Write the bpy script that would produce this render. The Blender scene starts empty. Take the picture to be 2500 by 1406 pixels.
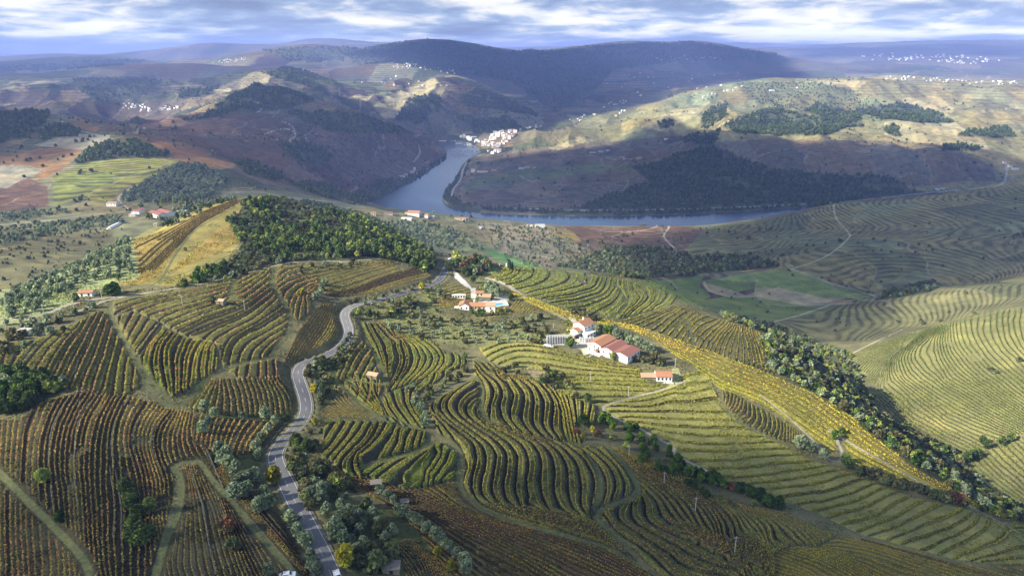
import bpy, bmesh, math, random
import numpy as np
from mathutils import Vector, Matrix

S = bpy.context.scene
COL = S.collection
random.seed(7); RNG = np.random.RandomState(7)

# ---------------------------------------------------------------- camera
cam_data = bpy.data.cameras.new('camera'); cam = bpy.data.objects.new('camera', cam_data); COL.objects.link(cam)
cam_data.sensor_width = 36.0; cam_data.lens = 36.0 * 1750.0 / 2500.0
cam_data.clip_start = 1.0; cam_data.clip_end = 120000.0
cam.location = (0, 0, 500.0)
cam.rotation_euler = (math.radians(90) - math.atan((703 - 118) / 1750.0), 0, 0)
S.camera = cam

# ---------------------------------------------------------------- light
SUN_AZ, SUN_EL = math.radians(-112), math.radians(31)      # azimuth from +Y clockwise: to the left, a little behind the lens
SUN = Vector((math.sin(SUN_AZ) * math.cos(SUN_EL), math.cos(SUN_AZ) * math.cos(SUN_EL), math.sin(SUN_EL)))
sd = bpy.data.lights.new('sun', 'SUN'); sd.energy = 5.0; sd.angle = math.radians(.5); sd.color = (1, .93, .80)
sun = bpy.data.objects.new('sun', sd); COL.objects.link(sun)
sun.rotation_euler = (-SUN).to_track_quat('-Z', 'Y').to_euler()
world = bpy.data.worlds.new('World'); S.world = world; world.use_nodes = True
S.view_settings.view_transform = 'Standard'; S.view_settings.look = 'None'
S.view_settings.exposure = 1.2; S.view_settings.gamma = 1.0; S.view_settings.use_curve_mapping = False
S.cycles.max_bounces = 6; S.cycles.diffuse_bounces = 2; S.cycles.glossy_bounces = 2; S.cycles.transparent_max_bounces = 12
S.cycles.volume_bounces = 1; S.cycles.transmission_bounces = 2
S.cycles.use_denoising = True
S.cycles.sample_clamp_indirect = 4.0

class NT:
    """small helper for node trees"""
    def __init__(s, tree): s.t = tree; s.n = tree.nodes; s.l = tree.links
    def __call__(s, kind, **kw):
        nd = s.n.new(kind)
        ins = kw.pop('i', {})
        for k, v in kw.items(): setattr(nd, k, v)
        for k, v in ins.items():
            if isinstance(v, bpy.types.NodeSocket): s.l.new(v, nd.inputs[k])
            else: nd.inputs[k].default_value = v
        return nd
    def math(s, op, a, b=None, c=None, clamp=False):
        nd = s.n.new('ShaderNodeMath'); nd.operation = op; nd.use_clamp = clamp
        for k, v in enumerate((a, b, c)):
            if v is None: continue
            if isinstance(v, bpy.types.NodeSocket): s.l.new(v, nd.inputs[k])
            else: nd.inputs[k].default_value = v
        return nd.outputs[0]
    def mix(s, f, a, b, mode='MIX'):
        nd = s.n.new('ShaderNodeMix'); nd.data_type = 'RGBA'; nd.blend_type = mode
        for k, v in ((0, f), (6, a), (7, b)):
            if isinstance(v, bpy.types.NodeSocket): s.l.new(v, nd.inputs[k])
            elif k == 0: nd.inputs[0].default_value = v
            else: nd.inputs[k].default_value = tuple(v) + ((1,) if len(v) == 3 else ())
        return nd.outputs[2]
    def ramp(s, f, stops, interp='LINEAR'):
        nd = s.n.new('ShaderNodeValToRGB'); cr = nd.color_ramp; cr.interpolation = interp
        while len(cr.elements) < len(stops): cr.elements.new(.5)
        for e, (p, c) in zip(cr.elements, stops):
            e.position = p; e.color = tuple(c) + ((1,) if len(c) == 3 else ())
        s.l.new(f, nd.inputs[0]); return nd.outputs[0]

# sky: the Nishita sky with a layered autumn cloud deck over it
w = NT(world.node_tree); w.n.clear()
sky = w('ShaderNodeTexSky', sky_type='NISHITA', sun_disc=False, sun_elevation=SUN_EL, sun_rotation=SUN_AZ, altitude=600.0, air_density=1.0, dust_density=.6, ozone_density=2.0)
tc = w('ShaderNodeTexCoord'); sep = w('ShaderNodeSeparateXYZ', i={0: tc.outputs['Generated']})
zc = w.math('MAXIMUM', sep.outputs[2], 0.0)
lz = w.math('MULTIPLY', w.math('LOGARITHM', w.math('ADD', zc, .03), 2.718), 4.6)     # layers crowd together towards the horizon
cv = w('ShaderNodeCombineXYZ', i={0: w.math('MULTIPLY', sep.outputs[0], 13.0), 1: w.math('MULTIPLY', sep.outputs[1], 13.0), 2: lz})
n1 = w('ShaderNodeTexNoise', i={'Vector': cv.outputs[0], 'Scale': .9, 'Detail': 10.0, 'Roughness': .56, 'Distortion': .25})
n2 = w('ShaderNodeTexNoise', i={'Vector': cv.outputs[0], 'Scale': .33, 'Detail': 3.0, 'Roughness': .5, 'Distortion': .1})
dens = w.math('ADD', w.math('MULTIPLY', n1.outputs[0], .62), w.math('MULTIPLY_ADD', n2.outputs[0], .5, w.math('MULTIPLY', sep.outputs[0], .035)))
cloud = w.ramp(dens, [(.40, (.24, .31, .54)), (.485, (.38, .50, .74)), (.545, (.56, .70, .90)), (.59, (.95, .99, 1.02)), (.65, (1.3, 1.3, 1.2))])
low = w.math('SUBTRACT', 1.0, w.math('MULTIPLY', w.math('SUBTRACT', zc, .07), 5.5, clamp=True))
cover = w.math('MULTIPLY', w.math('MULTIPLY_ADD', low, .78, .22), w.math('MULTIPLY_ADD', w.math('MULTIPLY', w.math('SUBTRACT', dens, .40), 9.0, clamp=True), .1, .9))
horiz = w.ramp(sep.outputs[2], [(0.0, (1.55, 1.55, 1.45)), (.02, (1.3, 1.3, 1.25)), (.05, (1, 1, 1))])
cl2 = w.mix(1.0, cloud, horiz, 'MULTIPLY')
cl3 = w.mix(1.0, cl2, (4.2, 4.2, 4.25), 'MULTIPLY')
skc = w.mix(cover, sky.outputs[0], cl3)
bg = w('ShaderNodeBackground', i={'Color': skc, 'Strength': .095})
wo = w('ShaderNodeOutputWorld', i={'Surface': bg.outputs[0]})

def tag(o, label=None, cat=None, group=None, kind=None):
    if label: o['label'] = label
    if cat: o['category'] = cat
    if group: o['group'] = group
    if kind: o['kind'] = kind
    return o

def np_mesh(name, V, F, mats=(), smooth_=False, mi=None):
    """mesh from arrays; F is an (n,4) or (n,3) array"""
    V = np.asarray(V, np.float32); F = np.asarray(F, np.int32)
    me = bpy.data.meshes.new(name); n, k = F.shape
    me.vertices.add(len(V)); me.vertices.foreach_set('co', V.ravel())
    me.loops.add(n * k); me.loops.foreach_set('vertex_index', F.ravel())
    me.polygons.add(n); me.polygons.foreach_set('loop_start', np.arange(0, n * k, k, dtype=np.int32))
    try: me.polygons.foreach_set('loop_total', np.full(n, k, np.int32))
    except Exception: pass
    if smooth_: me.polygons.foreach_set('use_smooth', np.ones(n, bool))
    for m in mats: me.materials.append(m)
    if mi is not None: me.polygons.foreach_set('material_index', np.asarray(mi, np.int32))
    me.update(calc_edges=True)
    return me

def link(name, me, parent=None, loc=None, rz=None):
    o = bpy.data.objects.new(name, me); COL.objects.link(o)
    if parent: o.parent = parent
    if loc is not None: o.location = loc
    if rz is not None: o.rotation_euler = (0, 0, rz)
    return o

def new_mat(name):
    m = bpy.data.materials.new(name); m.use_nodes = True; t = NT(m.node_tree); t.n.clear()
    return m, t

def simple_mat(name, col, rough=.8, noise=.15, scale=1.0, metal=0.0, spec=.3):
    m, t = new_mat(name)
    tc = t('ShaderNodeTexCoord')
    nz = t('ShaderNodeTexNoise', i={'Vector': tc.outputs['Object'], 'Scale': scale, 'Detail': 5.0, 'Roughness': .6})
    f = t.math('MULTIPLY_ADD', nz.outputs[0], noise * 2, 1 - noise)
    c = t.mix(1.0, tuple(col), f, 'MULTIPLY')
    b = t('ShaderNodeBsdfPrincipled', i={'Base Color': c, 'Roughness': rough, 'Metallic': metal, 'Specular IOR Level': spec})
    t('ShaderNodeOutputMaterial', i={'Surface': b.outputs[0]})
    return m
import math
# ---------------------------------------------------------------- camera maths and terrain
F_PX, W_PX, H_PX, CX, CY = 1750.0, 2500, 1406, 1250.0, 703.0
PITCH = math.atan((703 - 118) / F_PX)
CAM_Z = 500.0
CP, SP = math.cos(PITCH), math.sin(PITCH)

def ray(px, py):
    px = np.asarray(px, float); py = np.asarray(py, float)
    xc = (px - CX) / F_PX; yc = (CY - py) / F_PX
    return xc, CP + yc * SP, -SP + yc * CP

def project(x, y, z):
    d = y * CP - (z - CAM_Z) * SP
    u = y * SP + (z - CAM_Z) * CP
    d = np.maximum(d, 1.0)
    return CX + F_PX * x / d, CY - F_PX * u / d, d

# seen points: pixel x, pixel y, depth along the lens axis
SEEN = """
-100 1400 185;400 1400 183;800 1400 190;1100 1400 200;1500 1400 215;1900 1400 235;2300 1400 262;2600 1400 285
-100 1250 210;300 1250 208;700 1250 215;1000 1250 228;1300 1250 243;1700 1250 270;2100 1250 305;2390 1250 333
-100 1100 240;300 1100 238;660 1100 256;900 1100 270;1200 1100 290;1500 1100 308;1800 1100 335;2080 1100 362
0 1000 268;350 1000 270;720 1000 308;1000 1000 322;1200 1000 330;1450 1000 345;1700 1000 367;2000 1020 385
0 900 305;300 900 310;600 900 335;720 900 350;950 900 372;1200 900 385;1450 900 400;1600 900 405;1830 905 420
0 800 350;250 800 358;500 800 375;750 800 400;850 800 425;1100 800 445;1350 800 458;1500 800 465;1620 812 468
0 760 372;215 725 397;500 700 425;700 690 455;900 720 470;1050 700 510;1150 710 518;1250 720 520;1200 690 545
1090 650 585;1100 632 605;1230 650 605;1400 665 640;1600 690 640;1700 740 600;1850 800 555;1970 860 520
1600 760 560;1450 720 560;1930 900 470
1916 926 425;1991 960 412;2060 1004 395;2162 1086 368;2230 1144 350;2298 1178 343;2367 1219 335;2435 1260 326;2500 1298 318;2620 1370 300
1760 765 884;1960 880 666;2200 1030 506;2500 1240 391;1500 640 1237;1400 650 1210;2350 1140 440
2130 950 600;2200 850 650;2350 1000 520;2350 850 625;2500 950 520;2280 800 680;2500 750 690;2150 850 660;2080 870 655;2500 1150 430;2600 900 560;2500 830 600
2000 830 745;2200 770 850;2400 700 920;2500 680 950;2300 705 920;2150 735 890;2620 660 960
1900 720 980;1720 690 1020;1900 660 1090;2050 740 930;1800 770 900;1880 785 860;1550 690 1000;1700 668 1060;1800 640 1180
1980 600 1200;2300 600 1180;2500 650 1040;2140 715 960;2500 550 1290;2500 435 1600;2250 475 1600;2040 497 1650;1900 530 1620;1800 545 1620;1640 548 1650;1500 553 1630;1345 548 1600
2600 420 1600;2250 550 1370;2040 560 1430;1850 580 1430;1700 600 1370;1650 650 1200;1900 610 1270;2000 640 1120
1500 590 1430;1620 570 1520;1400 600 1350;1300 590 1350;1200 560 1450;1250 640 1200;1350 650 1180
1050 560 1400;1050 610 1230;1010 520 1500;1140 535 1520;1240 545 1530;900 510 1500;800 490 1500;700 470 1550;950 560 1330;900 540 1350
600 488 700;760 510 720;900 550 690;1000 605 640;1060 628 615;480 510 650;330 585 550;250 625 510;150 665 470;0 740 410;-150 795 375
450 600 540;560 560 600;400 680 450;650 620 520;800 600 565;150 720 420;980 640 560;700 560 620
0 590 900;100 640 760;150 560 1000;0 545 1050;310 515 1150;400 515 1130;270 545 1020;150 480 1250;0 470 1250;250 470 1280;440 500 1180;540 480 1300;660 475 1430
430 390 1550;200 390 1500;120 430 1380;50 400 1450;0 375 1560;200 350 1650;100 360 1620;80 272 1950;0 290 1950;140 290 1900;240 310 1850;340 320 1850;450 450 1350;540 440 1450;580 400 1620;450 360 1750;700 440 1700;400 330 1880
-150 300 1950;-150 500 1150;-150 400 1450
600 330 2200;700 350 2200;800 400 2150;900 430 2300;950 470 2420;880 490 2350;1000 440 2750;1000 370 3000;900 340 2850;800 320 2750;980 320 3150;1050 335 3500;850 290 3000
760 240 3200;630 207 3300;700 217 3280;560 237 3200;480 275 2900;650 260 2900;550 300 2500;430 300 2500
320 255 4000;200 290 3300;100 260 3800;0 260 3900;420 250 3800;100 220 4800;300 200 5300;150 190 5600;400 190 5500;0 210 5000;640 175 5500;700 165 5600;500 230 4300
600 145 8000;450 160 7000;300 170 6500;740 115 9000;870 120 9000;500 140 9000;860 190 5600;750 170 5700;800 200 5000;900 250 4500
1050 190 6000;1000 250 4900;950 220 5200;1100 260 4600;1050 300 4300;1100 330 3950;1200 330 4000;1250 300 4350;1300 310 4200;1180 230 5200;1250 270 4700;1330 290 4600;1350 250 5400;1400 220 6200
1045 95 9000;900 120 8500;1140 105 9200;1240 125 9000;1380 125 10000;1500 108 10500;1600 110 10500;1690 103 10500;1770 120 10500;1900 140 10500;1000 150 7500;1200 170 7500;1400 170 8200;1550 170 8500;1650 150 9000;1500 230 6000;1600 220 6300;1750 190 7000;1450 270 5000;1900 165 8800;1600 190 7200
2000 115 16000;2250 107 17000;2500 110 17000;2650 112 17000;2200 145 11000;2000 140 12000;2400 160 9500;2100 165 9000;2450 185 8000
100 160 8500;1300 118 25000;1800 105 28000
1150 450 2720;1250 420 2900;1250 370 3400;1300 340 3700;1400 400 2950;1400 450 2600;1300 490 2420;1500 500 2350;1550 420 2750;1500 350 3400;1450 310 4000;1600 290 4100;1700 280 3900;1700 240 4600;1850 220 4700;2000 192 4900;2150 195 4900;2300 215 4600;1800 205 5000;1730 217 4900;1550 280 4400
1900 290 3650;2000 270 3900;1780 300 3500;1750 350 3000;1900 350 2950;1700 400 2750;2000 400 2700;2000 330 3150;2150 330 3150;2200 290 3500;2200 250 4050;2350 330 3150;2200 400 2680;2400 400 2650;2400 430 2500;1800 470 2420;2000 480 2400;2200 460 2480;2500 330 3300;2450 390 2700;2400 260 3900;2500 260 3950;2500 200 5300;2400 200 5300;2180 182 5600;2620 300 3600
"""
# unseen points behind ridges: pixel x, depth, height above the river
HIDDEN = """
700 900 300;800 1000 260;1000 900 250;1100 800 255;1300 850 215;1500 850 210;1700 740 222;400 800 285;200 650 295;0 520 305;550 950 270
1000 1900 80;1300 1900 50;1600 1950 30;1900 1950 30;2100 1950 55;2400 2000 80;700 1900 150;2500 2300 30
80 2600 235;630 3900 225;640 6500 270;2000 6000 200;2300 6200 210;1700 6000 165;1045 11000 380;1500 13000 330;2200 22000 420;520 21000 380;1750 13000 300;750 30000 380;1800 36000 420;1300 34000 380;2200 36000 420;200 34000 220;2500 28000 430;0 24000 215
2120 800 196;2300 780 215;2200 1000 172;2400 1030 180;2050 780 190
400 60 385;1250 80 372;2100 100 345;-300 120 380;2800 140 330;-400 300 372;-500 800 320;-500 1500 260;-600 2600 220;-700 5000 240;-700 10000 300;-700 20000 230;-900 34000 200
2900 300 290;2900 700 268;3000 1200 215;3100 1800 240;3200 2600 90;3200 3500 150;3300 6000 240;3300 11000 300;3400 18000 480;3400 34000 430
"""

# skylines of the ranges: drop behind | pixel x, y, depth ...
RIDGES = """
260|900 118 8600;950 108 8800;1000 98 9000;1045 94 9000;1100 98 9100;1150 108 9200;1200 120 9200;1250 126 9300;1330 122 9600;1400 118 10000;1450 112 10300;1500 107 10500;1560 108 10500;1620 110 10500;1660 102 10500;1690 100 10500;1740 106 10500;1770 114 10500;1830 122 10500;1890 132 10500
160|610 130 8800;680 117 9000;740 112 9000;800 111 9000;860 118 8900
130|450 200 5400;520 195 5400;600 177 5500;640 170 5500;690 162 5600;730 170 5600;790 190 5500;840 208 5300
160|0 205 6800;100 190 6900;150 183 7000;220 170 7000;300 160 7000;350 156 7000;450 154 7200
220|0 152 10000;100 155 11000;150 150 11000;200 142 11000;250 137 11000;300 138 11000;370 148 11000;-120 152 11000
350|-120 143 14000;0 140 14000;80 133 14000;160 130 14000;240 134 14000;300 128 14000;400 122 14700;450 115 14700;490 107 14700;530 104 14700;590 108 14700;640 112 15400;700 106 16800;750 101 17500;800 106 17500;860 106 17500;895 112 17500
110|450 285 3000;520 242 3150;560 225 3200;600 210 3250;630 205 3300;680 211 3280;720 226 3260;770 242 3250;830 260 3250;900 278 3300;960 302 3350;1020 326 3500
90|860 163 6900;930 154 6900;1000 156 6800;1060 168 6600;1120 184 6300;1200 212 5900;1250 242 5300;1300 282 4800
120|1400 292 4500;1500 272 4600;1600 247 4800;1650 231 4900;1720 213 4900;1800 200 4950;1850 192 4950;1950 189 4900;2050 190 4900;2130 193 4850
90|2180 181 5700;2230 186 5700;2330 196 5600;2420 200 5600;2520 200 5600
250|1890 115 17000;1950 112 17000;2050 108 17000;2150 106 17000;2250 106 17000;2300 108 17000;2400 111 17000;2500 107 17000;2620 108 17000
70|-150 290 1950;0 283 1950;40 274 1950;80 270 1950;130 275 1930;170 285 1920;250 303 1880
"""

def _pts(s): return np.array([[float(t) for t in p.split()] for ln in s.strip().splitlines() for p in ln.split(';') if p.strip()])

_a = _pts(SEEN); _dx, _dy, _dz = ray(_a[:, 0], _a[:, 1])
_b = _pts(HIDDEN)
_ra, _rb = [], []
for _ln in RIDGES.strip().splitlines():
    _drop, _q = _ln.split('|')
    for _x, _y, _D in _pts(_q):
        _ra.append((_x, _y, _D)); _z = CAM_Z + ray(_x, _y)[2] * _D
        _rb.append((_x, _D * 1.12, _z - float(_drop)))
_ra = np.array(_ra); _near = [np.min(np.hypot(_ra[:, 0] - p[0], (_ra[:, 1] - p[1]) * 2)) > 14 or p[2] < 1800 for p in _a]
_a = np.concatenate([_a[_near], _ra]); _b = np.concatenate([_b, np.array(_rb)])
_dx, _dy, _dz = ray(_a[:, 0], _a[:, 1])
CX3 = np.concatenate([_dx * _a[:, 2], (_b[:, 0] - CX) / F_PX * _b[:, 1]])
CY3 = np.concatenate([_dy * _a[:, 2], (_b[:, 1] + (_b[:, 2] - CAM_Z) * SP) / CP])
CZ3 = np.concatenate([CAM_Z + _dz * _a[:, 2], _b[:, 2]])

class TPS:
    def __init__(s, P, V, lam=1e-6):
        P = np.asarray(P, float); V = np.asarray(V, float)
        s.c = P.mean(0); s.k = max(P.std(), 1e-9); s.P = (P - s.c) / s.k
        n = len(P); K = s.phi(s.P, s.P) + lam * np.eye(n)
        A = np.zeros((n + 3, n + 3)); A[:n, :n] = K; A[:n, n] = 1; A[:n, n + 1:] = s.P
        A[n:, :n] = A[:n, n:].T
        s.w = np.linalg.lstsq(A, np.concatenate([V, np.zeros(3)]), rcond=None)[0]
    @staticmethod
    def phi(a, b):
        d = ((a[:, None, 0] - b[None, :, 0]) ** 2 + (a[:, None, 1] - b[None, :, 1]) ** 2)
        return .5 * d * np.log(d + 1e-12)
    def __call__(s, Q):
        Q = (np.asarray(Q, float) - s.c) / s.k
        out = np.empty(len(Q))
        for i in range(0, len(Q), 20000):
            q = Q[i:i + 20000]
            out[i:i + 20000] = s.phi(q, s.P) @ s.w[:-3] + s.w[-3] + q @ s.w[-2:]
        return out

def _hash(ix, iy, seed):
    h = (ix.astype(np.int64) * 374761393 + iy.astype(np.int64) * 668265263 + seed * 974711) & 0xffffffff
    h = ((h ^ (h >> 13)) * 1274126177) & 0xffffffff
    return ((h ^ (h >> 16)) & 0xffffff) / float(0xffffff)

def vnoise(x, y, seed=0):
    ix = np.floor(x); iy = np.floor(y); fx = x - ix; fy = y - iy
    fx = fx * fx * fx * (fx * (fx * 6 - 15) + 10); fy = fy * fy * fy * (fy * (fy * 6 - 15) + 10)
    ix = ix.astype(np.int64); iy = iy.astype(np.int64)
    a = _hash(ix, iy, seed); b = _hash(ix + 1, iy, seed); c = _hash(ix, iy + 1, seed); d = _hash(ix + 1, iy + 1, seed)
    return (a + (b - a) * fx) * (1 - fy) + (c + (d - c) * fx) * fy

def fbm(x, y, oct=4, seed=0, gain=.5):
    s = 0; a = 1; t = 0
    for o in range(oct):
        s = s + a * (vnoise(x, y, seed + o * 17) - .5); t += a
        x = x * 2.03 + 17.3; y = y * 2.03 - 9.1; a *= gain
    return s / t * 2

def smooth(a, b, x):
    t = np.clip((x - a) / (b - a), 0, 1); return t * t * (3 - 2 * t)

_tps = TPS(np.stack([np.arctan2(CX3, CY3), np.log(np.hypot(CX3, CY3))], 1), CZ3, 2e-5)
# coarse log-polar lattice of the smooth relief, then a fine one
CU = np.linspace(-1.15, 1.15, 420); CV = np.linspace(math.log(40), math.log(42000), 560)
_g = _tps(np.stack(np.meshgrid(CU, CV, indexing='ij'), -1).reshape(-1, 2)).reshape(len(CU), len(CV))

_RU = np.arctan2(CX3, CY3)[len(_pts(SEEN)) * 0:]; _isr = np.zeros(len(CX3), bool); _isr[sum(_near):sum(_near) + len(_ra)] = True
_ru, _rv = np.arctan2(CX3[_isr], CY3[_isr]), np.log(np.hypot(CX3[_isr], CY3[_isr]))
_cu, _cv = np.meshgrid(CU, CV, indexing='ij'); _rd = np.full(_cu.shape, 9.)
for _p, _q in zip(_ru, _rv): _rd = np.minimum(_rd, np.hypot(_cu - _p, (_cv - _q) * .6))
_rd = .12 + .88 * smooth(.012, .06, _rd)

def _cub(g, fu, fv):
    iu = np.clip(np.floor(fu).astype(int), 1, g.shape[0] - 3); iv = np.clip(np.floor(fv).astype(int), 1, g.shape[1] - 3)
    tu = np.clip(fu - iu, -1, 2); tv = np.clip(fv - iv, -1, 2)
    def w(t): return [-.5 * t + t * t - .5 * t ** 3, 1 - 2.5 * t * t + 1.5 * t ** 3, .5 * t + 2 * t * t - 1.5 * t ** 3, -.5 * t * t + .5 * t ** 3]
    wu, wv = w(tu), w(tv); out = 0
    for i in range(4):
        for j in range(4):
            out = out + wu[i] * wv[j] * g[iu + i - 1, iv + j - 1]
    return out

# the river outline, pixel points on the water plane (height 0)
RIVER = [(900, 500), (935, 476), (990, 447), (1032, 420), (1062, 398), (1090, 383), (1090, 372), (1084, 362), (1062, 352), (1070, 346), (1120, 343), (1150, 350), (1165, 360), (1175, 372),
         (1150, 386), (1128, 402), (1118, 425), (1103, 448), (1084, 468), (1080, 487), (1092, 502), (1120, 512), (1160, 519), (1250, 524), (1400, 528), (1500, 528), (1600, 525), (1750, 521), (1900, 512), (2040, 498),
         (2200, 484), (2500, 470), (2900, 466), (3300, 470), (3300, 500), (2900, 490), (2500, 500), (2200, 520), (1950, 548), (1700, 560), (1450, 562), (1300, 560), (1150, 552), (1000, 540), (900, 520)]
def px_plane(px, py, z=0.):
    dx, dy, dz = ray(px, py); t = (z - CAM_Z) / dz
    return dx * t, dy * t
RIV = np.stack(px_plane(*np.array(RIVER, float).T), 1)

def in_poly(x, y, P):
    P = np.asarray(P, float); r = np.zeros(np.shape(x), bool); j = len(P) - 1
    for i in range(len(P)):
        xi, yi = P[i]; xj, yj = P[j]
        if yi != yj:
            r ^= ((yi > y) != (yj > y)) & (x < (xj - xi) * (y - yi) / (yj - yi) + xi)
        j = i
    return r

def seg_dist(x, y, P, closed=False):
    P = np.asarray(P, float); d = np.full(np.shape(x), 1e18); n = len(P)
    for i in range(n if closed else n - 1):
        a = P[i]; b = P[(i + 1) % n]; e = b - a; L = max(e @ e, 1e-9)
        t = np.clip(((x - a[0]) * e[0] + (y - a[1]) * e[1]) / L, 0, 1)
        d = np.minimum(d, (x - a[0] - t * e[0]) ** 2 + (y - a[1] - t * e[1]) ** 2)
    return np.sqrt(d)

def base_height(u, v):
    r = np.exp(v); x = r * np.sin(u); y = r * np.cos(u)
    z = _cub(_g, (u - CU[0]) / (CU[1] - CU[0]), (v - CV[0]) / (CV[1] - CV[0]))
    # ribs and gullies of the far slopes
    far = smooth(1700, 3200, r)
    vf = smooth(5500, 9000, r)
    rw = _cub(_rd, (u - CU[0]) / (CU[1] - CU[0]), (v - CV[0]) / (CV[1] - CV[0]))
    far = far * rw
    rib = 1 - np.abs(fbm(x / 640, y / 700, 4, 3, .40)) * 2.3
    z = z + far * (1 - vf) * (rib - .60) * 78 + far * vf * (1 - np.abs(fbm(x / 1500, y / 1900, 5, 9, .42)) * 2.2 - .6) * 85 * (1 - .5 * smooth(11000, 14000, r))
    z = z + far * (1 - vf) * (1 - np.abs(fbm(x / 230, y / 300, 3, 14)) * 2.4 - .6) * 22
    mid = smooth(600, 1000, r) * (1 - smooth(2200, 3400, r))
    z = z + mid * fbm(x / 210, y / 210, 4, 5) * 7
    near = 1 - smooth(700, 1200, r)
    z = z + near * fbm(x / 60, y / 60, 3, 8) * 1.2
    # valley of the river
    m = (r > 1600) & (r < 7000)
    if m.any():
        xm, ym = x[m], y[m]
        d = seg_dist(xm, ym, RIV, True); ins = in_poly(xm, ym, RIV)
        zz = z[m]; floor_ = 1.5 + d * .12
        zz = np.where(ins, -np.minimum(6, d * .3) - .3, np.maximum(zz * smooth(0, 260, d) + floor_ * (1 - smooth(0, 260, d)), np.minimum(floor_, 9 + d * .035)))
        z[m] = zz
    return z
# ---------------------------------------------------------------- vineyard blocks
# outlines and guide rows were read off the photograph in nine enlarged windows ("@n" picks the window)
_ZO = {1: (0, 0), 2: (825, 0), 3: (1650, 0), 4: (0, 460), 5: (825, 460), 6: (1650, 460), 7: (0, 926), 8: (825, 926), 9: (1650, 926)}
def PP(s):
    out = []; z = 0
    for t in s.split():
        if t[0] == '@': z = int(t[1:]); continue
        x, y = map(float, t.split(','))
        if z: x, y = _ZO[z][0] + x / 2.9294, _ZO[z][1] + y / 2.9294
        out.append((x, y))
    return np.array(out)

def widen(P):
    """carry plots that meet the frame on beyond it"""
    P[:, 0] = np.where(P[:, 0] >= 2497, P[:, 0] + 220, np.where(P[:, 0] <= 3, P[:, 0] - 160, P[:, 0])); return P
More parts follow.
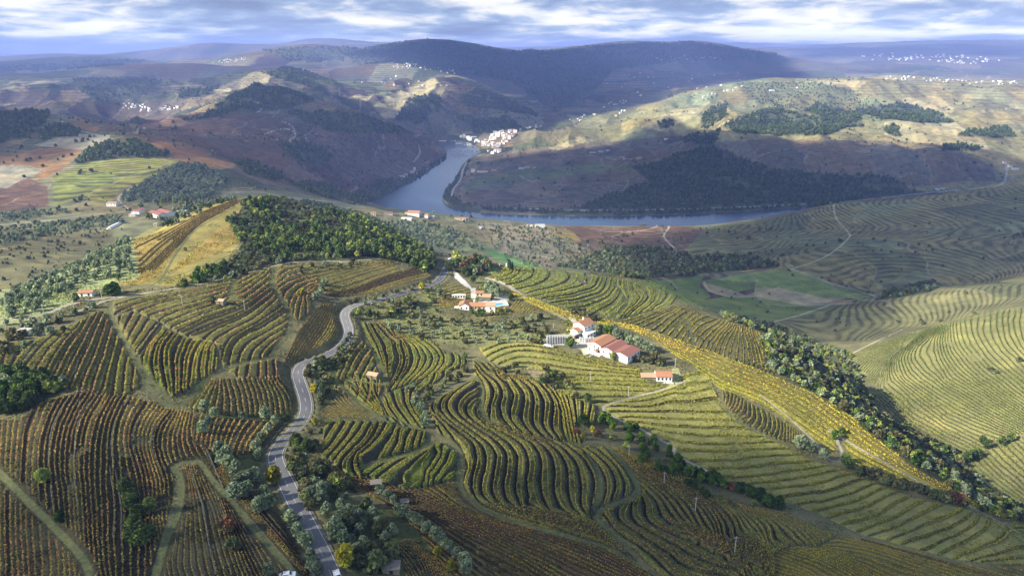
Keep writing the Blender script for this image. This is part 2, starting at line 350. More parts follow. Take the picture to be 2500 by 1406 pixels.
# name | kind | outline | phase:guide ; phase:guide ...   kinds set colours, terrace step and rows per terrace
BLOCKS = """
west|rust|@4 0,1165 250,1085 480,1000 700,880 745,880 800,980 870,1100 960,1240 1010,1420 940,1450 880,1500 700,1480 500,1440 370,1395 200,1350 0,1310|0:@4 20,1290 50,1180;2:@4 180,1290 290,1140 400,1050;4:@4 330,1320 450,1110 560,1000;6:@4 480,1330 570,1150 690,920;8:@4 620,1350 700,1150 760,960;10:@4 760,1400 810,1180 840,1060;12:@4 890,1450 910,1260
swoosh|rust|@4 815,805 1200,752 1640,668 1945,570 1935,700 2010,810 2065,950 2045,1040 1920,1190 1985,1240 1985,1390 1750,1370 1610,1300 1545,1110 1480,1085 1310,1050 1240,1010 1150,955 940,865 815,905|0:@4 820,850 1000,790 1300,740 1640,675;1:@4 900,870 1000,820 1300,770 1640,700;2:@4 1000,890 1150,820 1350,790 1640,725;3:@4 1100,905 1300,850 1500,790 1700,700 1850,620;4:@4 1150,950 1200,900 1500,830 1700,760 1890,610;5:@4 1190,970 1350,900 1600,820 1780,740 1920,620;6:@4 1240,1000 1400,930 1650,850 1820,760 1930,660;7:@4 1310,1015 1500,930 1700,870 1860,770 1940,700;8:@4 1380,1040 1560,970 1760,890 1900,780;9:@4 1470,1080 1530,1010 1700,960 1880,850 1960,770;10:@4 1540,1100 1600,1040 1750,980 1900,890 1980,800;11:@4 1580,1250 1610,1130 1660,1060 1850,970 2010,860;12:@4 1640,1300 1650,1150 1700,1080 1900,1000 2040,900;13:@4 1700,1340 1720,1180 1790,1090 1900,1050 2060,950;14:@4 1770,1360 1790,1200 1850,1120 2050,1000;15:@4 1860,1370 1860,1220 1900,1130 2040,1050;16:@4 1920,1380 1910,1260 1930,1180;17:@4 1980,1370 1970,1260
comb|green_rust|@4 1150,990 1310,1065 1480,1095 1535,1115 1565,1290 1500,1340 1420,1400 1330,1450 1240,1490 1200,1500 1130,1420 1050,1330 985,1220|0:@4 1030,1270 1040,1130 1140,1040;1:@4 1130,1400 1090,1250 1105,1130 1190,1040;2:@4 1210,1470 1170,1250 1170,1120 1240,1060;3:@4 1260,1440 1250,1200 1320,1070;4:@4 1310,1420 1310,1280 1330,1150 1390,1085;5:@4 1360,1400 1370,1300 1400,1150 1470,1085;6:@4 1440,1370 1440,1250 1470,1140;7:@4 1490,1340 1500,1230 1520,1130;8:@4 1545,1310 1550,1200
wedge|rust|@4 830,920 945,880 1140,965 985,1190 930,1130 860,1010|0:@4 850,1000 880,900;1:@4 880,1050 950,920;2:@4 910,1100 1010,930;3:@4 940,1140 1070,950;4:@4 980,1160 1130,980
crook|rust|@4 1975,560 2250,560 2270,650 2290,690 2235,780 2225,880 2130,950 2105,930 2040,800 1965,700|0:@4 1975,660 2030,590 2200,562;1:@4 1985,690 2060,620 2250,590;2:@4 1995,720 2080,660 2260,620;3:@4 2030,780 2050,720 2110,680 2265,650;4:@4 2070,860 2070,770 2150,700 2270,670;5:@4 2100,920 2120,850 2110,770 2170,720 2280,685;6:@4 2140,930 2160,870 2140,790 2180,740 2260,710;7:@4 2200,880 2200,830 2180,780 2240,750
saddle|orange|@4 2260,560 2430,545 @5 0,545 130,530 380,512 460,590 560,565 680,630 500,680 300,740 60,775 -60,780 -130,700 -200,610|0:@5 -190,600 0,550 200,520;3:@5 -160,650 0,610 200,560 370,512;6:@5 -130,700 0,670 200,610 430,545;8:@5 -80,750 0,740 200,680 350,610 460,590;11:@5 -20,778 100,760 250,700 400,640 560,600;14:@5 100,775 300,720 500,660 660,625
ribbon|orange_fine|@4 2320,800 2405,850 2435,960 2415,1050 2300,1130 2100,1230 2035,1235 2130,1010 2240,890|0:@4 2040,1230 2130,1030 2310,820;6:@4 2150,1200 2280,1020 2370,850;12:@4 2300,1130 2410,1000 2420,890
wall_field|dark_fine|@7 0,290 130,290 320,160 590,80 730,100 850,125 950,125 1050,160 1220,215 1390,240 1370,440 1470,500 1500,640 1430,570 1250,600 1235,680 1240,850 1190,1020 1160,1120 1080,1400 1060,1450 -20,1450 -20,300|-9:@7 20,300 0,500 -5,900 0,1400;-6:@7 130,360 110,600 110,1000 130,1400;-3:@7 290,300 235,450 230,700 230,1000 250,1400;0:@7 500,130 400,300 365,450 350,620 375,800 400,1100 420,1400;5:@7 690,120 610,230 555,350 535,500 530,640 560,900 570,1100 600,1400;12:@7 900,150 825,290 800,450 815,640 800,700 822,900 812,1150 830,1400;16:@7 1050,200 975,310 940,400 955,500 1010,660 1040,900 1040,1400;21:@7 1210,230 1110,340 1082,440 1105,550 1190,750 1160,1000;29:@7 1385,250 1350,440 1450,580
spear|dark_fine|@7 1310,620 1430,605 1520,740 1650,900 1850,1110 2090,1400 2100,1450 1120,1450 1180,1200 1290,930 1300,720|0:@7 1300,700 1285,950 1230,1300;6:@7 1370,640 1430,850 1490,1150 1550,1400;10:@7 1450,660 1560,900 1640,1150 1730,1400;15:@7 1640,900 1750,1130 1900,1400;18:@7 1850,1120 2000,1350
verge_field|dark_fine|@7 1500,530 1560,560 1660,760 1800,720 1880,800 1990,900 2060,1000 2120,1150 2200,1290 2210,1400 2150,1400 1920,1130 1700,890 1580,760 1470,620|0:@7 1500,560 1640,820 1900,1120 2130,1390;5:@7 1660,760 1840,980 2030,1200 2190,1400;9:@7 1860,800 2000,970 2170,1260
ladder|rust_fine|@7 1505,0 2005,-20 2075,70 2120,170 2120,230 1990,262 1700,268 1390,228 1325,180 1400,95|0:@7 1380,220 1480,50 1530,-20;4:@7 1590,260 1610,120 1590,0;7:@7 1750,265 1745,150 1690,0;10:@7 1860,262 1850,120 1800,0;13:@7 1970,262 1960,120 1900,0;17:@7 2110,220 2090,100 2000,0
sliver|rust|@5 168,1090 265,1200 295,1320 325,1400 300,1480 150,1560 60,1500 -30,1440 0,1300 60,1200|0:@5 0,1440 30,1300 100,1180 170,1100;1:@5 40,1460 70,1310 150,1180 200,1120;2:@5 80,1480 120,1310 190,1200 240,1160;3:@5 140,1500 180,1320 250,1210;4:@5 220,1500 240,1350 280,1260;5:@5 280,1490 300,1360
zebra|green_rust|@5 150,958 240,965 380,962 430,1045 600,1068 700,1108 770,1188 825,1172 935,1235 880,1285 700,1330 480,1410 350,1460 330,1380 315,1290 270,1190 200,1070|0:@5 165,975 240,1120 300,1240 335,1350;1:@5 210,972 270,1090 320,1200 345,1330;2:@5 245,970 300,1060 370,1170 370,1270 345,1370;3:@5 285,970 400,1080 450,1180 450,1270 390,1380;4:@5 310,970 440,1080 500,1180 500,1270 420,1380;5:@5 345,970 480,1080 560,1180 560,1270 450,1390;6:@5 380,965 425,1040 560,1110 610,1200 600,1280 480,1390;7:@5 440,1050 580,1110 660,1190 650,1260 540,1360;8:@5 520,1060 640,1120 710,1200 700,1260 590,1350;9:@5 600,1070 700,1130 760,1200 740,1270 640,1350;10:@5 700,1110 800,1200 790,1270 700,1325;11:@5 830,1180 840,1260 790,1300;12:@5 880,1205 880,1270
fan|green_rust|@8 -30,0 300,-60 290,40 285,120 325,240 335,268 280,262 130,165 0,55|0:@8 -20,20 60,115 300,262;1:@8 20,0 90,110 310,255;2:@8 60,-20 130,110 322,245;3:@8 120,-30 150,90 320,232;4:@8 170,-40 170,60 240,160 318,215;5:@8 230,-50 230,80 290,170;6:@8 280,-50 275,100
ember|orange_fine|@7 2290,235 2490,55 @8 10,50 60,100 270,245 272,280 0,272 @7 2440,290 2300,270|0:@7 2300,230 @8 0,265;8:@7 2380,150 @8 20,200 150,275;16:@7 2490,60 @8 100,150 260,262
elbow|green_rust|@8 335,110 470,60 620,0 760,-60 860,-90 700,20 580,95 545,190 600,260 622,330 610,345 480,335 360,305 322,210|0:@8 325,160 335,210 410,305;1:@8 345,125 380,210 470,325;2:@8 400,95 405,170 470,250 530,335;3:@8 480,60 470,170 530,250 590,330;4:@8 620,0 500,120 510,190 600,300
bays|dark_terrace|@8 -90,310 60,300 430,310 445,360 560,350 625,345 618,470 560,505 400,552 220,600 160,640 165,720 90,700 -30,600 -120,560|0:@8 60,310 0,430 -110,550;1:@8 130,305 70,430 -50,560;2:@8 190,305 130,430 0,540 -20,590;3:@8 250,310 220,400 90,520 30,610;4:@8 300,310 300,390 180,500 90,590 85,650 150,710;5:@8 350,320 330,400 260,460 150,560;6:@8 420,340 380,450 280,570;7:@8 445,370 440,450 390,545;8:@8 530,355 500,430 470,530;9:@8 575,350 560,430 540,505;10:@8 620,360 600,450 590,485
fishtail|dark_terrace|@8 725,448 835,520 858,640 855,725 700,745 640,770 470,790 330,730 180,690 170,645 230,618 420,568 560,522|0:@8 700,460 560,540 400,620 330,690;1:@8 700,465 600,560 470,670 470,760;2:@8 735,460 720,560 620,680 615,760;3:@8 780,480 730,590 660,680;4:@8 825,520 770,620 700,700 690,745;5:@8 855,650 780,690 740,740
sweep|dusk_rows|@8 -20,620 60,705 180,700 330,740 470,795 640,780 700,755 860,735 900,835 1000,925 1130,985 1500,1085 1850,1185 2130,1310 2290,1420 2280,1500 1250,1500 800,1420 620,1150 480,1000 330,880 100,770 -60,690|0:@8 20,650 100,740 300,850 470,940 700,1090 960,1280 1180,1430;5:@8 90,690 170,740 420,850 620,950 900,1110 1300,1300 1500,1430;10:@8 230,700 280,750 550,880 800,990 1100,1120 1600,1370 1700,1430;15:@8 390,740 520,820 760,920 1100,1070 1500,1210 1900,1400;20:@8 640,790 850,930 1060,1010 1300,1070 1800,1250 2100,1400;24:@8 850,760 980,930 1200,1020 1500,1100 1850,1210 2200,1400
maze|maze|@8 640,200 700,150 980,0 1015,60 1015,200 1055,295 1100,318 1300,388 1600,448 1750,478 1900,475 2005,570 2095,690 2130,780 2090,830 1950,885 1850,930 1825,990 1950,1085 2140,1290 2130,1300 1850,1170 1500,1070 1250,1010 1010,915 915,835 895,760 905,640 870,520 800,430 720,390|0:@8 650,215 760,330 860,440 930,560 955,640 905,720;1:@8 690,235 850,365 980,450 1020,560 990,650 955,720 955,800 1010,880 1200,970 1500,1050 1850,1160;2:@8 900,30 770,120 715,180 740,250 900,370 1050,480 1090,560 1060,660 1030,740 1020,820 1080,890 1250,960 1600,1060 1900,1160;3:@8 960,15 810,120 765,190 790,250 1000,390 1130,490 1160,560 1120,680 1100,760 1105,840 1170,910 1400,990 1700,1070 1950,1170;4:@8 1000,60 860,155 825,215 860,265 1080,400 1200,490 1230,560 1210,680 1180,760 1190,850 1250,920 1500,1000 1800,1090 2000,1200;5:@8 1005,130 900,185 890,235 960,300 1180,420 1290,510 1310,560 1290,660 1265,760 1280,860 1330,930;6:@8 1015,190 965,215 960,255 1050,315 1260,420 1370,510 1390,570 1370,680 1350,760 1360,860 1420,930 1600,1000 1850,1080 2050,1220;7:@8 1030,250 1120,330 1340,420 1450,500 1475,570 1470,680 1450,770 1460,870 1530,950;8:@8 1100,320 1250,375 1430,440 1530,510 1560,580 1560,690 1545,780 1560,880 1620,950 1800,1020 2000,1150;9:@8 1380,405 1520,460 1620,540 1650,620 1660,740 1650,820 1680,930 1740,990;10:@8 1500,430 1620,490 1710,580 1750,680 1750,800 1730,880 1760,960 1830,1010;11:@8 1600,448 1720,520 1810,620 1850,730 1830,850 1805,930 1830,995;12:@8 1680,460 1800,530 1900,640 1940,740 1930,830 1890,915;13:@8 1750,478 1880,560 1980,660 2010,760 1990,850 1960,885;14:@8 1850,480 1970,590 2060,710 2080,790 2050,845;15:@8 1930,500 2060,650 2110,740 2125,785
crown|maze|@5 965,1235 1080,1250 1200,1330 1300,1330 1440,1370 @8 1500,48 1620,118 1835,190 1835,320 1790,330 1700,300 1690,350 1760,470 1600,442 1300,382 1110,312 1050,250 1035,60 985,-20|0:@5 985,1300 1010,1350 @8 1040,0 1080,60 1060,160 1038,240;1:@5 975,1260 1050,1370 @8 1090,0 1135,60 1130,140 1070,250 1100,305;2:@5 990,1250 1100,1370 @8 1150,0 1200,70 1190,150 1150,230 1160,290 1250,350;3:@5 1040,1250 1150,1360 @8 1200,0 1270,80 1280,150 1220,260 1230,320 1330,380;4:@5 1090,1260 1220,1360 @8 1270,0 1340,90 1370,180 1310,270 1310,330 1400,400;5:@5 1150,1300 1270,1360 @8 1340,0 1400,80 1440,170 1380,280 1390,350 1480,410;6:@5 1200,1330 @8 1380,0 1460,90 1510,200 1460,290 1460,370 1540,420;7:@5 1280,1330 @8 1440,0 1530,100 1570,220 1530,310 1530,390 1590,435;8:@8 1500,50 1580,130 1620,230 1590,320 1640,440;10:@8 1610,120 1650,200 1650,300 1690,460;12:@8 1700,150 1710,250 1720,350;14:@8 1820,190 1800,320
east_maze|maze|@8 1915,925 1980,905 2110,855 2165,780 2125,690 2030,570 1930,475 @9 -30,640 80,690 200,800 420,880 560,920 780,960 1000,1065 1150,1120 1000,1200 900,1180 820,1190 700,1250 700,1406 650,1440 200,1440 @8 2330,1420 2180,1270 2000,1090 1880,985|0:@8 1900,935 1895,990 2000,1080 2250,1260 2400,1400;1:@8 1980,905 1935,950 1960,1000 2100,1090 2400,1300;2:@8 2110,860 2010,970 2050,1040 2200,1110 2490,1290;3:@8 2140,830 2080,930 2095,1020 2250,1095 2490,1220;4:@8 2170,800 2170,900 2150,990 2210,1045 2400,1130 @9 100,1180 400,1330;5:@8 2160,770 2220,850 2230,960 2270,1035 2420,1100 @9 200,1180 500,1350;6:@8 2150,740 2280,860 2310,960 2350,1040 @9 60,1060 300,1190 600,1350;8:@8 2130,690 2330,850 2390,950 @9 20,1020 150,1100 350,1220 650,1390;10:@8 2090,620 2390,850 2470,960 @9 100,1040 230,1150;14:@8 2020,540 2300,720 @9 50,830 150,900 240,1050 330,1200;20:@8 1930,480 2200,620 @9 0,740 200,850 330,950 430,1150;26:@9 150,770 400,900 560,1050 660,1210;32:@9 420,890 620,950 780,1080 880,1180;36:@9 700,960 900,1060 1000,1180
ochre|ochre|@9 700,1260 830,1190 960,1210 1020,1200 1170,1125 1330,1145 1500,1170 2000,1310 2520,1430 2520,1480 300,1480 650,1420|0:@9 700,1400 900,1440;8:@9 710,1260 900,1320 1100,1430;16:@9 830,1195 1100,1280 1350,1420;24:@9 1000,1210 1300,1290 1600,1420;32:@9 1160,1130 1500,1220 1900,1350 2100,1430;36:@9 1330,1145 2000,1325 2300,1410
lawn|grass_terrace|@5 1010,1140 1180,1100 1300,1100 1500,1125 1700,1190 1950,1240 2160,1290 2170,1340 2250,1400 @8 2420,40 2490,60 @9 0,-20 150,-60 230,-60 260,40 320,170 480,330 720,445 850,500 1010,585 1190,645 1400,730 1700,838 2000,910 2120,940 2300,1010 2520,1170 2520,1400 2000,1290 1500,1150 1330,1110 1000,955 780,880 600,790 480,745 370,740 130,620 0,540 @8 2350,420 2150,330 1990,270 1900,225 1880,185 1600,115 1530,50 @5 1550,1330 1400,1290 1250,1300 1080,1230|-8:@5 1050,1210 1180,1130 1320,1120 1500,1140 1700,1200 2000,1260;-7:@5 1090,1240 1200,1170 1320,1150 1500,1170 1750,1230 2150,1290;-6:@5 1130,1260 1230,1210 1350,1190 1700,1250 2150,1310;-5:@5 1200,1290 1300,1230 1700,1290 2150,1335;-4:@5 1560,1320 1800,1325 2170,1340;-3:@5 1560,1370 1800,1370 2240,1395;-2:@8 1540,15 1800,20 2200,30 2440,40;-1:@8 1560,60 1900,70 2300,90 @9 0,-10 150,-50;0:@8 1700,120 2000,120 2300,110 @9 30,30 200,10;1:@8 1850,160 2200,150 @9 0,90 150,90 250,60;2:@8 1900,190 2200,195 @9 0,150 200,150 290,120;3:@8 1900,225 @9 0,225 340,232;4:@8 1990,265 @9 0,270 380,285;5:@8 2070,300 @9 0,335 480,345;6:@8 2170,340 @9 0,385 600,405;7:@8 2290,390 @9 0,440 350,460 700,440;8:@9 0,490 200,515 770,490;9:@9 80,575 300,580 600,550 850,525;10:@9 260,635 600,610 1000,575;11:@9 400,690 700,670 1060,610;12:@9 500,740 800,710 1160,640;13:@9 600,775 900,760 1200,680;14:@9 750,840 1000,810 1300,715;15:@9 850,890 1150,840 1380,750;16:@9 960,940 1250,870 1480,775;17:@9 1050,985 1350,910 1560,800;18:@9 1170,1040 1450,960 1660,830;19:@9 1300,1080 1600,960 1780,850;20:@9 1400,1110 1700,990 1900,880;21:@9 1540,1130 1800,1020 2010,940 2050,922;22:@9 1640,1165 1900,1070 2080,1000 2110,940;23:@9 1780,1200 2000,1110 2150,1040 2170,950;24:@9 1900,1230 2150,1110 2250,1040 2230,990;25:@9 2000,1270 2250,1170 2370,1100 2360,1050;26:@9 2100,1300 2400,1210 2510,1190;28:@9 2200,1330 2510,1330
bronze|rust_fine|@9 335,80 400,90 560,190 620,212 740,290 900,390 930,442 850,455 720,428 480,315 345,180|0:@9 345,85 350,180;3:@9 440,110 430,180 380,240;6:@9 510,160 510,260 450,295;9:@9 600,210 620,300 570,370;12:@9 710,275 720,350 690,410;15:@9 790,325 790,430;18:@9 850,360 850,450;21:@9 900,395 925,440
gold|gold|1222,705 1300,728 1375,758 1440,775 1550,795 1650,830 1800,880 1933,938 1991,960 2060,1004 2162,1086 2230,1144 2298,1178 2367,1219 2435,1260 2500,1298 2560,1330 2500,1312 2370,1241 2230,1201 2085,1140 2058,1075 2050,1060 2040,1085 2034,1112 2012,1090 1935,1035 1870,990 1842,978 1760,950 1730,925 1690,890 1650,870 1600,830 1520,800 1440,785 1380,778 1300,745|0:1222,707 1380,780 1520,802 1650,872 1760,952 1842,980 2000,1088 2080,1140 2230,1203 2370,1243 2500,1312;14:1232,703 1375,757 1550,795 1800,880 1991,960 2162,1086 2298,1178 2435,1260 2500,1298
crest|olive_gold|1235,655 1300,653 1400,663 1500,680 1600,704 1660,724 1640,745 1610,760 1530,780 1450,768 1385,753 1300,722 1240,697 1200,680|0:@5 1110,635 1200,630 1275,600 1250,572;1:@5 1130,655 1300,625 1345,595 1300,567;2:@5 1200,685 1360,655 1440,612 1400,572;3:@5 1280,715 1480,662 1570,610 1500,577;4:@5 1350,745 1600,685 1700,640 1620,592;5:@5 1400,765 1650,715 1800,670 1760,622;6:@5 1450,785 1700,745 1870,695 1860,645;7:@5 1530,815 1800,775 1935,715 1910,665;8:@5 1650,855 1850,815 1985,745 1980,690;9:@5 1800,895 1950,835 2030,755 2020,690;10:@5 1960,920 2060,840 2090,760 2050,700;11:@5 2040,900 2130,820 2150,760 2100,710;12:@5 2100,880 2200,800 2210,750 2150,715;13:@5 2180,865 2270,800 2260,755;14:@5 2260,840 2330,790
flank|rust_olive|@5 1990,945 2200,890 2400,835 @6 340,945 560,1010 720,1060 900,1100 990,1160 900,1170 850,1190 810,1280 740,1340 600,1295 430,1240 200,1165 60,1130 @5 2400,1070 2200,1000|0:@5 2040,950 2200,905 2380,845;2:@5 2140,970 2300,900 2410,850;4:@5 2260,1010 2360,930 2440,870;6:@5 2360,1050 2430,960 @6 80,930 170,860;8:@6 20,1110 60,1030 150,920 260,900;10:@6 110,1140 140,1050 300,960;12:@6 200,1160 250,1070 360,960;15:@6 300,1195 330,1080 410,990;18:@6 430,1240 440,1120 450,1000;22:@6 590,1290 570,1150 520,1010;26:@6 700,1320 680,1200 590,1040;29:@6 800,1280 780,1190 700,1070;32:@6 850,1190 820,1100
nose|grass_rows|@6 1235,1190 1400,1120 1550,1080 1740,1020 1600,1140 1480,1240 1420,1400 1340,1380 1260,1290|0:@6 1260,1210 1400,1130;3:@6 1270,1260 1420,1150 1560,1085;7:@6 1300,1320 1440,1190 1640,1055;10:@6 1340,1370 1460,1220 1700,1040
rise|grass_rows|@6 1620,1140 1760,1020 1860,985 1920,960 2040,920 2200,870 2490,830 2540,800 2540,1365 @9 2520,340 2370,405 2250,480 2170,530 2060,592 1900,520 1700,410 1560,260 1430,160 1440,110 1430,40 @6 1430,1400 1490,1240|5:@9 1440,150 1700,400 2040,585;7:@6 1450,1360 1480,1270;9:@9 1450,60 1700,290 2150,520;12:@6 1520,1365 1510,1230 1600,1130 1740,1030;12:@9 1530,0 1850,280 2240,480;16:@6 1640,1365 1570,1250 1590,1180 1680,1100 1800,1010;16:@9 1640,0 2000,250 2370,400;20:@6 1800,1365 1650,1230 1690,1130 1860,1010;20:@9 1800,0 2200,250 2440,370;24:@6 1950,1365 1830,1200 1840,1090 1880,980;24:@9 1950,0 2300,210 2500,330;29:@6 2150,1365 1980,1210 1930,1090 1950,955;29:@9 2150,0 2490,230;34:@6 2350,1365 2150,1200 2080,1070 2070,920;38:@6 2500,1330 2330,1180 2230,1060 2250,890;42:@6 2510,1180 2400,1030 2430,860
corner|grass_rows|@9 1990,655 2080,600 2180,545 2260,490 2400,420 2520,390 2520,1010 2400,960 2250,880 2130,790|0:@9 2010,660 2130,770 2300,890 2500,1000;3:@9 2080,610 2250,750 2500,930;6:@9 2160,555 2350,720 2500,840;9:@9 2260,495 2500,720;12:@9 2360,440 2500,560;15:@9 2450,410 2520,450
orchard_field|gold_field|@4 945,385 1080,340 1300,250 1480,150 1700,68 1760,80 1650,140 1580,185 1480,230 1390,290 1290,420 1200,550 1130,650 1020,690 820,690 900,665 1000,645 990,560|0:@4 950,400 1200,290 1450,160 1700,72;9:@4 1000,560 1200,380 1450,200 1650,120;20:@4 1000,660 1140,570 1290,400 1400,270 1580,182
lens|gold_field|@4 1215,600 1320,500 1570,285 1640,250 1725,300 1700,380 1600,440 1400,530|0:@4 1215,595 1350,465 1570,285;10:@4 1300,570 1500,450 1700,330
poolside|orange_fine|@5 1205,890 1275,800 1340,820 1480,880 1400,895|0:@5 1210,890 1275,805;9:@5 1340,893 1400,850;13:@5 1420,893 1470,880
parcel|orange_fine|@5 700,860 730,785 700,760 780,690 930,690 950,745 940,790 905,850|0:@5 710,850 780,810 900,795;4:@5 700,770 800,730 930,700;-3:@5 740,862 800,850 900,840
low_corner|dark_fine|@8 430,1170 500,1140 620,1230 760,1320 800,1390 800,1480 500,1480 470,1350|0:@8 440,1200 560,1330 620,1470;4:@8 490,1160 640,1290 700,1460;9:@8 620,1240 740,1340 790,1470
thin_field|dark_fine|@7 1400,265 1690,288 2035,302 1880,505 1700,555 1510,520 1480,490 1385,440|0:@7 1430,290 1400,440;4:@7 1590,290 1550,400 1530,510;8:@7 1770,312 1672,440 1660,550;13:@7 2035,312 1880,505
hut_field|rust_fine|@5 830,935 880,890 910,915 850,965|0:@5 835,940 885,895;3:@5 855,960 905,920
"""
# ground, riser, vine colours (linear-ish albedo), step height, step side, rows (phase fractions), vine height
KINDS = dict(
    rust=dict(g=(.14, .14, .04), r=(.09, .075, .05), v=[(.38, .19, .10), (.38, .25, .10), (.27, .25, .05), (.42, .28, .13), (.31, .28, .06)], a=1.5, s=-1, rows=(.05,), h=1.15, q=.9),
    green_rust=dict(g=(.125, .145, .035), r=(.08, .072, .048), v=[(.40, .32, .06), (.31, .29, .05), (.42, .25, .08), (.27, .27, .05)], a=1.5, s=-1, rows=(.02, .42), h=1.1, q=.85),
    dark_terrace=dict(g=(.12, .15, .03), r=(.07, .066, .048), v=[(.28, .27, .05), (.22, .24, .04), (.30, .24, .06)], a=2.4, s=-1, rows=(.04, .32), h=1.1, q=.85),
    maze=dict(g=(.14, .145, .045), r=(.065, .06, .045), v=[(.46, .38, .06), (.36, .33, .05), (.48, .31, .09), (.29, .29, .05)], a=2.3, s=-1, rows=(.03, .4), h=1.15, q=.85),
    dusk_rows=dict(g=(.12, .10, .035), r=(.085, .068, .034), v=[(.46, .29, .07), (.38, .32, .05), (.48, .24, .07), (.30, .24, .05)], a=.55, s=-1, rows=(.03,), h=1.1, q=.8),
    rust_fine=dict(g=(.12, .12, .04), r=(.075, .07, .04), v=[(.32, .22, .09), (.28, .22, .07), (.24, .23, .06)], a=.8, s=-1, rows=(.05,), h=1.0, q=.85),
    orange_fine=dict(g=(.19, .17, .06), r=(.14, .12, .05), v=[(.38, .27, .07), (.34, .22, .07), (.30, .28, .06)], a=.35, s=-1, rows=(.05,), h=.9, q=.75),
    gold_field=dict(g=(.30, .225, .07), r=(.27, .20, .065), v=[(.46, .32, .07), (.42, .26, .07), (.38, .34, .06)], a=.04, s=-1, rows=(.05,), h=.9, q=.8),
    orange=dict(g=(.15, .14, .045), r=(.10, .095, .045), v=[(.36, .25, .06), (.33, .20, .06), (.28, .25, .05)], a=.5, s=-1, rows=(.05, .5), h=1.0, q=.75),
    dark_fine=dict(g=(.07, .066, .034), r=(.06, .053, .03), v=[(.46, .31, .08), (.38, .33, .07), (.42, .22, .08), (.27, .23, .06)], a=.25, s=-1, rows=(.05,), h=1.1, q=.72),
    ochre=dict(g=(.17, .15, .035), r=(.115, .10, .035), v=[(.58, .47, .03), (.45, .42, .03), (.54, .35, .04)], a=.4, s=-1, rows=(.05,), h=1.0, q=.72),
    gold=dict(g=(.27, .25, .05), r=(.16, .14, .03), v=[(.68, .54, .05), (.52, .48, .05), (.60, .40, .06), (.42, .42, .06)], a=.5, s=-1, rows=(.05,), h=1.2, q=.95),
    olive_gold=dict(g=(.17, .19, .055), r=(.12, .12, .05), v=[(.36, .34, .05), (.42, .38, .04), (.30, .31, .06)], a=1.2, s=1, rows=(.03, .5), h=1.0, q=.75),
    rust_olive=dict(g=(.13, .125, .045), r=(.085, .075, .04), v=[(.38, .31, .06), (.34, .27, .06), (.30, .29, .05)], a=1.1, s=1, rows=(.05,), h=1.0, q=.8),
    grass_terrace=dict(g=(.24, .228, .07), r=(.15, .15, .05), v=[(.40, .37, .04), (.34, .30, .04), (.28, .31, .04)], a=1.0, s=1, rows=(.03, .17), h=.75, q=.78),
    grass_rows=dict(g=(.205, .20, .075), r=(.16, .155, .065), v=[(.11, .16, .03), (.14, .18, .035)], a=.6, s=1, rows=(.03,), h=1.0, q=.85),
)

FINE2 = {'orchard_field': .5, 'lens': .5, 'poolside': .7, 'ember': .7, 'sweep': .62, 'ochre': .62, 'gold': .62, 'ribbon': .8, 'east_maze': .66, 'saddle': .8}
class Block: pass
def load_blocks():
    out = []
    for ln in BLOCKS.strip().splitlines():
        nm, kd, pol, gd = ln.split('|'); b = Block(); b.name = nm; b.kind = kd; b.k = KINDS[kd]; b.poly = widen(PP(pol))
        P, V = [], []
        for g in gd.split(';'):
            a, c = g.split(':', 1); q = PP(c)
            L = np.hypot(*np.diff(q, axis=0).T); s = np.concatenate([[0], np.cumsum(L)])
            n = max(len(q), int(s[-1] / 22) + 1); t = np.linspace(0, s[-1], n)
            # a smooth curve through the guide points
            qs = np.stack([np.interp(t, s, q[:, 0]), np.interp(t, s, q[:, 1])], 1)
            for _ in range(2 if n > 4 else 0):
                qs[1:-1] = .25 * qs[:-2] + .5 * qs[1:-1] + .25 * qs[2:]
            P.append(qs); V += [float(a)] * len(qs)
        b.tps = TPS(np.concatenate(P), np.array(V), 3e-4)
        b.wob = .34 if kd == 'grass_rows' else .2 if kd in ('grass_terrace', 'olive_gold') else .13; b.scale = FINE2.get(nm, 1.0)
        b.phase = lambda px, py, b=b: b.tps(np.stack([px, py], 1)) * b.scale + b.wob * fbm(px / 42, py / 30, 3, len(b.name))
        out.append(b)
    return out
BL = load_blocks()
# ---------------------------------------------------------------- the terrain sheet
U = np.concatenate([np.linspace(-1.1, -.76, 36)[:-1], np.linspace(-.76, .76, 1500), np.linspace(.76, 1.1, 36)[1:]])
V = np.concatenate([np.linspace(math.log(50), math.log(150), 40)[:-1], np.linspace(math.log(150), math.log(620), 700)[:-1],
                    np.linspace(math.log(620), math.log(8000), 760)[:-1], np.linspace(math.log(8000), math.log(41000), 150)])
NU, NV = len(U), len(V)
UU, VV = np.meshgrid(U, V, indexing='ij')
RR = np.exp(VV); GX = RR * np.sin(UU); GY = RR * np.cos(UU)
GZ = base_height(UU, VV)
Z0 = GZ.copy()
EL = (GZ - CAM_Z) / RR
MX = np.maximum.accumulate(EL, 1)
VIS = EL >= MX - .0012
PXG, PYG, DG = project(GX, GY, GZ)
NEARM = RR < 4e4

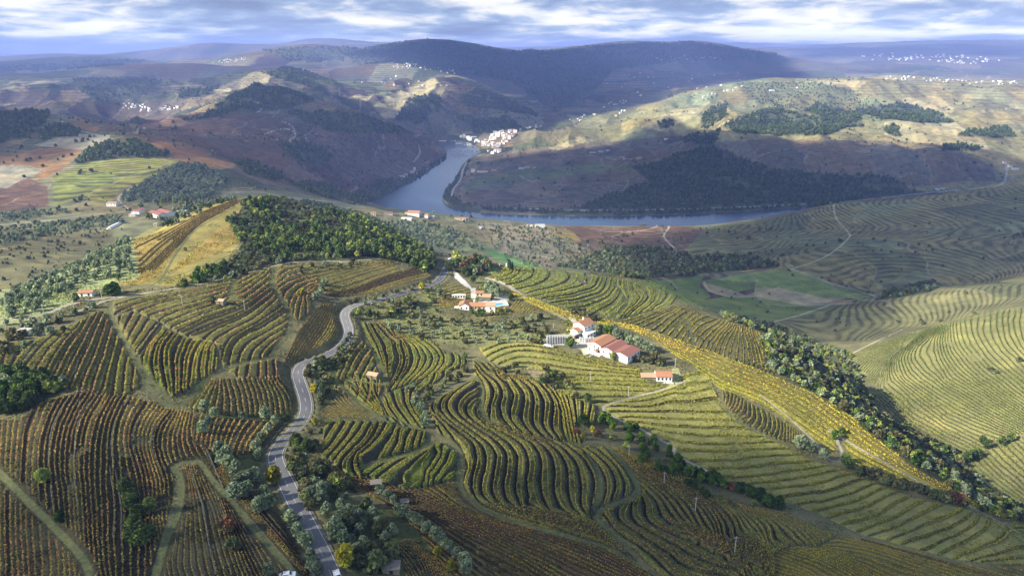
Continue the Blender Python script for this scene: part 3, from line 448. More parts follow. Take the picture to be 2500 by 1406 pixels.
def at(px, py, Z=None):
    """points of the ground seen through photograph pixels"""
    px = np.atleast_1d(np.asarray(px, float)); py = np.atleast_1d(np.asarray(py, float))
    dx, dy, dz = ray(px, py); az = np.arctan2(dx, dy); el = dz / np.hypot(dx, dy)
    fi = np.interp(az, U, np.arange(NU)); i0 = np.clip(fi.astype(int), 0, NU - 2); t = fi - i0
    rs = []
    for k in (0, 1):
        r = np.empty(len(px))
        for n in range(len(px)):
            c = i0[n] + k; j = int(np.searchsorted(MX[c], el[n])); j = min(max(j, 1), NV - 1)
            e0, e1 = EL[c, j - 1], EL[c, j]
            s = 0 if e1 <= e0 else min(max((el[n] - e0) / (e1 - e0), 0), 1)
            r[n] = V[j - 1] + (V[j] - V[j - 1]) * s
        rs.append(r)
    d = np.abs(rs[0] - rs[1]) > .08
    lv = np.where(d, np.minimum(rs[0], rs[1]), rs[0] * (1 - t) + rs[1] * t)
    r = np.exp(lv); x = r * np.sin(az); y = r * np.cos(az)
    return np.stack([x, y, zat(x, y)], 1)

def zat(x, y):
    x = np.atleast_1d(x); y = np.atleast_1d(y)
    u = np.arctan2(x, y); v = np.log(np.hypot(x, y))
    fi = np.clip(np.interp(u, U, np.arange(NU)), 0, NU - 1.001); fj = np.clip(np.interp(v, V, np.arange(NV)), 0, NV - 1.001)
    i = fi.astype(int); j = fj.astype(int); a = fi - i; b = fj - j
    return (GZ[i, j] * (1 - a) * (1 - b) + GZ[i + 1, j] * a * (1 - b) + GZ[i, j + 1] * (1 - a) * b + GZ[i + 1, j + 1] * a * b)

WPX = 9 * fbm(GX / (RR * .025 + 1), GY / (RR * .05 + 1), 3, 121); WPY = WPX * .45
def poly_mask(P, vis=True, rag=0.0):
    P = np.asarray(P); m = (PXG > P[:, 0].min() - 6) & (PXG < P[:, 0].max() + 6) & (PYG > P[:, 1].min() - 4) & (PYG < P[:, 1].max() + 4)
    if vis: m &= VIS
    idx = np.nonzero(m)
    ins = in_poly(PXG[idx] + rag * WPX[idx], PYG[idx] + rag * WPY[idx], P)
    return idx[0][ins], idx[1][ins]

def smooth_line(q, step=None, n=None):
    q = np.asarray(q, float); L = np.hypot(*np.diff(q[:, :2], axis=0).T); s = np.concatenate([[0], np.cumsum(L)])
    t = np.linspace(0, s[-1], n or max(3, int(s[-1] / step) + 1))
    out = np.zeros((len(t), q.shape[1]))
    # Catmull-Rom through the points
    k = np.clip(np.searchsorted(s, t, side='right') - 1, 0, len(q) - 2); f = (t - s[k]) / np.maximum(s[k + 1] - s[k], 1e-9)
    g = lambda i: q[np.clip(i, 0, len(q) - 1)]
    f = f[:, None]; p0, p1, p2, p3 = g(k - 1), g(k), g(k + 1), g(k + 2)
    return .5 * (2 * p1 + (p2 - p0) * f + (2 * p0 - 5 * p1 + 4 * p2 - p3) * f ** 2 + (3 * p1 - p0 - 3 * p2 + p3) * f ** 3)

# ---- ground colours
CA = np.zeros((NU, NV, 3), np.float32); CB = np.zeros((NU, NV, 3), np.float32)
PH = np.zeros((NU, NV), np.float32); MIXW = np.zeros((NU, NV), np.float32)
CA[:] = (.15, .14, .07); CB[:] = (.10, .09, .06)
# mosaic of parcels beyond the near ridge
wx = GX + 60 * fbm(GX / 170, GY / 170, 3, 21); wy = GY + 60 * fbm(GX / 170, GY / 170, 3, 22)
cell = np.where(RR < 2400, 105., np.where(RR < 6500, 190., 420.))
ci = np.floor(wx / cell).astype(int); cj = np.floor((wy + 31 * ci % 70) / (cell * 1.25)).astype(int)
hsh = _hash(ci, cj, 5); hs2 = _hash(ci, cj, 77)
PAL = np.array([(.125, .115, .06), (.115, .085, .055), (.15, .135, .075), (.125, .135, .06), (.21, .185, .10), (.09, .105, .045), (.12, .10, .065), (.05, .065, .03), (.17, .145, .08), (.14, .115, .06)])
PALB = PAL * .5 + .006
pi_ = (hsh * len(PAL)).astype(int).clip(0, len(PAL) - 1)
farm = RR > 900
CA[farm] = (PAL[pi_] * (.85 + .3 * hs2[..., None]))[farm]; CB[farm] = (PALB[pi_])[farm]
dzr = np.where(RR < 2400, 2.1, np.where(RR < 5000, 4.8, 16.))
hn = fbm(GX / 110, GY / 110, 3, 31) * 2.6
PH[:] = (Z0 + hn) / dzr; MIXW[farm] = 1.0
MIXW[pi_ == 7] = 0
FOREST = np.zeros((NU, NV), bool)

COVER = """
righthill|1330,362 1420,300 1500,272 1650,231 1720,213 1850,191 2100,189 2180,180 2330,192 2520,200 2520,450 2300,470 2200,462 2000,425 1850,400 1740,350 1640,330 1500,345 1400,345
rightbank|1150,390 1250,370 1400,345 1500,345 1640,330 1700,345 1640,375 1560,400 1590,445 1440,507 1250,513 1120,498 1095,475 1115,440
rightbrown|1740,350 1900,340 2150,345 2300,365 2420,400 2430,440 2200,455 2030,430 1880,410
greenpatch|1320,412 1450,400 1560,400 1570,412 1420,425 1300,440 1200,452 1120,470 1150,440 1240,425
valley|0,470 150,440 330,420 560,460 700,465 900,505 1000,530 1200,540 1345,548 1500,553 1800,545 1700,600 1500,640 1240,650 1000,600 900,545 760,505 600,480 480,505 330,585 150,665 0,740
hill_rows|1800,545 1900,530 2040,497 2250,475 2500,432 2560,420 2560,680 2500,655 2400,665 2300,700 2150,725 2130,715 1930,655 1900,645 1850,630 1700,625 1570,655 1640,620 1700,590 1740,560
hill_rows|1880,785 2060,742 2150,722 2300,700 2400,668 2500,655 2560,650 2560,760 2500,752 2280,800 2100,835 2000,825
vine_green|1710,688 1760,680 1850,664 1915,655 1960,665 2050,700 2125,725 2090,730 2010,725 1950,715 1870,700 1800,712
vine_green|1720,735 1780,722 1850,722 1960,742 2060,743 1980,765 1890,785 1800,775 1700,750
vine_green|1530,688 1650,680 1720,672 1710,700 1740,725 1700,745 1640,730
grass_tan|1712,690 1760,700 1820,720 1850,712 1900,700 1960,715 2020,728 2090,732 2060,744 1960,745 1850,725 1780,726 1730,712
brownvine|1345,550 1500,555 1640,548 1720,560 1680,600 1640,640 1560,640 1480,630 1400,590 1350,570
tan_orchard|1165,545 1345,552 1400,590 1480,640 1440,640 1340,655 1240,640 1210,610 1180,570
greenrows|920,548 1000,535 1120,560 1170,590 1175,605 1120,615 1040,600 970,580
greenlawn|1170,600 1250,625 1300,640 1320,655 1240,650 1195,620
brownvine|600,340 800,320 1000,330 1060,345 1080,380 1020,420 960,440 880,480 760,460 640,440 560,400
brownvine|330,300 480,275 640,280 700,330 600,400 560,400 420,370 350,345
rustvine|370,350 440,345 500,365 580,402 500,412 440,395
rustvine|0,405 40,380 100,362 200,365 200,375 150,415 100,440 85,430 110,415 60,405
redvine|0,465 60,430 115,455 120,505 60,515 0,520
greenvine|130,430 200,400 330,385 430,390 440,400 380,430 300,460 270,495 200,490 130,500
tanbare|85,355 150,330 270,330 265,355 200,368 130,360
rustvine|165,292 210,292 245,315 235,325 190,312
tanbare|0,405 60,407 105,420 60,440 20,460 0,460
drygrass|0,590 150,560 250,560 280,570 180,620 100,650 60,690 0,710
slopegrass|0,735 60,700 150,665 250,615 320,580 340,640 340,690 260,700 180,740 60,790 0,800
tanfield|940,240 1000,215 1060,190 1090,215 1060,260 1000,290 940,290 910,260
tanfield|560,205 620,178 660,172 650,200 560,225 470,230
tanfield|1330,360 1420,335 1460,345 1360,365
tanfield|1560,310 1650,260 1720,230 1750,240 1700,280 1620,320
tanfield|2160,300 2240,285 2330,300 2400,340 2420,370 2330,350 2230,365 2160,345
tanfield|1900,215 1990,195 2120,200 2100,212 2000,215 1920,225
tanfield|2200,240 2290,235 2330,270 2290,290 2220,270
hillgreen|1640,240 1740,215 1850,192 1900,195 1800,225 1700,262 1600,275
orchards|1800,205 2000,200 2200,260 2150,300 1990,275 1850,255
hilltop|325,580 450,515 600,480 610,540 560,620 470,690 400,700 340,690
forest|555,550 590,500 640,482 720,492 800,500 900,532 960,560 1000,592 1060,632 1062,655 1040,668 985,640 900,628 800,632 690,640 640,652 560,682 470,694 430,706 440,694 480,676 560,644 590,600
forest|0,290 80,274 125,276 110,300 60,340 0,385
forest|100,320 150,305 200,320 190,335 130,335 90,350
forest|180,395 250,350 330,345 420,378 410,386 300,386 190,402
olives|290,492 310,470 440,398 500,405 548,430 545,462 500,485 400,497
forest|400,305 440,298 500,283 560,237 630,209 700,219 770,245 700,264 640,272 590,267 520,290
forest|690,270 800,270 880,282 960,306 1010,330 900,327 800,322 740,300
forest|680,350 740,345 825,380 790,402 720,392
forest|880,470 930,440 985,441 1020,422 1060,398 1084,384 1092,388 1040,426 1002,452 940,480 890,502 845,490
forest|560,390 640,400 700,430 660,442 600,425
forest|700,440 800,450 860,480 800,485 740,465
forest|1420,507 1500,470 1570,450 1580,440 1545,410 1640,380 1720,360 1750,360 1800,385 1880,410 2030,425 2150,430 2200,445 2230,468 2100,488 2000,502 1800,517 1600,524 1440,524 1200,517 1100,502 1082,485 1090,465 1108,445 1122,420 1132,402 1148,390 1150,396 1128,440 1105,465 1110,485 1140,500 1250,512
forest|1655,340 1700,325 1762,320 1745,360 1700,355
forest|1710,290 1740,262 1780,255 1775,285 1730,318 1712,312
forest|1765,310 1850,275 1900,265 1990,285 2080,305 2030,327 1900,332 1800,326
forest|1990,250 2100,280 2110,312 2050,310 1960,270
forest|2080,270 2200,250 2300,280 2330,300 2250,300 2150,290
forest|2150,310 2190,305 2200,335 2170,330
forest|2330,330 2460,305 2475,335 2370,337
forest|2290,358 2330,350 2400,362 2380,372 2300,368
forest|1600,300 1640,290 1650,305 1610,315
forest|1350,650 1420,640 1480,604 1600,600 1680,622 1730,655 1560,682 1480,668
forest|1570,655 1700,626 1800,624 1895,642 1900,652 1800,662 1650,674
forest|1740,768 1850,782 1905,802 1980,832 2070,862 2090,900 2112,960 2140,1010 2200,1052 2300,1090 2362,1130 2392,1180 2450,1230 2520,1275 2520,1312 2435,1262 2298,1180 2162,1088 2060,1006 1991,962 1935,930 1870,895 1850,825 1935,848 1800,790
forest|2150,715 2250,690 2300,690 2290,705 2200,725 2130,735
forest|0,905 80,915 150,932 168,950 100,985 60,1010 0,1018
scrubdark|500,940 560,985 700,985 730,1000 700,1060 660,1110 680,1160 720,1230 700,1240 620,1200 560,1130 520,1100 490,1030
scrubdark|300,1180 340,1170 380,1240 390,1330 340,1340 300,1280
scrubdark|690,1140 760,1190 900,1230 960,1240 1020,1300 1150,1420 830,1420 760,1290 700,1200
scrubdark|720,870 800,860 860,900 800,1000 760,1030 780,960 740,910
drygrass|1050,700 1250,700 1400,790 1600,870 1660,900 1560,920 1340,860 1100,850
olivegrass|900,790 1050,770 1200,790 1330,770 1350,830 1250,840 1150,850 1000,820 930,790
olivegrass|860,740 1000,700 1080,690 1110,740 1050,790 900,780
forest|1120,640 1180,650 1180,668 1130,675 1100,660
forest|870,122 950,110 1045,97 1150,110 1250,128 1400,120 1500,109 1690,102 1770,116 1900,134 1880,150 1650,150 1500,170 1450,230 1350,275 1250,200 1110,184 960,155 870,160 850,140
forest|640,178 690,162 740,172 820,200 840,215 760,215 690,195
forest|180,195 380,188 400,200 350,230 240,252 200,225
forest|440,220 540,213 500,235 440,240
forest|640,122 740,113 880,119 840,152 700,150
forest|1010,235 1075,230 1075,265 1020,302 960,300
forest|1160,300 1240,285 1275,312 1200,327 1160,330
forest|1190,228 1300,268 1312,285 1250,275
forest|0,152 250,139 360,150 200,170 0,190
"""
CCOL = dict(righthill=((.225, .205, .095), (.15, .14, .065), .9), rightbank=((.15, .12, .075), (.09, .075, .05), 1.), rightbrown=((.155, .13, .085), (.10, .08, .055), 1.), greenpatch=((.12, .135, .05), (.08, .085, .04), .8), hilltop=((.24, .205, .065), 0, 0), valley=((.15, .145, .07), (.095, .09, .05), .6), hill_rows=((.17, .165, .072), (.075, .078, .034), 1.), vine_green=((.13, .17, .05), (.10, .09, .05), 0), grass_tan=((.26, .22, .13), 0, 0),
            brownvine=((.15, .095, .06), (.07, .052, .038), 1.), tan_orchard=((.20, .165, .10), 0, 0), greenrows=((.17, .19, .085), (.07, .085, .045), 1.), greenlawn=((.09, .19, .05), 0, 0), redvine=((.15, .085, .055), (.10, .065, .045), .7),
            rustvine=((.23, .13, .055), (.17, .11, .05), .5), greenvine=((.19, .20, .045), (.075, .075, .035), 1.), tanbare=((.26, .235, .16), 0, 0), drygrass=((.165, .155, .075), (.10, .095, .045), .9), slopegrass=((.26, .29, .13), 0, 0),
            sunlit_tan=((.34, .29, .15), (.24, .21, .11), .5), hillgreen=((.22, .23, .11), (.14, .15, .08), .6), orchards=((.165, .175, .08), (.11, .12, .06), .6), forest=((.075, .085, .038), 0, 0), olives=((.10, .115, .065), 0, 0),  # the tan field patches paint sunlit spots into the ground colour
            scrubdark=((.085, .095, .035), 0, 0), olivegrass=((.20, .20, .08), (.14, .125, .075), .35))
for _ln in COVER.strip().splitlines():
    c_, p_ = _ln.split('|'); a_, b_, m_ = CCOL[c_]
    P_ = widen(PP(p_)); q_ = poly_mask(P_, rag=1.0)
    # ragged outlines
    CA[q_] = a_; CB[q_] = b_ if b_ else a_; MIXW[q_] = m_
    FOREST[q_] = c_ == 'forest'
# plots inside the larger slopes, with walls and paths between them
_m = (RR > 950) & (RR < 9000) & ~FOREST
_v = (.74 + .52 * hs2)[..., None]; _w = np.stack([1 + .22 * (hsh - .5), np.ones_like(hsh), 1 - .18 * (hsh - .5)], -1)
CA[_m] = (CA * _v * _w)[_m]; CB[_m] = (CB * _v * _w)[_m]
_fx = wx / cell - np.floor(wx / cell); _fy = (wy + 31 * ci % 70) / (cell * 1.25); _fy = _fy - np.floor(_fy)
_e = _m & (RR < 5500) & (GZ > 4) & ((_fx < .03) | (_fy < .026)) & (vnoise(GX / 130, GY / 130, 171) > .42)
CA[_e] = CA[_e] * .45 + np.array((.26, .23, .15), np.float32) * .55; MIXW[_e] = 0
q_ = poly_mask(PP("1345,552 1400,565 1420,590 1390,592 1355,575")); CA[q_] = (.21, .16, .05); CB[q_] = (.16, .12, .05)

# ---- vineyard blocks: phase, colours and terraces
DISP = np.zeros((NU, NV))
BMASK = np.zeros((NU, NV), np.int16)
for bi, b in enumerate(BL):
    q = poly_mask(b.poly)
    if len(q[0]) == 0: continue
    ph = b.phase(PXG[q], PYG[q])
    k = b.k
    f = ph - np.floor(ph)
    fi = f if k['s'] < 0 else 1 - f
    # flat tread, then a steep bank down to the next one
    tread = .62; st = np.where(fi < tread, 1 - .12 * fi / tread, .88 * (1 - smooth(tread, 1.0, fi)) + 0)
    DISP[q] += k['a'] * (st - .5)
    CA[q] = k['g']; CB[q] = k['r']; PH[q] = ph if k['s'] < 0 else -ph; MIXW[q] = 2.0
    BMASK[q] = bi + 1
GZ = GZ + DISP

# ---- tracks and roads: outline in pixels, half width in metres, colour
ROAD_PX = [(830, 1470), (812, 1412), (790, 1360), (755, 1290), (720, 1222), (692, 1165), (676, 1135), (670, 1112), (680, 1090), (705, 1062), (735, 1030), (748, 1005), (746, 975), (736, 945), (727, 920), (725, 903), (738, 888), (765, 879), (800, 866), (830, 848), (849, 825), (853, 802), (842, 780), (838, 765), (850, 752), (880, 742), (930, 731), (980, 717), (1030, 703), (1065, 690), (1080, 676), (1088, 658), (1096, 642), (1101, 632)]
TRACKS = """
grass|1.6|@4 760,840 790,920 880,1080 960,1220 1050,1340 1200,1500 1210,1560
grass|1.6|@4 1990,540 1950,620 1955,720 2030,820 2085,950 2060,1050 1990,1130 1930,1210 1700,1260 1560,1320 1430,1400 @7 1400,90 1310,170 1210,200 1100,110 1030,20
grass|1.6|@4 1700,630 1660,700 1665,790 1740,790
dirt|1.6|@4 720,810 1000,755 1400,690 1700,620 2010,545 2200,520 2490,525 @5 0,528 200,510 400,497
dirt|2.0|@4 40,945 300,900 500,830 700,790 @4 880,770
dirt|1.5|@4 520,900 620,850 740,810
grass|1.8|@4 820,700 1000,700 1140,660 1250,480 1340,360 1420,280 1580,190 1680,130
grass|1.4|@4 1130,670 1300,610 1500,540 1700,450
grass|1.4|@5 150,960 200,1080 270,1200 310,1300 330,1400 @8 60,0 130,60
grass|1.5|@8 0,20 150,180 290,265 345,270 410,300 440,330 470,340
grass|1.5|@8 980,-20 1030,60 1020,200 1060,290 1110,320
grass|1.5|@8 345,275 560,345 720,400 820,450 880,540 872,640 865,720 890,790 950,860 1080,950 1250,1020 1500,1085 1850,1180 2050,1260 2160,1330
grass|1.5|@8 180,630 220,605 400,560 560,515 720,430
grass|1.6|@8 1640,440 1750,470 1900,470 2010,560 2100,680 2150,780 2110,840 1960,900 1870,930 1840,990 1950,1090 2150,1290 2300,1420
grass|1.3|@8 1780,540 1860,650 1880,760 1860,860 1835,985
grass|1.6|@7 1110,1420 1190,1150 1280,930 1295,720 1240,640 1290,600 1370,590 1440,610 1550,760 1680,900 1850,1110 2110,1390
grass|1.8|@7 -20,650 150,820 300,970 450,1120 600,1290 640,1400
dirt|1.4|@8 2480,10 2300,80 2100,130 1900,200 @8 2000,280 2150,345 2280,420 2400,480 @9 0,540 200,640 380,745
grass|1.5|@9 370,745 480,745 780,880 1000,960 1330,1120 1500,1160 2000,1300 2500,1400
grass|1.3|@9 330,185 480,325 720,440 1000,580 1200,640 1700,835 2100,930 2490,1165
dirt|1.4|@9 600,110 700,185 850,310 1050,500
dirt|1.5|@9 1180,415 1450,570 1800,760 2100,900 2450,1090
dirt|1.5|@9 1090,370 1160,390 1150,430 1190,520 1185,570 1140,585 1090,570
dirt|1.6|@6 1240,1190 1440,1090 1620,1010
grass|1.4|@6 0,1010 70,930 130,1130
grass|1.4|@5 1990,690 2060,800 2040,860 1960,930
grass|1.5|@5 2000,945 2200,890 2390,835
dirt|2.4|@5 1060,640 1200,690 1400,820 1530,885 1620,930 1700,960
dirt|2.0|@6 820,575 950,620 1150,690 1430,770
dirt|2.0|@6 1160,90 1130,130 1150,220 1230,310 1240,350 1130,450 1000,520 830,575
dirt|2.0|@6 200,665 230,720 300,755 420,775 560,770 680,765 800,790 920,830 1100,830 1250,822
dirt|2.0|@6 650,965 850,915 1100,835
dirt|1.6|@5 1150,465 1260,450 1400,475 1700,525 1900,555
dirt|1.6|@5 1500,310 1600,370 1700,430 1810,530
dirt|2.4|@5 1840,300 1950,310 2190,300 2350,250 2385,270 2330,340 2420,440
dirt|2.6|0,549 100,540 200,527 310,515 296,498 290,480 330,455 380,435 430,415 446,400
dirt|2.4|0,405 60,405 110,418
dirt|2.5|150,296 180,314 240,330
dirt|2.5|352,310 335,322 360,333
dirt|3|600,235 640,262 625,275
dirt|3|640,330 690,315 720,325 705,345 660,340
dirt|3.2|690,345 720,335 715,310 690,297
dirt|3|745,330 750,345
dirt|2.6|555,470 640,470 680,478 700,485
dirt|4|1010,395 1025,375 1022,355
dirt|3|690,480 760,490 830,492
rail|4.5|1103,478 1108,460 1124,440 1130,415 1140,398
rail|3.5|1250,508 1400,513 1600,512 1800,506 1990,497 2070,492 2200,478 2300,468 2440,452 2458,420 2455,400
dirt|4|2380,280 2430,270 2490,262
dirt|4|1660,345 1740,318 1770,300 1850,285
dirt|5|2360,185 2420,190 2480,200
dirt|4|1480,385 1510,390 1580,385
dirt|4|1270,430 1300,445 1310,440
"""
TC = dict(grass=(.12, .13, .055), dirt=(.34, .31, .23), rail=(.36, .35, .34))
def paint_line(q, hw, col, soft=.6, wob=0.0, flat=False):
    """paint a track of true width along a ground polyline"""
    x, y = q[:, 0], q[:, 1]
    r = np.hypot(x, y); u = np.arctan2(x, y)
    pad = hw * 3 + 8
    i0, i1 = np.searchsorted(U, [u.min() - pad / r.min(), u.max() + pad / r.min()]); j0, j1 = np.searchsorted(V, [math.log(max(r.min() - pad, 40)), math.log(r.max() + pad)])
    i0 = max(i0 - 1, 0); j0 = max(j0 - 1, 0)
    sl = (slice(i0, i1 + 1), slice(j0, j1 + 1))
    if GX[sl].size == 0: return None
    step = max(1, len(q) // 260)
    d = seg_dist(GX[sl], GY[sl], q[::step, :2] if step > 1 else q[:, :2])
    hw = hw * (.52 if hw < 1.9 else .75); hw2 = np.maximum(hw, RR[sl] * .00055)
    w_ = (1 - smooth(hw2 * .75, hw2 * 1.25, d))
    A = CA[sl]; A += (np.array(col, np.float32) - A) * w_[..., None].astype(np.float32)
    B = CB[sl]; B += (np.array(col, np.float32) - B) * w_[..., None].astype(np.float32)
    MIXW[sl] *= (1 - w_); PHm = w_
    return sl, d
TRK = []
for _ln in TRACKS.strip().splitlines():
    c_, h_, p_ = _ln.split('|'); q = smooth_line(PP(p_), step=9)
    g = at(q[:, 0], q[:, 1])
    keep = np.ones(len(g), bool)
    dd = np.hypot(*np.diff(g[:, :2], axis=0).T); ok = np.concatenate([[True], dd < 60 + .06 * np.hypot(g[1:, 0], g[1:, 1])])
    g = g[ok]
    if len(g) < 2: continue
    r_ = paint_line(g, float(h_), TC[c_]); TRK.append((float(h_), g))
    if r_ and c_ == 'rail': FOREST[r_[0]] &= r_[1] > 11
    if r_ and float(h_) < 2.3:                     # level the ground under the track
        sl, d = r_; w_ = 1 - smooth(float(h_) * .9, float(h_) * 2.2, d); GZ[sl] -= DISP[sl] * w_
# the paved road: a bench cut into the slope
_q = smooth_line(np.array(ROAD_PX, float), step=6)
ROADP = at(_q[:, 0], _q[:, 1]); 
for _ in range(10): ROADP[1:-1] = .25 * ROADP[:-2] + .5 * ROADP[1:-1] + .25 * ROADP[2:]
ROADP = smooth_line(ROADP, step=2.0)
rx, ry = ROADP[:, 0], ROADP[:, 1]; rr_ = np.hypot(rx, ry)
i0, i1 = np.searchsorted(U, [np.arctan2(rx, ry).min() - .09, np.arctan2(rx, ry).max() + .09]); j0, j1 = np.searchsorted(V, [math.log(rr_.min() - 14), math.log(rr_.max() + 14)])
sl = (slice(i0, i1), slice(j0, j1)); gx, gy = GX[sl].ravel(), GY[sl].ravel(); dmin = np.full(len(gx), 1e9); zr = np.zeros(len(gx))
for k in range(0, len(ROADP), 3):
    d = (gx - rx[k]) ** 2 + (gy - ry[k]) ** 2; m = d < dmin; dmin[m] = d[m]; zr[m] = ROADP[k, 2]
dmin = np.sqrt(dmin).reshape(GX[sl].shape); zr = zr.reshape(dmin.shape)
w_ = 1 - smooth(4.6, 9.0, dmin); GZ[sl] = GZ[sl] * (1 - w_) + (zr - .35) * w_
w_ = (1 - smooth(4.0, 6.5, dmin))[..., None].astype(np.float32); CA[sl] = CA[sl] * (1 - w_) + np.array((.15, .14, .07), np.float32) * w_; CB[sl] = CA[sl] * w_ + CB[sl] * (1 - w_); MIXW[sl] *= 1 - w_[..., 0]
ROAD_NEAR = (sl, dmin)

def pad_flat(px, py, rad, col=None, dz=0.0, rx=None):
    """level yard for a building"""
    g = at(px, py)[0]; u0 = math.atan2(g[0], g[1]); r0 = math.hypot(g[0], g[1])
    i0, i1 = np.searchsorted(U, [u0 - 2.2 * rad / r0, u0 + 2.2 * rad / r0]); j0, j1 = np.searchsorted(V, [math.log(r0 - 2.2 * rad), math.log(r0 + 2.2 * rad)])
    sl = (slice(i0, i1), slice(j0, j1)); d = np.hypot(GX[sl] - g[0], GY[sl] - g[1])
    w_ = 1 - smooth(rad * .95, rad * 1.6, d); GZ[sl] = GZ[sl] * (1 - w_) + (g[2] + dz) * w_
    if col is not None:
        w_ = (1 - smooth(rad * .8, rad * 1.0, d))[..., None].astype(np.float32); CA[sl] = CA[sl] * (1 - w_) + np.array(col, np.float32) * w_; CB[sl] = CB[sl] * (1 - w_) + np.array(col, np.float32) * w_
        MIXW[sl] *= 1 - w_[..., 0]
    return g

def refresh():
    global EL, MX
    EL = (GZ - CAM_Z) / RR; MX = np.maximum.accumulate(EL, 1)
def paint_poly(p, col, flat=None):
    q = poly_mask(PP(p)); CA[q] = col; CB[q] = col; MIXW[q] = 0
    if flat is not None:
        z = np.median(GZ[q]); GZ[q] = GZ[q] * (1 - flat) + z * flat
    return
# yards, courts, banks around the quintas
paint_poly("1330,836 1400,836 1440,850 1470,868 1500,880 1560,878 1556,862 1500,868 1450,855 1432,845 1420,822 1380,815 1335,822", (.46, .42, .30))
paint_poly("1392,800 1440,800 1472,826 1452,858 1425,868 1418,852 1400,850 1384,836", (.44, .41, .31))
paint_poly("1385,770 1400,768 1412,792 1440,825 1440,845 1410,835 1395,800", (.55, .51, .42))
paint_poly("1148,703 1163,703 1163,728 1200,738 1190,746 1150,730", (.55, .51, .44))
paint_poly("1106,660 1114,663 1150,700 1150,706 1136,700 1110,678", (.62, .58, .52))
paint_poly("1166,650 1175,645 1200,658 1240,648 1243,655 1215,664 1180,674 1165,690 1170,668", (.20, .25, .07))
paint_poly("1640,900 1655,898 1662,912 1655,935 1640,950 1630,945 1642,925", (.33, .33, .16))
paint_poly("1286,905 1330,905 1340,915 1300,922", (.30, .24, .15))
paint_poly("1210,722 1240,722 1242,735 1225,748 1190,755 1190,748", (.45, .42, .36))
refresh()

# ---- mesh
idx = np.arange(NU * NV).reshape(NU, NV)
F_ = np.stack([idx[:-1, :-1], idx[1:, :-1], idx[1:, 1:], idx[:-1, 1:]], -1).reshape(-1, 4)
m_ground, t = new_mat('ground_cover')
a1 = t('ShaderNodeAttribute', attribute_name='tone'); a2 = t('ShaderNodeAttribute', attribute_name='bank'); ph = t('ShaderNodeAttribute', attribute_name='row'); mw = t('ShaderNodeAttribute', attribute_name='rowmix')
geo = t('ShaderNodeNewGeometry'); pos = geo.outputs['Position']
nA = t('ShaderNodeTexNoise', i={'Vector': pos, 'Scale': .9, 'Detail': 6.0, 'Roughness': .65})
nB = t('ShaderNodeTexNoise', i={'Vector': pos, 'Scale': .045, 'Detail': 7.0, 'Roughness': .6})
nC = t('ShaderNodeTexNoise', i={'Vector': pos, 'Scale': .006, 'Detail': 6.0, 'Roughness': .6})
nD = t('ShaderNodeTexNoise', i={'Vector': pos, 'Scale': .28, 'Detail': 4.0, 'Roughness': .7})
nE = t('ShaderNodeTexNoise', i={'Vector': pos, 'Scale': .02, 'Detail': 5.0, 'Roughness': .65})
fr = t.math('FRACT', ph.outputs['Fac'])
wob = t.math('MULTIPLY_ADD', nD.outputs[0], .16, -.08)
fr2 = t.math('ADD', fr, wob)
# near blocks: bank where the fraction passes .62 ; far slopes: a thin hedge line per contour
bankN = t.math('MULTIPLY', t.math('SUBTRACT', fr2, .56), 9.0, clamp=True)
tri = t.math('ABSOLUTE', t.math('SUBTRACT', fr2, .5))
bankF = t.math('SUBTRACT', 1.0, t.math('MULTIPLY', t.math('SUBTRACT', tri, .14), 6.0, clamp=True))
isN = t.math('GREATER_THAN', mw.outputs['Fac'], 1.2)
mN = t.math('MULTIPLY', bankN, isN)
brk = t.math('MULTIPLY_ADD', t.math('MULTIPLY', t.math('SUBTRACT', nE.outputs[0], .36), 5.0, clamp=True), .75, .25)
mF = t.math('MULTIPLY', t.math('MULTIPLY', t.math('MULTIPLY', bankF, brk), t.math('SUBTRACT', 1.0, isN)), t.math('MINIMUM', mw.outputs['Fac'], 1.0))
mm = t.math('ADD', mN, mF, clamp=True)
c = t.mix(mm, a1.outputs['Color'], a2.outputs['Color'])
v1 = t.math('MULTIPLY_ADD', nA.outputs[0], 1.7, .15); v2 = t.math('MULTIPLY_ADD', nB.outputs[0], 1.6, .20); v3 = t.math('MULTIPLY_ADD', nC.outputs[0], .8, .6)
c = t.mix(1.0, c, t.math('MULTIPLY', t.math('MULTIPLY', v1, v2), v3), 'MULTIPLY')
# drifting dryness: patches lean to straw or to green
dry = t.math('MULTIPLY', t.math('SUBTRACT', nB.outputs[0], .5), 2.2, clamp=True)
c = t.mix(dry, c, t.mix(1.0, c, (1.35, 1.12, .82), 'MULTIPLY'))
grn = t.math('MULTIPLY', t.math('SUBTRACT', .47, nD.outputs[0]), 3.0, clamp=True)
c = t.mix(grn, c, t.mix(1.0, c, (.80, 1.02, .72), 'MULTIPLY'))
bsum = t.math('MULTIPLY_ADD', nA.outputs[0], .35, t.math('MULTIPLY', nD.outputs[0], 1.0))
bp = t('ShaderNodeBump', i={'Strength': .7, 'Distance': .8, 'Height': bsum})
b = t('ShaderNodeBsdfPrincipled', i={'Base Color': c, 'Roughness': .95, 'Specular IOR Level': .08, 'Normal': bp.outputs[0]})
t('ShaderNodeOutputMaterial', i={'Surface': b.outputs[0]})
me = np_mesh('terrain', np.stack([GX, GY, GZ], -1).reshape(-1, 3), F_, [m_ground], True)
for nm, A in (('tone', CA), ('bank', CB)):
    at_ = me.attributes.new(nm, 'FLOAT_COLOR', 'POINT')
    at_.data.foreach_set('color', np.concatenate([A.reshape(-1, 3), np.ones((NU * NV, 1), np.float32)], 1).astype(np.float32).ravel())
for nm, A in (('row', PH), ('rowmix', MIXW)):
    at_ = me.attributes.new(nm, 'FLOAT', 'POINT'); at_.data.foreach_set('value', A.astype(np.float32).ravel())
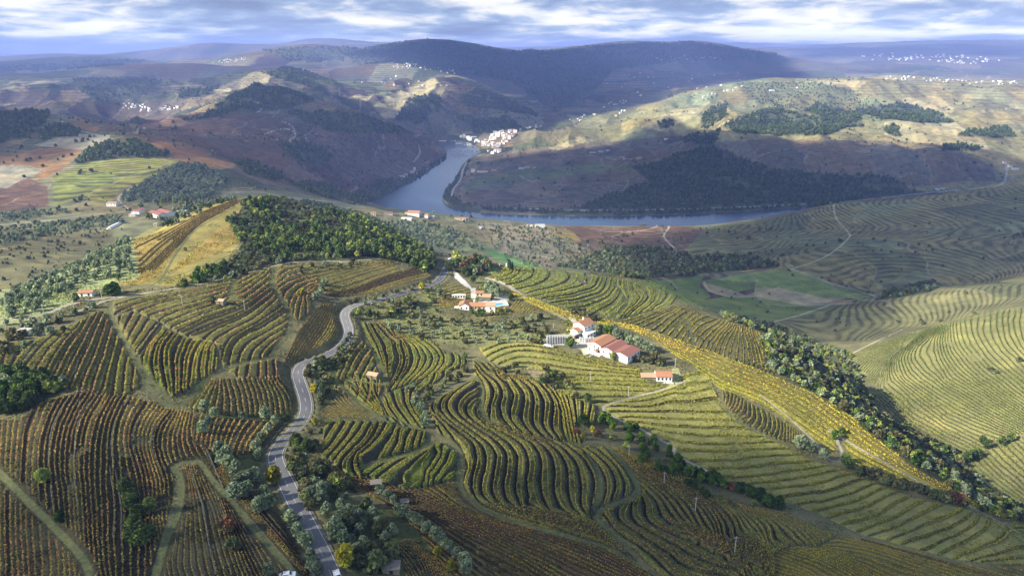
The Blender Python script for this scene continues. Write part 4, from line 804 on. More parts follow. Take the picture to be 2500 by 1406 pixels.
tag(link('terrain', me), kind='structure')

# ---- the river
mw_, t = new_mat('river_water')
tc = t('ShaderNodeNewGeometry'); nz = t('ShaderNodeTexNoise', i={'Vector': tc.outputs['Position'], 'Scale': .12, 'Detail': 6.0, 'Roughness': .6})
bp = t('ShaderNodeBump', i={'Strength': .35, 'Distance': .6, 'Height': nz.outputs[0]})
b = t('ShaderNodeBsdfPrincipled', i={'Base Color': (.022, .045, .075, 1), 'Roughness': .16, 'Specular IOR Level': .5, 'IOR': 1.33, 'Normal': bp.outputs[0]})
t('ShaderNodeOutputMaterial', i={'Surface': b.outputs[0]})
xs = np.linspace(-1900, 3600, 40); ys = np.linspace(1500, 4600, 30)
vx, vy = np.meshgrid(xs, ys, indexing='ij'); ii = np.arange(vx.size).reshape(vx.shape)
me = np_mesh('river', np.stack([vx, vy, np.zeros_like(vx)], -1).reshape(-1, 3), np.stack([ii[:-1, :-1], ii[1:, :-1], ii[1:, 1:], ii[:-1, 1:]], -1).reshape(-1, 4), [mw_])
tag(link('river', me), kind='structure')

# ---- the paved road with its painted lines
def ribbon(path, off0, off1, dz, seg=None):
    t_ = np.gradient(path[:, :2], axis=0); t_ /= np.maximum(np.hypot(*t_.T)[:, None], 1e-9); n_ = np.stack([t_[:, 1], -t_[:, 0]], 1)
    a = np.concatenate([path[:, :2] + n_ * off0, path[:, 2:] + dz], 1); b_ = np.concatenate([path[:, :2] + n_ * off1, path[:, 2:] + dz], 1)
    n = len(path); Vv = np.concatenate([a, b_]); k = np.arange(n - 1)
    if seg is not None: k = k[seg(k)]
    return Vv, np.stack([k, k + n, k + n + 1, k + 1], 1)
m_asph, t = new_mat('asphalt')
tcg = t('ShaderNodeNewGeometry'); nz = t('ShaderNodeTexNoise', i={'Vector': tcg.outputs['Position'], 'Scale': .011, 'Detail': 2.0, 'Roughness': .5}); nf = t('ShaderNodeTexNoise', i={'Vector': tcg.outputs['Position'], 'Scale': 3.0, 'Detail': 3.0})
cc = t.ramp(nz.outputs[0], [(.38, (.045, .047, .055)), (.45, (.075, .077, .085)), (.50, (.115, .115, .12)), (.58, (.165, .163, .16))])  # paler and darker stretches put sun and cloud shade into the asphalt colour
cc = t.mix(1.0, cc, t.math('MULTIPLY_ADD', nf.outputs[0], .5, .75), 'MULTIPLY')
b = t('ShaderNodeBsdfPrincipled', i={'Base Color': cc, 'Roughness': .85}); t('ShaderNodeOutputMaterial', i={'Surface': b.outputs[0]})
m_shoulder = simple_mat('road_shoulder', (.17, .15, .11), noise=.35, scale=.5)
m_line = simple_mat('road_paint', (.75, .75, .72), noise=.1, scale=2)
Vv, Ff = ribbon(ROADP, -3.3, 3.3, -.02); tag(link('road_shoulder', np_mesh('road_shoulder', Vv, Ff, [m_shoulder])), kind='structure')
Vv, Ff = ribbon(ROADP, -2.6, 2.6, .02); tag(link('road', np_mesh('road', Vv, Ff, [m_asph])), kind='structure')
Vs, Fs = [], []; n0 = 0
for o0, o1, sg in ((-2.38, -2.28, None), (2.28, 2.38, None), (-.04, .04, lambda k: (k % 5) < 2)):
    Vv, Ff = ribbon(ROADP, o0, o1, .05, sg); Vs.append(Vv); Fs.append(Ff + n0); n0 += len(Vv)
tag(link('road_marking', np_mesh('road_marking', np.concatenate(Vs), np.concatenate(Fs), [m_line])), kind='structure')
# ---------------------------------------------------------------- vine rows
def contours(b):
    """row centre lines of a block in pixel space (marching squares, then chained)"""
    P = b.poly; st = 3.0 if b.name not in ('gold', 'sweep', 'ochre', 'ribbon', 'ember') else 2.2
    xs = np.arange(P[:, 0].min() - st, P[:, 0].max() + 2 * st, st); ys = np.arange(P[:, 1].min() - st, P[:, 1].max() + 2 * st, st)
    gx, gy = np.meshgrid(xs, ys, indexing='ij')
    ph = b.phase(gx.ravel(), gy.ravel()).reshape(gx.shape)
    ins = in_poly(gx, gy, P)
    lines = []
    for fr in b.k['rows']:
        q = ph - fr; lo = int(math.floor(q[ins].min())); hi = int(math.ceil(q[ins].max()))
        for L in range(lo, hi + 1):
            s = q - L
            ex = {}                                   # crossings on grid edges
            cx = (s[:-1] * s[1:] < 0); I, J = np.nonzero(cx & (ins[:-1] | ins[1:]))
            t_ = s[I, J] / (s[I, J] - s[I + 1, J])
            for i, j, f in zip(I.tolist(), J.tolist(), t_.tolist()): ex[(0, i, j)] = (xs[i] + f * st, ys[j])
            cy = (s[:, :-1] * s[:, 1:] < 0); I, J = np.nonzero(cy & (ins[:, :-1] | ins[:, 1:]))
            t_ = s[I, J] / (s[I, J] - s[I, J + 1])
            for i, j, f in zip(I.tolist(), J.tolist(), t_.tolist()): ex[(1, i, j)] = (xs[i], ys[j] + f * st)
            if len(ex) < 3: continue
            adj = {}
            cells = set()
            for (k, i, j) in ex:
                if k == 0: cells.add((i, j)); cells.add((i, j - 1))
                else: cells.add((i, j)); cells.add((i - 1, j))
            for (i, j) in cells:
                e = [k for k in ((0, i, j), (0, i, j + 1), (1, i, j), (1, i + 1, j)) if k in ex]
                if len(e) == 2: pr = [(e[0], e[1])]
                elif len(e) == 4: pr = [(e[0], e[2]), (e[1], e[3])]
                else: continue
                for a, c in pr: adj.setdefault(a, []).append(c); adj.setdefault(c, []).append(a)
            seen = set()
            for start in sorted(adj, key=lambda k: len(adj[k])):
                if start in seen: continue
                ch = [start]; seen.add(start); cur = start
                while True:
                    nx = [k for k in adj[cur] if k not in seen]
                    if not nx: break
                    cur = nx[0]; seen.add(cur); ch.append(cur)
                if len(ch) > 4:
                    pts = np.array([ex[k] for k in ch])
                    if len(pts) > 6:
                        pts[1:-1] = .25 * pts[:-2] + .5 * pts[1:-1] + .25 * pts[2:]
                    lines.append(pts[:: max(1, 1)])
    return lines

m_vine, t = new_mat('vine_leaves')
ca = t('ShaderNodeAttribute', attribute_name='leaf'); geo = t('ShaderNodeNewGeometry')
nz = t('ShaderNodeTexNoise', i={'Vector': geo.outputs['Position'], 'Scale': .5, 'Detail': 3.0})
c = t.mix(1.0, ca.outputs['Color'], t.math('MULTIPLY_ADD', nz.outputs[0], .8, .6), 'MULTIPLY')
b_ = t('ShaderNodeBsdfPrincipled', i={'Base Color': c, 'Roughness': .9, 'Specular IOR Level': .1})
tr = t('ShaderNodeBsdfTranslucent', i={'Color': c}); mx = t('ShaderNodeMixShader', i={0: .22, 1: b_.outputs[0], 2: tr.outputs[0]})
t('ShaderNodeOutputMaterial', i={'Surface': mx.outputs[0]})

def leaf_mesh(name, C, size, col, mat, rng, wood=None, woodcol=(.10, .075, .05)):
    """loose leafy quads: centres C (n,3), size (n), colour (n,3)"""
    n = len(C)
    a = rng.normal(size=(n, 3)); a /= np.linalg.norm(a, axis=1)[:, None]
    b = rng.normal(size=(n, 3)); b -= (b * a).sum(1)[:, None] * a; b /= np.linalg.norm(b, axis=1)[:, None]
    a *= size[:, None] * .5; b *= size[:, None] * .5 * rng.uniform(.6, 1.0, n)[:, None]
    Vv = np.stack([C - a - b, C + a - b, C + a + b, C - a + b], 1).reshape(-1, 3)
    Ff = np.arange(n * 4).reshape(-1, 4)
    if wood is not None:
        Vv = np.concatenate([Vv, wood[0]]); Ff = np.concatenate([Ff, wood[1] + n * 4]); col = np.concatenate([col, np.tile(woodcol, (len(wood[1]), 1))]); n = len(col)
    me = np_mesh(name, Vv, Ff, [mat])
    at_ = me.attributes.new('leaf', 'FLOAT_COLOR', 'FACE')
    at_.data.foreach_set('color', np.concatenate([col, np.ones((n, 1))], 1).astype(np.float32).ravel())
    return me

BLABEL = dict(west='rust and green vine row on the diagonal terraces at the far left edge', swoosh='long red-brown vine row sweeping up to the dirt track left of the road', comb='green and gold upright vine row in the comb-shaped plot below the sweeping terraces',
    wedge='short vine row in the little walled wedge beside the grass path at left', crook='bent red-brown vine row right of the curved grass path', saddle='orange vine row on the saddle below the pine wood', ribbon='fine straight orange vine row hugging the first road bend',
    wall_field='thin dark orange vine row between the stone walls at bottom left', spear='thin vine row inside the forked track at the bottom left', verge_field='thin vine row between the forked track and the road', ladder='short upright vine row above the bushes left of the narrow road',
    sliver='vine row on the narrow terraces just right of the road', zebra='curving green and rust vine row around the small stone hut', fan='vine row running down into the junction of grass tracks', ember='glowing orange vine row in the small triangular plot right of the road',
    elbow='vine row bending round the elbow terraces in the centre', bays='vine row on the tall banked terraces below the triangular plot', fishtail='vine row on the steep banks under the pale grass track', sweep='long dusky vine row sweeping to the bottom edge',
    maze='S-shaped gold and green vine row on the maze of terraces in the centre foreground', crown='tall wavy vine row on the terraces above the maze', east_maze='vine row fanning out right of the curved grass track', ochre='ochre vine row in the dense plot at the bottom right',
    lawn='thin yellow vine row across the grassy terraces below the farmhouse', bronze='short bronze vine row in the small steep plot beside the golden band', gold='bright yellow vine row in the golden band along the ridge', crest='olive and gold vine row on the rounded spur behind the winery',
    flank='rust and gold vine row running down the spur towards the wooded gully', rise='green vine row on the grassy slope across the gully at right', nose='short green vine row on the nose of the far grassy slope', corner='green vine row on the slope corner at the lower right edge', orchard_field='fine orange vine row on the hilltop field left of the wood',
    lens='fine orange vine row in the lens-shaped plot below the wood', poolside='orange vine row beside the pool', parcel='orange vine row in the plot left of the white drive', low_corner='dim orange vine row between the ruin and the bottom edge', thin_field='sparse vine row on the scrubby terraces left of the road bend', hut_field='dark vine row in the tiny plot below the villa')
SHORT = dict(wall_field='thin dark orange vine row between the stone walls', maze='S-shaped gold green vine row on the centre maze terraces', lawn='thin yellow vine row on the grassy terraces below the farmhouse', rise='green vine row on the grassy slope across the gully',
    orchard_field='fine orange vine row on the hilltop left of the wood', west='rust green vine row on the diagonal terraces at far left', swoosh='red-brown vine row sweeping up to the dirt track', comb='gold vine row in the comb-shaped plot below the sweeping terraces',
    zebra='curving rust vine row around the small stone hut', east_maze='vine row fanning out beyond the curved grass track', crown='tall wavy vine row above the maze terraces', gold='bright yellow vine row in the golden ridge band', flank='rust gold vine row down the spur to the wooded gully')
ALLR = []
ptot = 0
for b in BL:
    rng = np.random.RandomState(len(b.name) * 13 + 5)
    lines = contours(b)
    if not lines: continue
    allp = np.concatenate(lines); G = at(allp[:, 0], allp[:, 1]); k0 = 0
    depth = np.median(G[:, 1])
    g0 = allp[::max(1, len(allp) // 400)]; gr_ = np.hypot(b.phase(g0[:, 0] + 1.5, g0[:, 1]) - b.phase(g0[:, 0], g0[:, 1]), b.phase(g0[:, 0], g0[:, 1] + 1.5) - b.phase(g0[:, 0], g0[:, 1])) / 1.5
    b.thin = float(np.clip(np.median(1 / np.maximum(gr_, 1e-3)) * depth / F_PX / len(b.k['rows']) / 1.6, .62 if b.name != 'gold' else .85, 1.0))
    for ln in lines:
        g = G[k0:k0 + len(ln)]; k0 += len(ln)
        ins = in_poly(ln[:, 0], ln[:, 1], b.poly)
        dd = np.hypot(*np.diff(g[:, :2], axis=0).T); ok = ins.copy(); ok[1:] &= dd < 9
        # split where it leaves the block
        seg = []; cur = []
        for n in range(len(ln)):
            if ok[n]: cur.append(n)
            else:
                if len(cur) > 3: seg.append(cur)
                cur = []
        if len(cur) > 3: seg.append(cur)
        for s_ in seg:
            w3 = g[s_]; L = np.hypot(*np.diff(w3[:, :2], axis=0).T); s = np.concatenate([[0], np.cumsum(L)])
            if s[-1] < 3: continue
            stp = .52 if depth < 330 else .8 if depth < 480 else 1.15
            tt = np.arange(0, s[-1], stp); x = np.interp(tt, s, w3[:, 0]); y = np.interp(tt, s, w3[:, 1])
            if len(x) > 8:
                ker = np.ones(5) / 5; x[2:-2] = np.convolve(x, ker, 'valid'); y[2:-2] = np.convolve(y, ker, 'valid')
            # keep off tracks and the road
            ALLR.append((b, x, y, s[-1] / math.hypot(x.mean(), y.mean())))
allx = np.concatenate([r[1] for r in ALLR]); ally = np.concatenate([r[2] for r in ALLR]); allz = zat(allx, ally)
bad = np.zeros(len(allx), bool)
for hw, g in TRK:
    if hw > 2.3: continue
    m = (allx > g[:, 0].min() - 4) & (allx < g[:, 0].max() + 4) & (ally > g[:, 1].min() - 4) & (ally < g[:, 1].max() + 4)
    if m.any(): ii_ = np.nonzero(m)[0]; d = seg_dist(allx[ii_], ally[ii_], g[:, :2]); bad[ii_[d < hw * 1.1]] = True
ii_ = np.nonzero(ally < 620)[0]; d = seg_dist(allx[ii_], ally[ii_], ROADP[::4, :2]); bad[ii_[d < 5.5]] = True
gap = fbm(allx / 9, ally / 9, 2, 61) + fbm(allx / 40, ally / 40, 2, 62) * .6
k0 = 0; ROWS = []
for b, x, y, w_ in ALLR:
    n = len(x); z = allz[k0:k0 + n]; bd = bad[k0:k0 + n]; gp = gap[k0:k0 + n]; k0 += n
    rng = np.random.RandomState(k0 % 99991)
    k = b.k; per = 3
    keep0 = ~bd & (gp > (-.75 if b.kind not in ('dark_fine', 'ochre', 'dusk_rows') else -.55))
    # a run of missing vines ends a row
    runs = []; cur = []; miss = 0
    for q_, ok_ in enumerate(keep0):
        if ok_: cur.append(q_); miss = 0
        else:
            miss += 1
            if miss > 2 and cur: runs.append(cur); cur = []
    if cur: runs.append(cur)
    for run in runs:
      if len(run) < 4: continue
      keep = np.array(run)
      xi = np.repeat(x[keep], per); yi = np.repeat(y[keep], per); zi = np.repeat(z[keep], per); m = len(xi)
      big = .72 if y.mean() < 380 else .9 if y.mean() < 520 else 1.15
      big *= k['q'] * b.thin
      C = np.stack([xi + rng.normal(0, .14 * b.thin, m), yi + rng.normal(0, .14 * b.thin, m), zi + .15 + rng.uniform(0, 1, m) * k['h'] * .85 * (.35 + .65 * b.thin)], 1)
      pal = np.array(k['v']); rowc = rng.randint(len(pal)); nn = fbm(xi / 22, yi / 22, 2, 71)
      pick = np.clip(((nn * 1.6 + .5) * len(pal)).astype(int), 0, len(pal) - 1); pick = np.where(rng.rand(m) < .3, rowc, pick)
      pick = np.where(rng.rand(m) < .06, rng.randint(len(pal), size=m), pick)
      col = pal[pick] * rng.uniform(.75, 1.2, m)[:, None]
      ROWS.append((b, C, rng.uniform(.5, .95, m) * big, col, w_ * len(run) / n, x[keep].mean() / y[keep].mean(), y[keep].mean(), np.stack([x[run[0]:run[-1] + 1], y[run[0]:run[-1] + 1], z[run[0]:run[-1] + 1]], 1)))
ROWS.sort(key=lambda r: -r[4])
ORD = ['first', 'second', 'third', 'fourth', 'fifth', 'sixth', 'seventh', 'eighth', 'ninth', 'tenth', 'eleventh', 'twelfth', 'thirteenth', 'fourteenth', 'fifteenth', 'sixteenth', 'seventeenth', 'eighteenth', 'nineteenth', 'twentieth']
def ordinal(k):
    if k < 20: return ORD[k]
    if k >= 98: return 'number %d' % (k + 1)
    tens = ['', '', 'twenty', 'thirty', 'forty', 'fifty', 'sixty', 'seventy', 'eighty', 'ninety'][(k + 1) // 10]
    return tens + ('th' if (k + 1) % 10 == 0 else '-' + ORD[(k + 1) % 10 - 1])
_rk = {}
for r in ROWS[:290]: _rk.setdefault(r[0].name, []).append(r)
RANK = {}
for nm_, rs_ in _rk.items():
    flat_ = nm_ in ('lawn', 'saddle', 'gold', 'ochre', 'sweep', 'east_maze', 'crest')
    rs_.sort(key=(lambda r: r[6]) if flat_ else (lambda r: r[5]))
    for q_, r in enumerate(rs_): RANK[id(r)] = '' if len(rs_) == 1 else (', %s from the near side' if flat_ else ', %s from the left') % ordinal(q_)
for r_ in ROWS[:290]:
    b, C, sz, col, w_ = r_[:5]
    lab_ = SHORT.get(b.name, BLABEL[b.name]); lab_ = ' '.join(lab_.split()[:16 - len(RANK[id(r_)].replace('-', ' ').split())]) + RANK[id(r_)]
    rng = np.random.RandomState(int(abs(C[0, 0]) * 10) % 9999)
    o = C[0].copy(); ctr = r_[7] - o; nn_ = len(ctr); wv = np.concatenate([ctr + (0, 0, .05), ctr + (0, 0, .75)]); kk = np.arange(nn_ - 1)
    me = leaf_mesh('vine_row', C - o, sz, col, m_vine, rng, (wv, np.stack([kk, kk + 1, kk + 1 + nn_, kk + nn_], 1)))
    ob = link('vine_row', me, loc=tuple(o)); tag(ob, lab_, 'vine row', 'vine rows of the ' + b.name.replace('_', ' ') + ' plot')
rest = ROWS[290:]
if rest:
    C = np.concatenate([r[1] for r in rest]); sz = np.concatenate([r[2] for r in rest]); col = np.concatenate([r[3] for r in rest])
    tag(link('vineyard', leaf_mesh('vineyard', C, sz, col, m_vine, RNG)), 'the many shorter rows of autumn vines on all the terraces', 'vines', kind='stuff')
print('rows', len(ROWS), 'quads', sum(len(r[2]) for r in ROWS))

# ---- weeds, tufts and dry grass over banks and treads
n_ = 260000; u_ = RNG.uniform(-.72, .72, n_); r_ = np.exp(RNG.uniform(math.log(165), math.log(640), n_)); x = r_ * np.sin(u_); y = r_ * np.cos(u_)
px, py, _ = project(x, y, zat(x, y)); ok = (px > -40) & (px < 2540) & (py < 1440) & (fbm(x / 14, y / 14, 3, 131) + fbm(x / 60, y / 60, 2, 132) > -.05)
x, y = x[ok], y[ok]; d = seg_dist(x, y, ROADP[::4, :2]); ok = d > 4.2
for hw, g in TRK:
    if hw > 2.5: continue
    m = ok & (x > g[:, 0].min() - 3) & (x < g[:, 0].max() + 3) & (y > g[:, 1].min() - 3) & (y < g[:, 1].max() + 3); ii_ = np.nonzero(m)[0]
    if len(ii_): ok[ii_[seg_dist(x[ii_], y[ii_], g[:, :2]) < hw * .7]] = False
x, y = x[ok], y[ok]; z = zat(x, y); n_ = len(x); i_ = np.clip(np.searchsorted(U, np.arctan2(x, y)), 0, NU - 1); j_ = np.clip(np.searchsorted(V, np.log(np.hypot(x, y))), 0, NV - 1)
bc = CA[i_, j_]; hot = bc.sum(1) < .95; x, y, z, bc = x[hot], y[hot], z[hot], bc[hot]; n_ = len(x)
tint = np.array([(1.35, 1.2, .9), (.75, .95, .6), (1.0, 1.15, .7), (.65, .62, .6)])[RNG.randint(4, size=n_)]
sz = RNG.uniform(.28, .7, n_) * np.clip(np.hypot(x, y) / 330, .8, 1.6)
tag(link('grass_tufts', leaf_mesh('grass_tufts', np.stack([x, y, z + sz * .22], 1), sz, bc * tint, m_vine, RNG)), 'rough tufts of grass and weeds between the vines', 'grass', kind='stuff')
# ---------------------------------------------------------------- clouds that shade the ground
m_cloud, t = new_mat('cloud_vapour')
geo = t('ShaderNodeNewGeometry'); nz = t('ShaderNodeTexNoise', i={'Vector': geo.outputs['Position'], 'Scale': .004, 'Detail': 5.0, 'Roughness': .6})
ed = t('ShaderNodeAttribute', attribute_name='edge')
al = t.math('MULTIPLY', t.math('SUBTRACT', t.math('ADD', ed.outputs['Fac'], t.math('MULTIPLY_ADD', nz.outputs[0], .8, -.4)), .12), 1.6, clamp=True)
al = t.math('MULTIPLY', al, t.math('MULTIPLY', ed.outputs['Alpha'], .95))
df = t('ShaderNodeBsdfDiffuse', i={'Color': (.9, .9, .92, 1)}); tl = t('ShaderNodeBsdfTranslucent', i={'Color': (.5, .56, .68, 1)})
m1 = t('ShaderNodeMixShader', i={0: .5, 1: df.outputs[0], 2: tl.outputs[0]}); tp = t('ShaderNodeBsdfTransparent')
m2 = t('ShaderNodeMixShader', i={0: al, 1: tp.outputs[0], 2: m1.outputs[0]})
t('ShaderNodeOutputMaterial', i={'Surface': m2.outputs[0]})
m_cloud.use_transparent_shadow = True if hasattr(m_cloud, 'use_transparent_shadow') else None

def cloud(pix, alt, opac, soft, label, dens=1.0):
    """a cloud whose shade lies on the ground outlined by photograph pixels"""
    P = PP(pix); g = at(P[:, 0], P[:, 1]); sx, sy, sz = SUN
    k = (alt - g[:, 2]) / sz; Q = np.stack([g[:, 0] + sx * k, g[:, 1] + sy * k], 1)
    c = Q.mean(0); lo = Q.min(0) - soft; hi = Q.max(0) + soft
    n = 46; xs = np.linspace(lo[0], hi[0], n); ys = np.linspace(lo[1], hi[1], n); gx, gy = np.meshgrid(xs, ys, indexing='ij')
    d = seg_dist(gx, gy, Q, True) * np.where(in_poly(gx, gy, Q), 1, -1)
    e = np.clip((d + soft * .5 + soft * .5 * fbm(gx / (soft * 1.6), gy / (soft * 1.6), 3, 41)) / soft, 0, 1)
    th = 20 + 90 * np.sqrt(e) * (1 + .5 * fbm(gx / 260, gy / 260, 3, 43))
    keep = e > 0.0
    top = np.stack([gx, gy, alt + th], -1).reshape(-1, 3); bot = np.stack([gx, gy, alt - th * .25], -1).reshape(-1, 3)
    ii = np.arange(n * n).reshape(n, n); f = np.stack([ii[:-1, :-1], ii[1:, :-1], ii[1:, 1:], ii[:-1, 1:]], -1).reshape(-1, 4)
    k4 = keep.ravel()[f].any(1); f = f[k4]
    me = np_mesh('cloud', np.concatenate([top, bot]), np.concatenate([f, f[:, ::-1] + n * n]), [m_cloud], True)
    a = me.attributes.new('edge', 'FLOAT_COLOR', 'POINT'); ev = np.concatenate([e.ravel()] * 2)
    a.data.foreach_set('color', np.stack([ev, ev, ev, np.full(len(ev), opac)], 1).astype(np.float32).ravel())
    o = link('cloud', me); tag(o, label, 'cloud')
    o['kind'] = 'structure'
    return o
AL = 1500.0
cloud("-250,1010 150,1060 450,1120 640,1090 760,1110 900,1210 1150,1290 1400,1370 1600,1420 1600,1700 -300,1700", AL, .74, 70, 'low grey cloud over the foreground')
cloud("1250,1330 1600,1260 1900,1220 2150,1180 2350,1280 2560,1400 2700,1600 1700,1700 1200,1500", AL, .8, 90, 'low grey cloud over the lower right terraces')
cloud("2000,760 2090,735 2500,670 2700,640 2800,380 2500,425 2250,465 2040,490 1900,530 1750,560 1500,575 1560,690 1700,740 1800,770 1900,790", AL, .78, 150, 'broad cloud over the terraced hill across the gully')
cloud("330,320 450,300 560,235 640,200 800,240 1000,300 1080,345 1100,400 1060,440 960,490 800,490 700,470 560,410 450,370", AL, .7, 160, 'cloud over the purple hillside left of the river')
cloud("1150,400 1400,365 1600,300 1720,330 1780,345 2000,345 2200,370 2350,360 2450,410 2430,470 2200,480 2000,510 1500,540 1150,520 1080,470", AL, .85, 150, 'cloud over the wooded bank across the river')
cloud("-100,250 100,260 330,300 330,330 200,320 100,330 0,400 -150,420", AL, .8, 150, 'cloud over the wooded hill at the left edge')
cloud("300,460 540,420 560,470 480,490 330,490 250,480", AL, .5, 120, 'cloud over the olive plot')
cloud("880,130 1045,96 1240,128 1500,110 1690,104 1900,140 1900,190 1750,190 1560,240 1400,270 1330,290 1250,230 1120,185 960,150", 3200.0, 1.0, 500, 'dark cloud over the big mountain')
cloud("-200,160 250,140 400,165 200,185 -200,210", 4600.0, .35, 700, 'cloud over the far blue ridges')
cloud("1240,200 1330,295 1240,320 1050,330 1000,305 900,270 1040,265 1100,235", AL, .7, 200, 'cloud over the valley of the town')
cloud("1900,120 2500,112 2500,140 2000,135", 4600.0, .7, 900, 'cloud over the far plateau')
cloud("150,190 420,170 640,140 800,150 700,180 560,210 300,250 120,260", AL, .35, 300, 'cloud over the far villages at left')

# ---------------------------------------------------------------- the blue air
m_haze, t = new_mat('haze_air')
vp = t('ShaderNodeVolumePrincipled', i={'Color': (.34, .46, 1.0, 1), 'Density': 6.4e-5, 'Anisotropy': .0})
t('ShaderNodeOutputMaterial', i={'Volume': vp.outputs[0]})
lo = (-45000., -3000., GZ.min() - 1.0 - 8); hi = (45000., 43500., max(GZ.max(), 520) + 6)
Vb = np.array([(x, y, z) for x in (lo[0], hi[0]) for y in (lo[1], hi[1]) for z in (lo[2], hi[2])])
tag(link('haze', np_mesh('haze', Vb, np.array([(0, 1, 3, 2), (4, 6, 7, 5), (0, 4, 5, 1), (2, 3, 7, 6), (0, 2, 6, 4), (1, 5, 7, 3)]), [m_haze])), 'pale blue autumn haze filling the valley', 'haze', kind='stuff')
# ---------------------------------------------------------------- trees and shrubs
m_leaf, t = new_mat('tree_leaves')
ca = t('ShaderNodeAttribute', attribute_name='leaf'); oi = t('ShaderNodeObjectInfo')
hv = t.math('MULTIPLY_ADD', oi.outputs['Random'], .7, .65)
c = t.mix(1.0, ca.outputs['Color'], hv, 'MULTIPLY')
c = t.mix(t.math('MULTIPLY', oi.outputs['Random'], .6), c, t.mix(1.0, c, (1.08, 1.0, .85), 'MULTIPLY'))
b_ = t('ShaderNodeBsdfPrincipled', i={'Base Color': c, 'Roughness': .8, 'Specular IOR Level': .2})
tr = t('ShaderNodeBsdfTranslucent', i={'Color': c}); mx = t('ShaderNodeMixShader', i={0: .25, 1: b_.outputs[0], 2: tr.outputs[0]})
t('ShaderNodeOutputMaterial', i={'Surface': mx.outputs[0]})
m_bark = simple_mat('bark', (.12, .09, .065), noise=.3, scale=3)

# kind: crown colours, width/height of crown, crown bottom, lobes, leaf size (all for a 1 m tall tree)
TK = dict(
    olive=dict(c=[(.22, .28, .16), (.27, .33, .20), (.17, .23, .12)], w=.46, b=.18, lobes=9, ls=.13, top=.6),
    oak=dict(c=[(.08, .13, .03), (.12, .17, .04), (.06, .10, .03)], w=.44, b=.12, lobes=12, ls=.11, top=.7),
    pine=dict(c=[(.13, .19, .05), (.17, .23, .06), (.09, .14, .045)], w=.30, b=.20, lobes=11, ls=.10, top=.35),
    citrus=dict(c=[(.06, .13, .02), (.10, .18, .02), (.05, .10, .02)], w=.42, b=.08, lobes=8, ls=.12, top=.8),
    golden=dict(c=[(.42, .38, .03), (.36, .34, .03), (.30, .32, .04)], w=.42, b=.12, lobes=9, ls=.13, top=.7),
    lime=dict(c=[(.24, .30, .06), (.30, .34, .08), (.18, .25, .06)], w=.42, b=.12, lobes=9, ls=.13, top=.6),
    poplar=dict(c=[(.26, .29, .08), (.20, .25, .07), (.30, .31, .10)], w=.22, b=.08, lobes=12, ls=.09, top=.5),
    cypress=dict(c=[(.04, .07, .03), (.05, .08, .03)], w=.13, b=.02, lobes=10, ls=.07, top=.2),
    shrub=dict(c=[(.10, .13, .05), (.14, .17, .07), (.14, .14, .06)], w=.62, b=.0, lobes=6, ls=.20, top=.9),
    russet=dict(c=[(.24, .10, .05), (.20, .12, .06), (.16, .13, .06)], w=.55, b=.02, lobes=7, ls=.17, top=.8),
)
def crown_geo(kind, rng, leaves):
    k = TK[kind]; nl = k['lobes']; Cs = []; cols = []; sz = []
    per = max(4, leaves // nl)
    for q in range(nl):
        f = (q + rng.uniform(0, .9)) / nl                    # up the crown
        zc = k['b'] + (1 - k['b']) * (.18 + .72 * f)
        prof = math.sin(math.pi * min(1, max(.06, (f * .8 + .22)))) ** .6 if k['top'] > .5 else (1 - f * (1 - k['top'] * .35)) ** .8
        rad = k['w'] * prof * rng.uniform(.35, .75) * (1 if nl > 3 else 0); a = q * 2.399 + rng.uniform(-.4, .4)
        lc = np.array([math.cos(a) * rad * .8, math.sin(a) * rad * .8, zc]); lr = k['w'] * rng.uniform(.36, .55) * (.65 + .5 * prof) * (1 if kind not in ('cypress',) else 1.3)
        d = rng.normal(size=(per, 3)); d /= np.linalg.norm(d, axis=1)[:, None]; d[:, 2] *= .85
        rr = lr * rng.uniform(.72, 1.08, per)[:, None]
        Cs.append(lc + d * rr); cc = np.array(k['c'][rng.randint(len(k['c']))]) * rng.uniform(.8, 1.2)
        cols.append(cc * rng.uniform(.75, 1.25, (per, 1))); sz.append(np.full(per, k['ls']) * rng.uniform(.7, 1.3, per))
    C = np.concatenate(Cs); C[:, 2] = np.maximum(C[:, 2], .03)
    return C, np.concatenate(sz), np.concatenate(cols)
def trunk_mesh(kind, rng):
    k = TK[kind]; h = max(.25, k['b'] + .4); V_, F_ = [], []; n = 6
    def tube(p0, p1, r0, r1):
        o = len(V_); d = np.array(p1) - p0; d = d / np.linalg.norm(d); x = np.cross(d, (0.3, 1, 0.1)); x /= np.linalg.norm(x); y = np.cross(d, x)
        for p, r in ((p0, r0), (p1, r1)):
            for i in range(n): a = i * 2 * math.pi / n; V_.append(np.array(p) + (x * math.cos(a) + y * math.sin(a)) * r)
        for i in range(n): F_.append((o + i, o + (i + 1) % n, o + n + (i + 1) % n, o + n + i))
    tr_ = .03 if kind != 'olive' else .045
    tube((0, 0, -.08), (.01, 0, h * .55), tr_, tr_ * .75)
    for q in range(4 if kind != 'cypress' else 1):
        a = q * 1.7 + rng.uniform(0, .6); s = k['w'] * .5
        tube((.01, 0, h * .5), (math.cos(a) * s, math.sin(a) * s, h * .75 + .18), tr_ * .6, tr_ * .25)
    return np_mesh('trunk', np.array(V_), np.array(F_), [m_bark], True)
PROTO = {}
for kd in TK:
    PROTO[kd] = []
    for q in range(3):
        rng = np.random.RandomState(100 + q + 7 * len(kd)); C, sz, cl = crown_geo(kd, rng, 620)
        PROTO[kd].append((leaf_mesh(kd + '_crown', C, sz, cl, m_leaf, rng), trunk_mesh(kd, rng)))
LOWP = {}
low_col = bpy.data.collections.new('tree_kinds')          # not linked: source shapes of the woods only
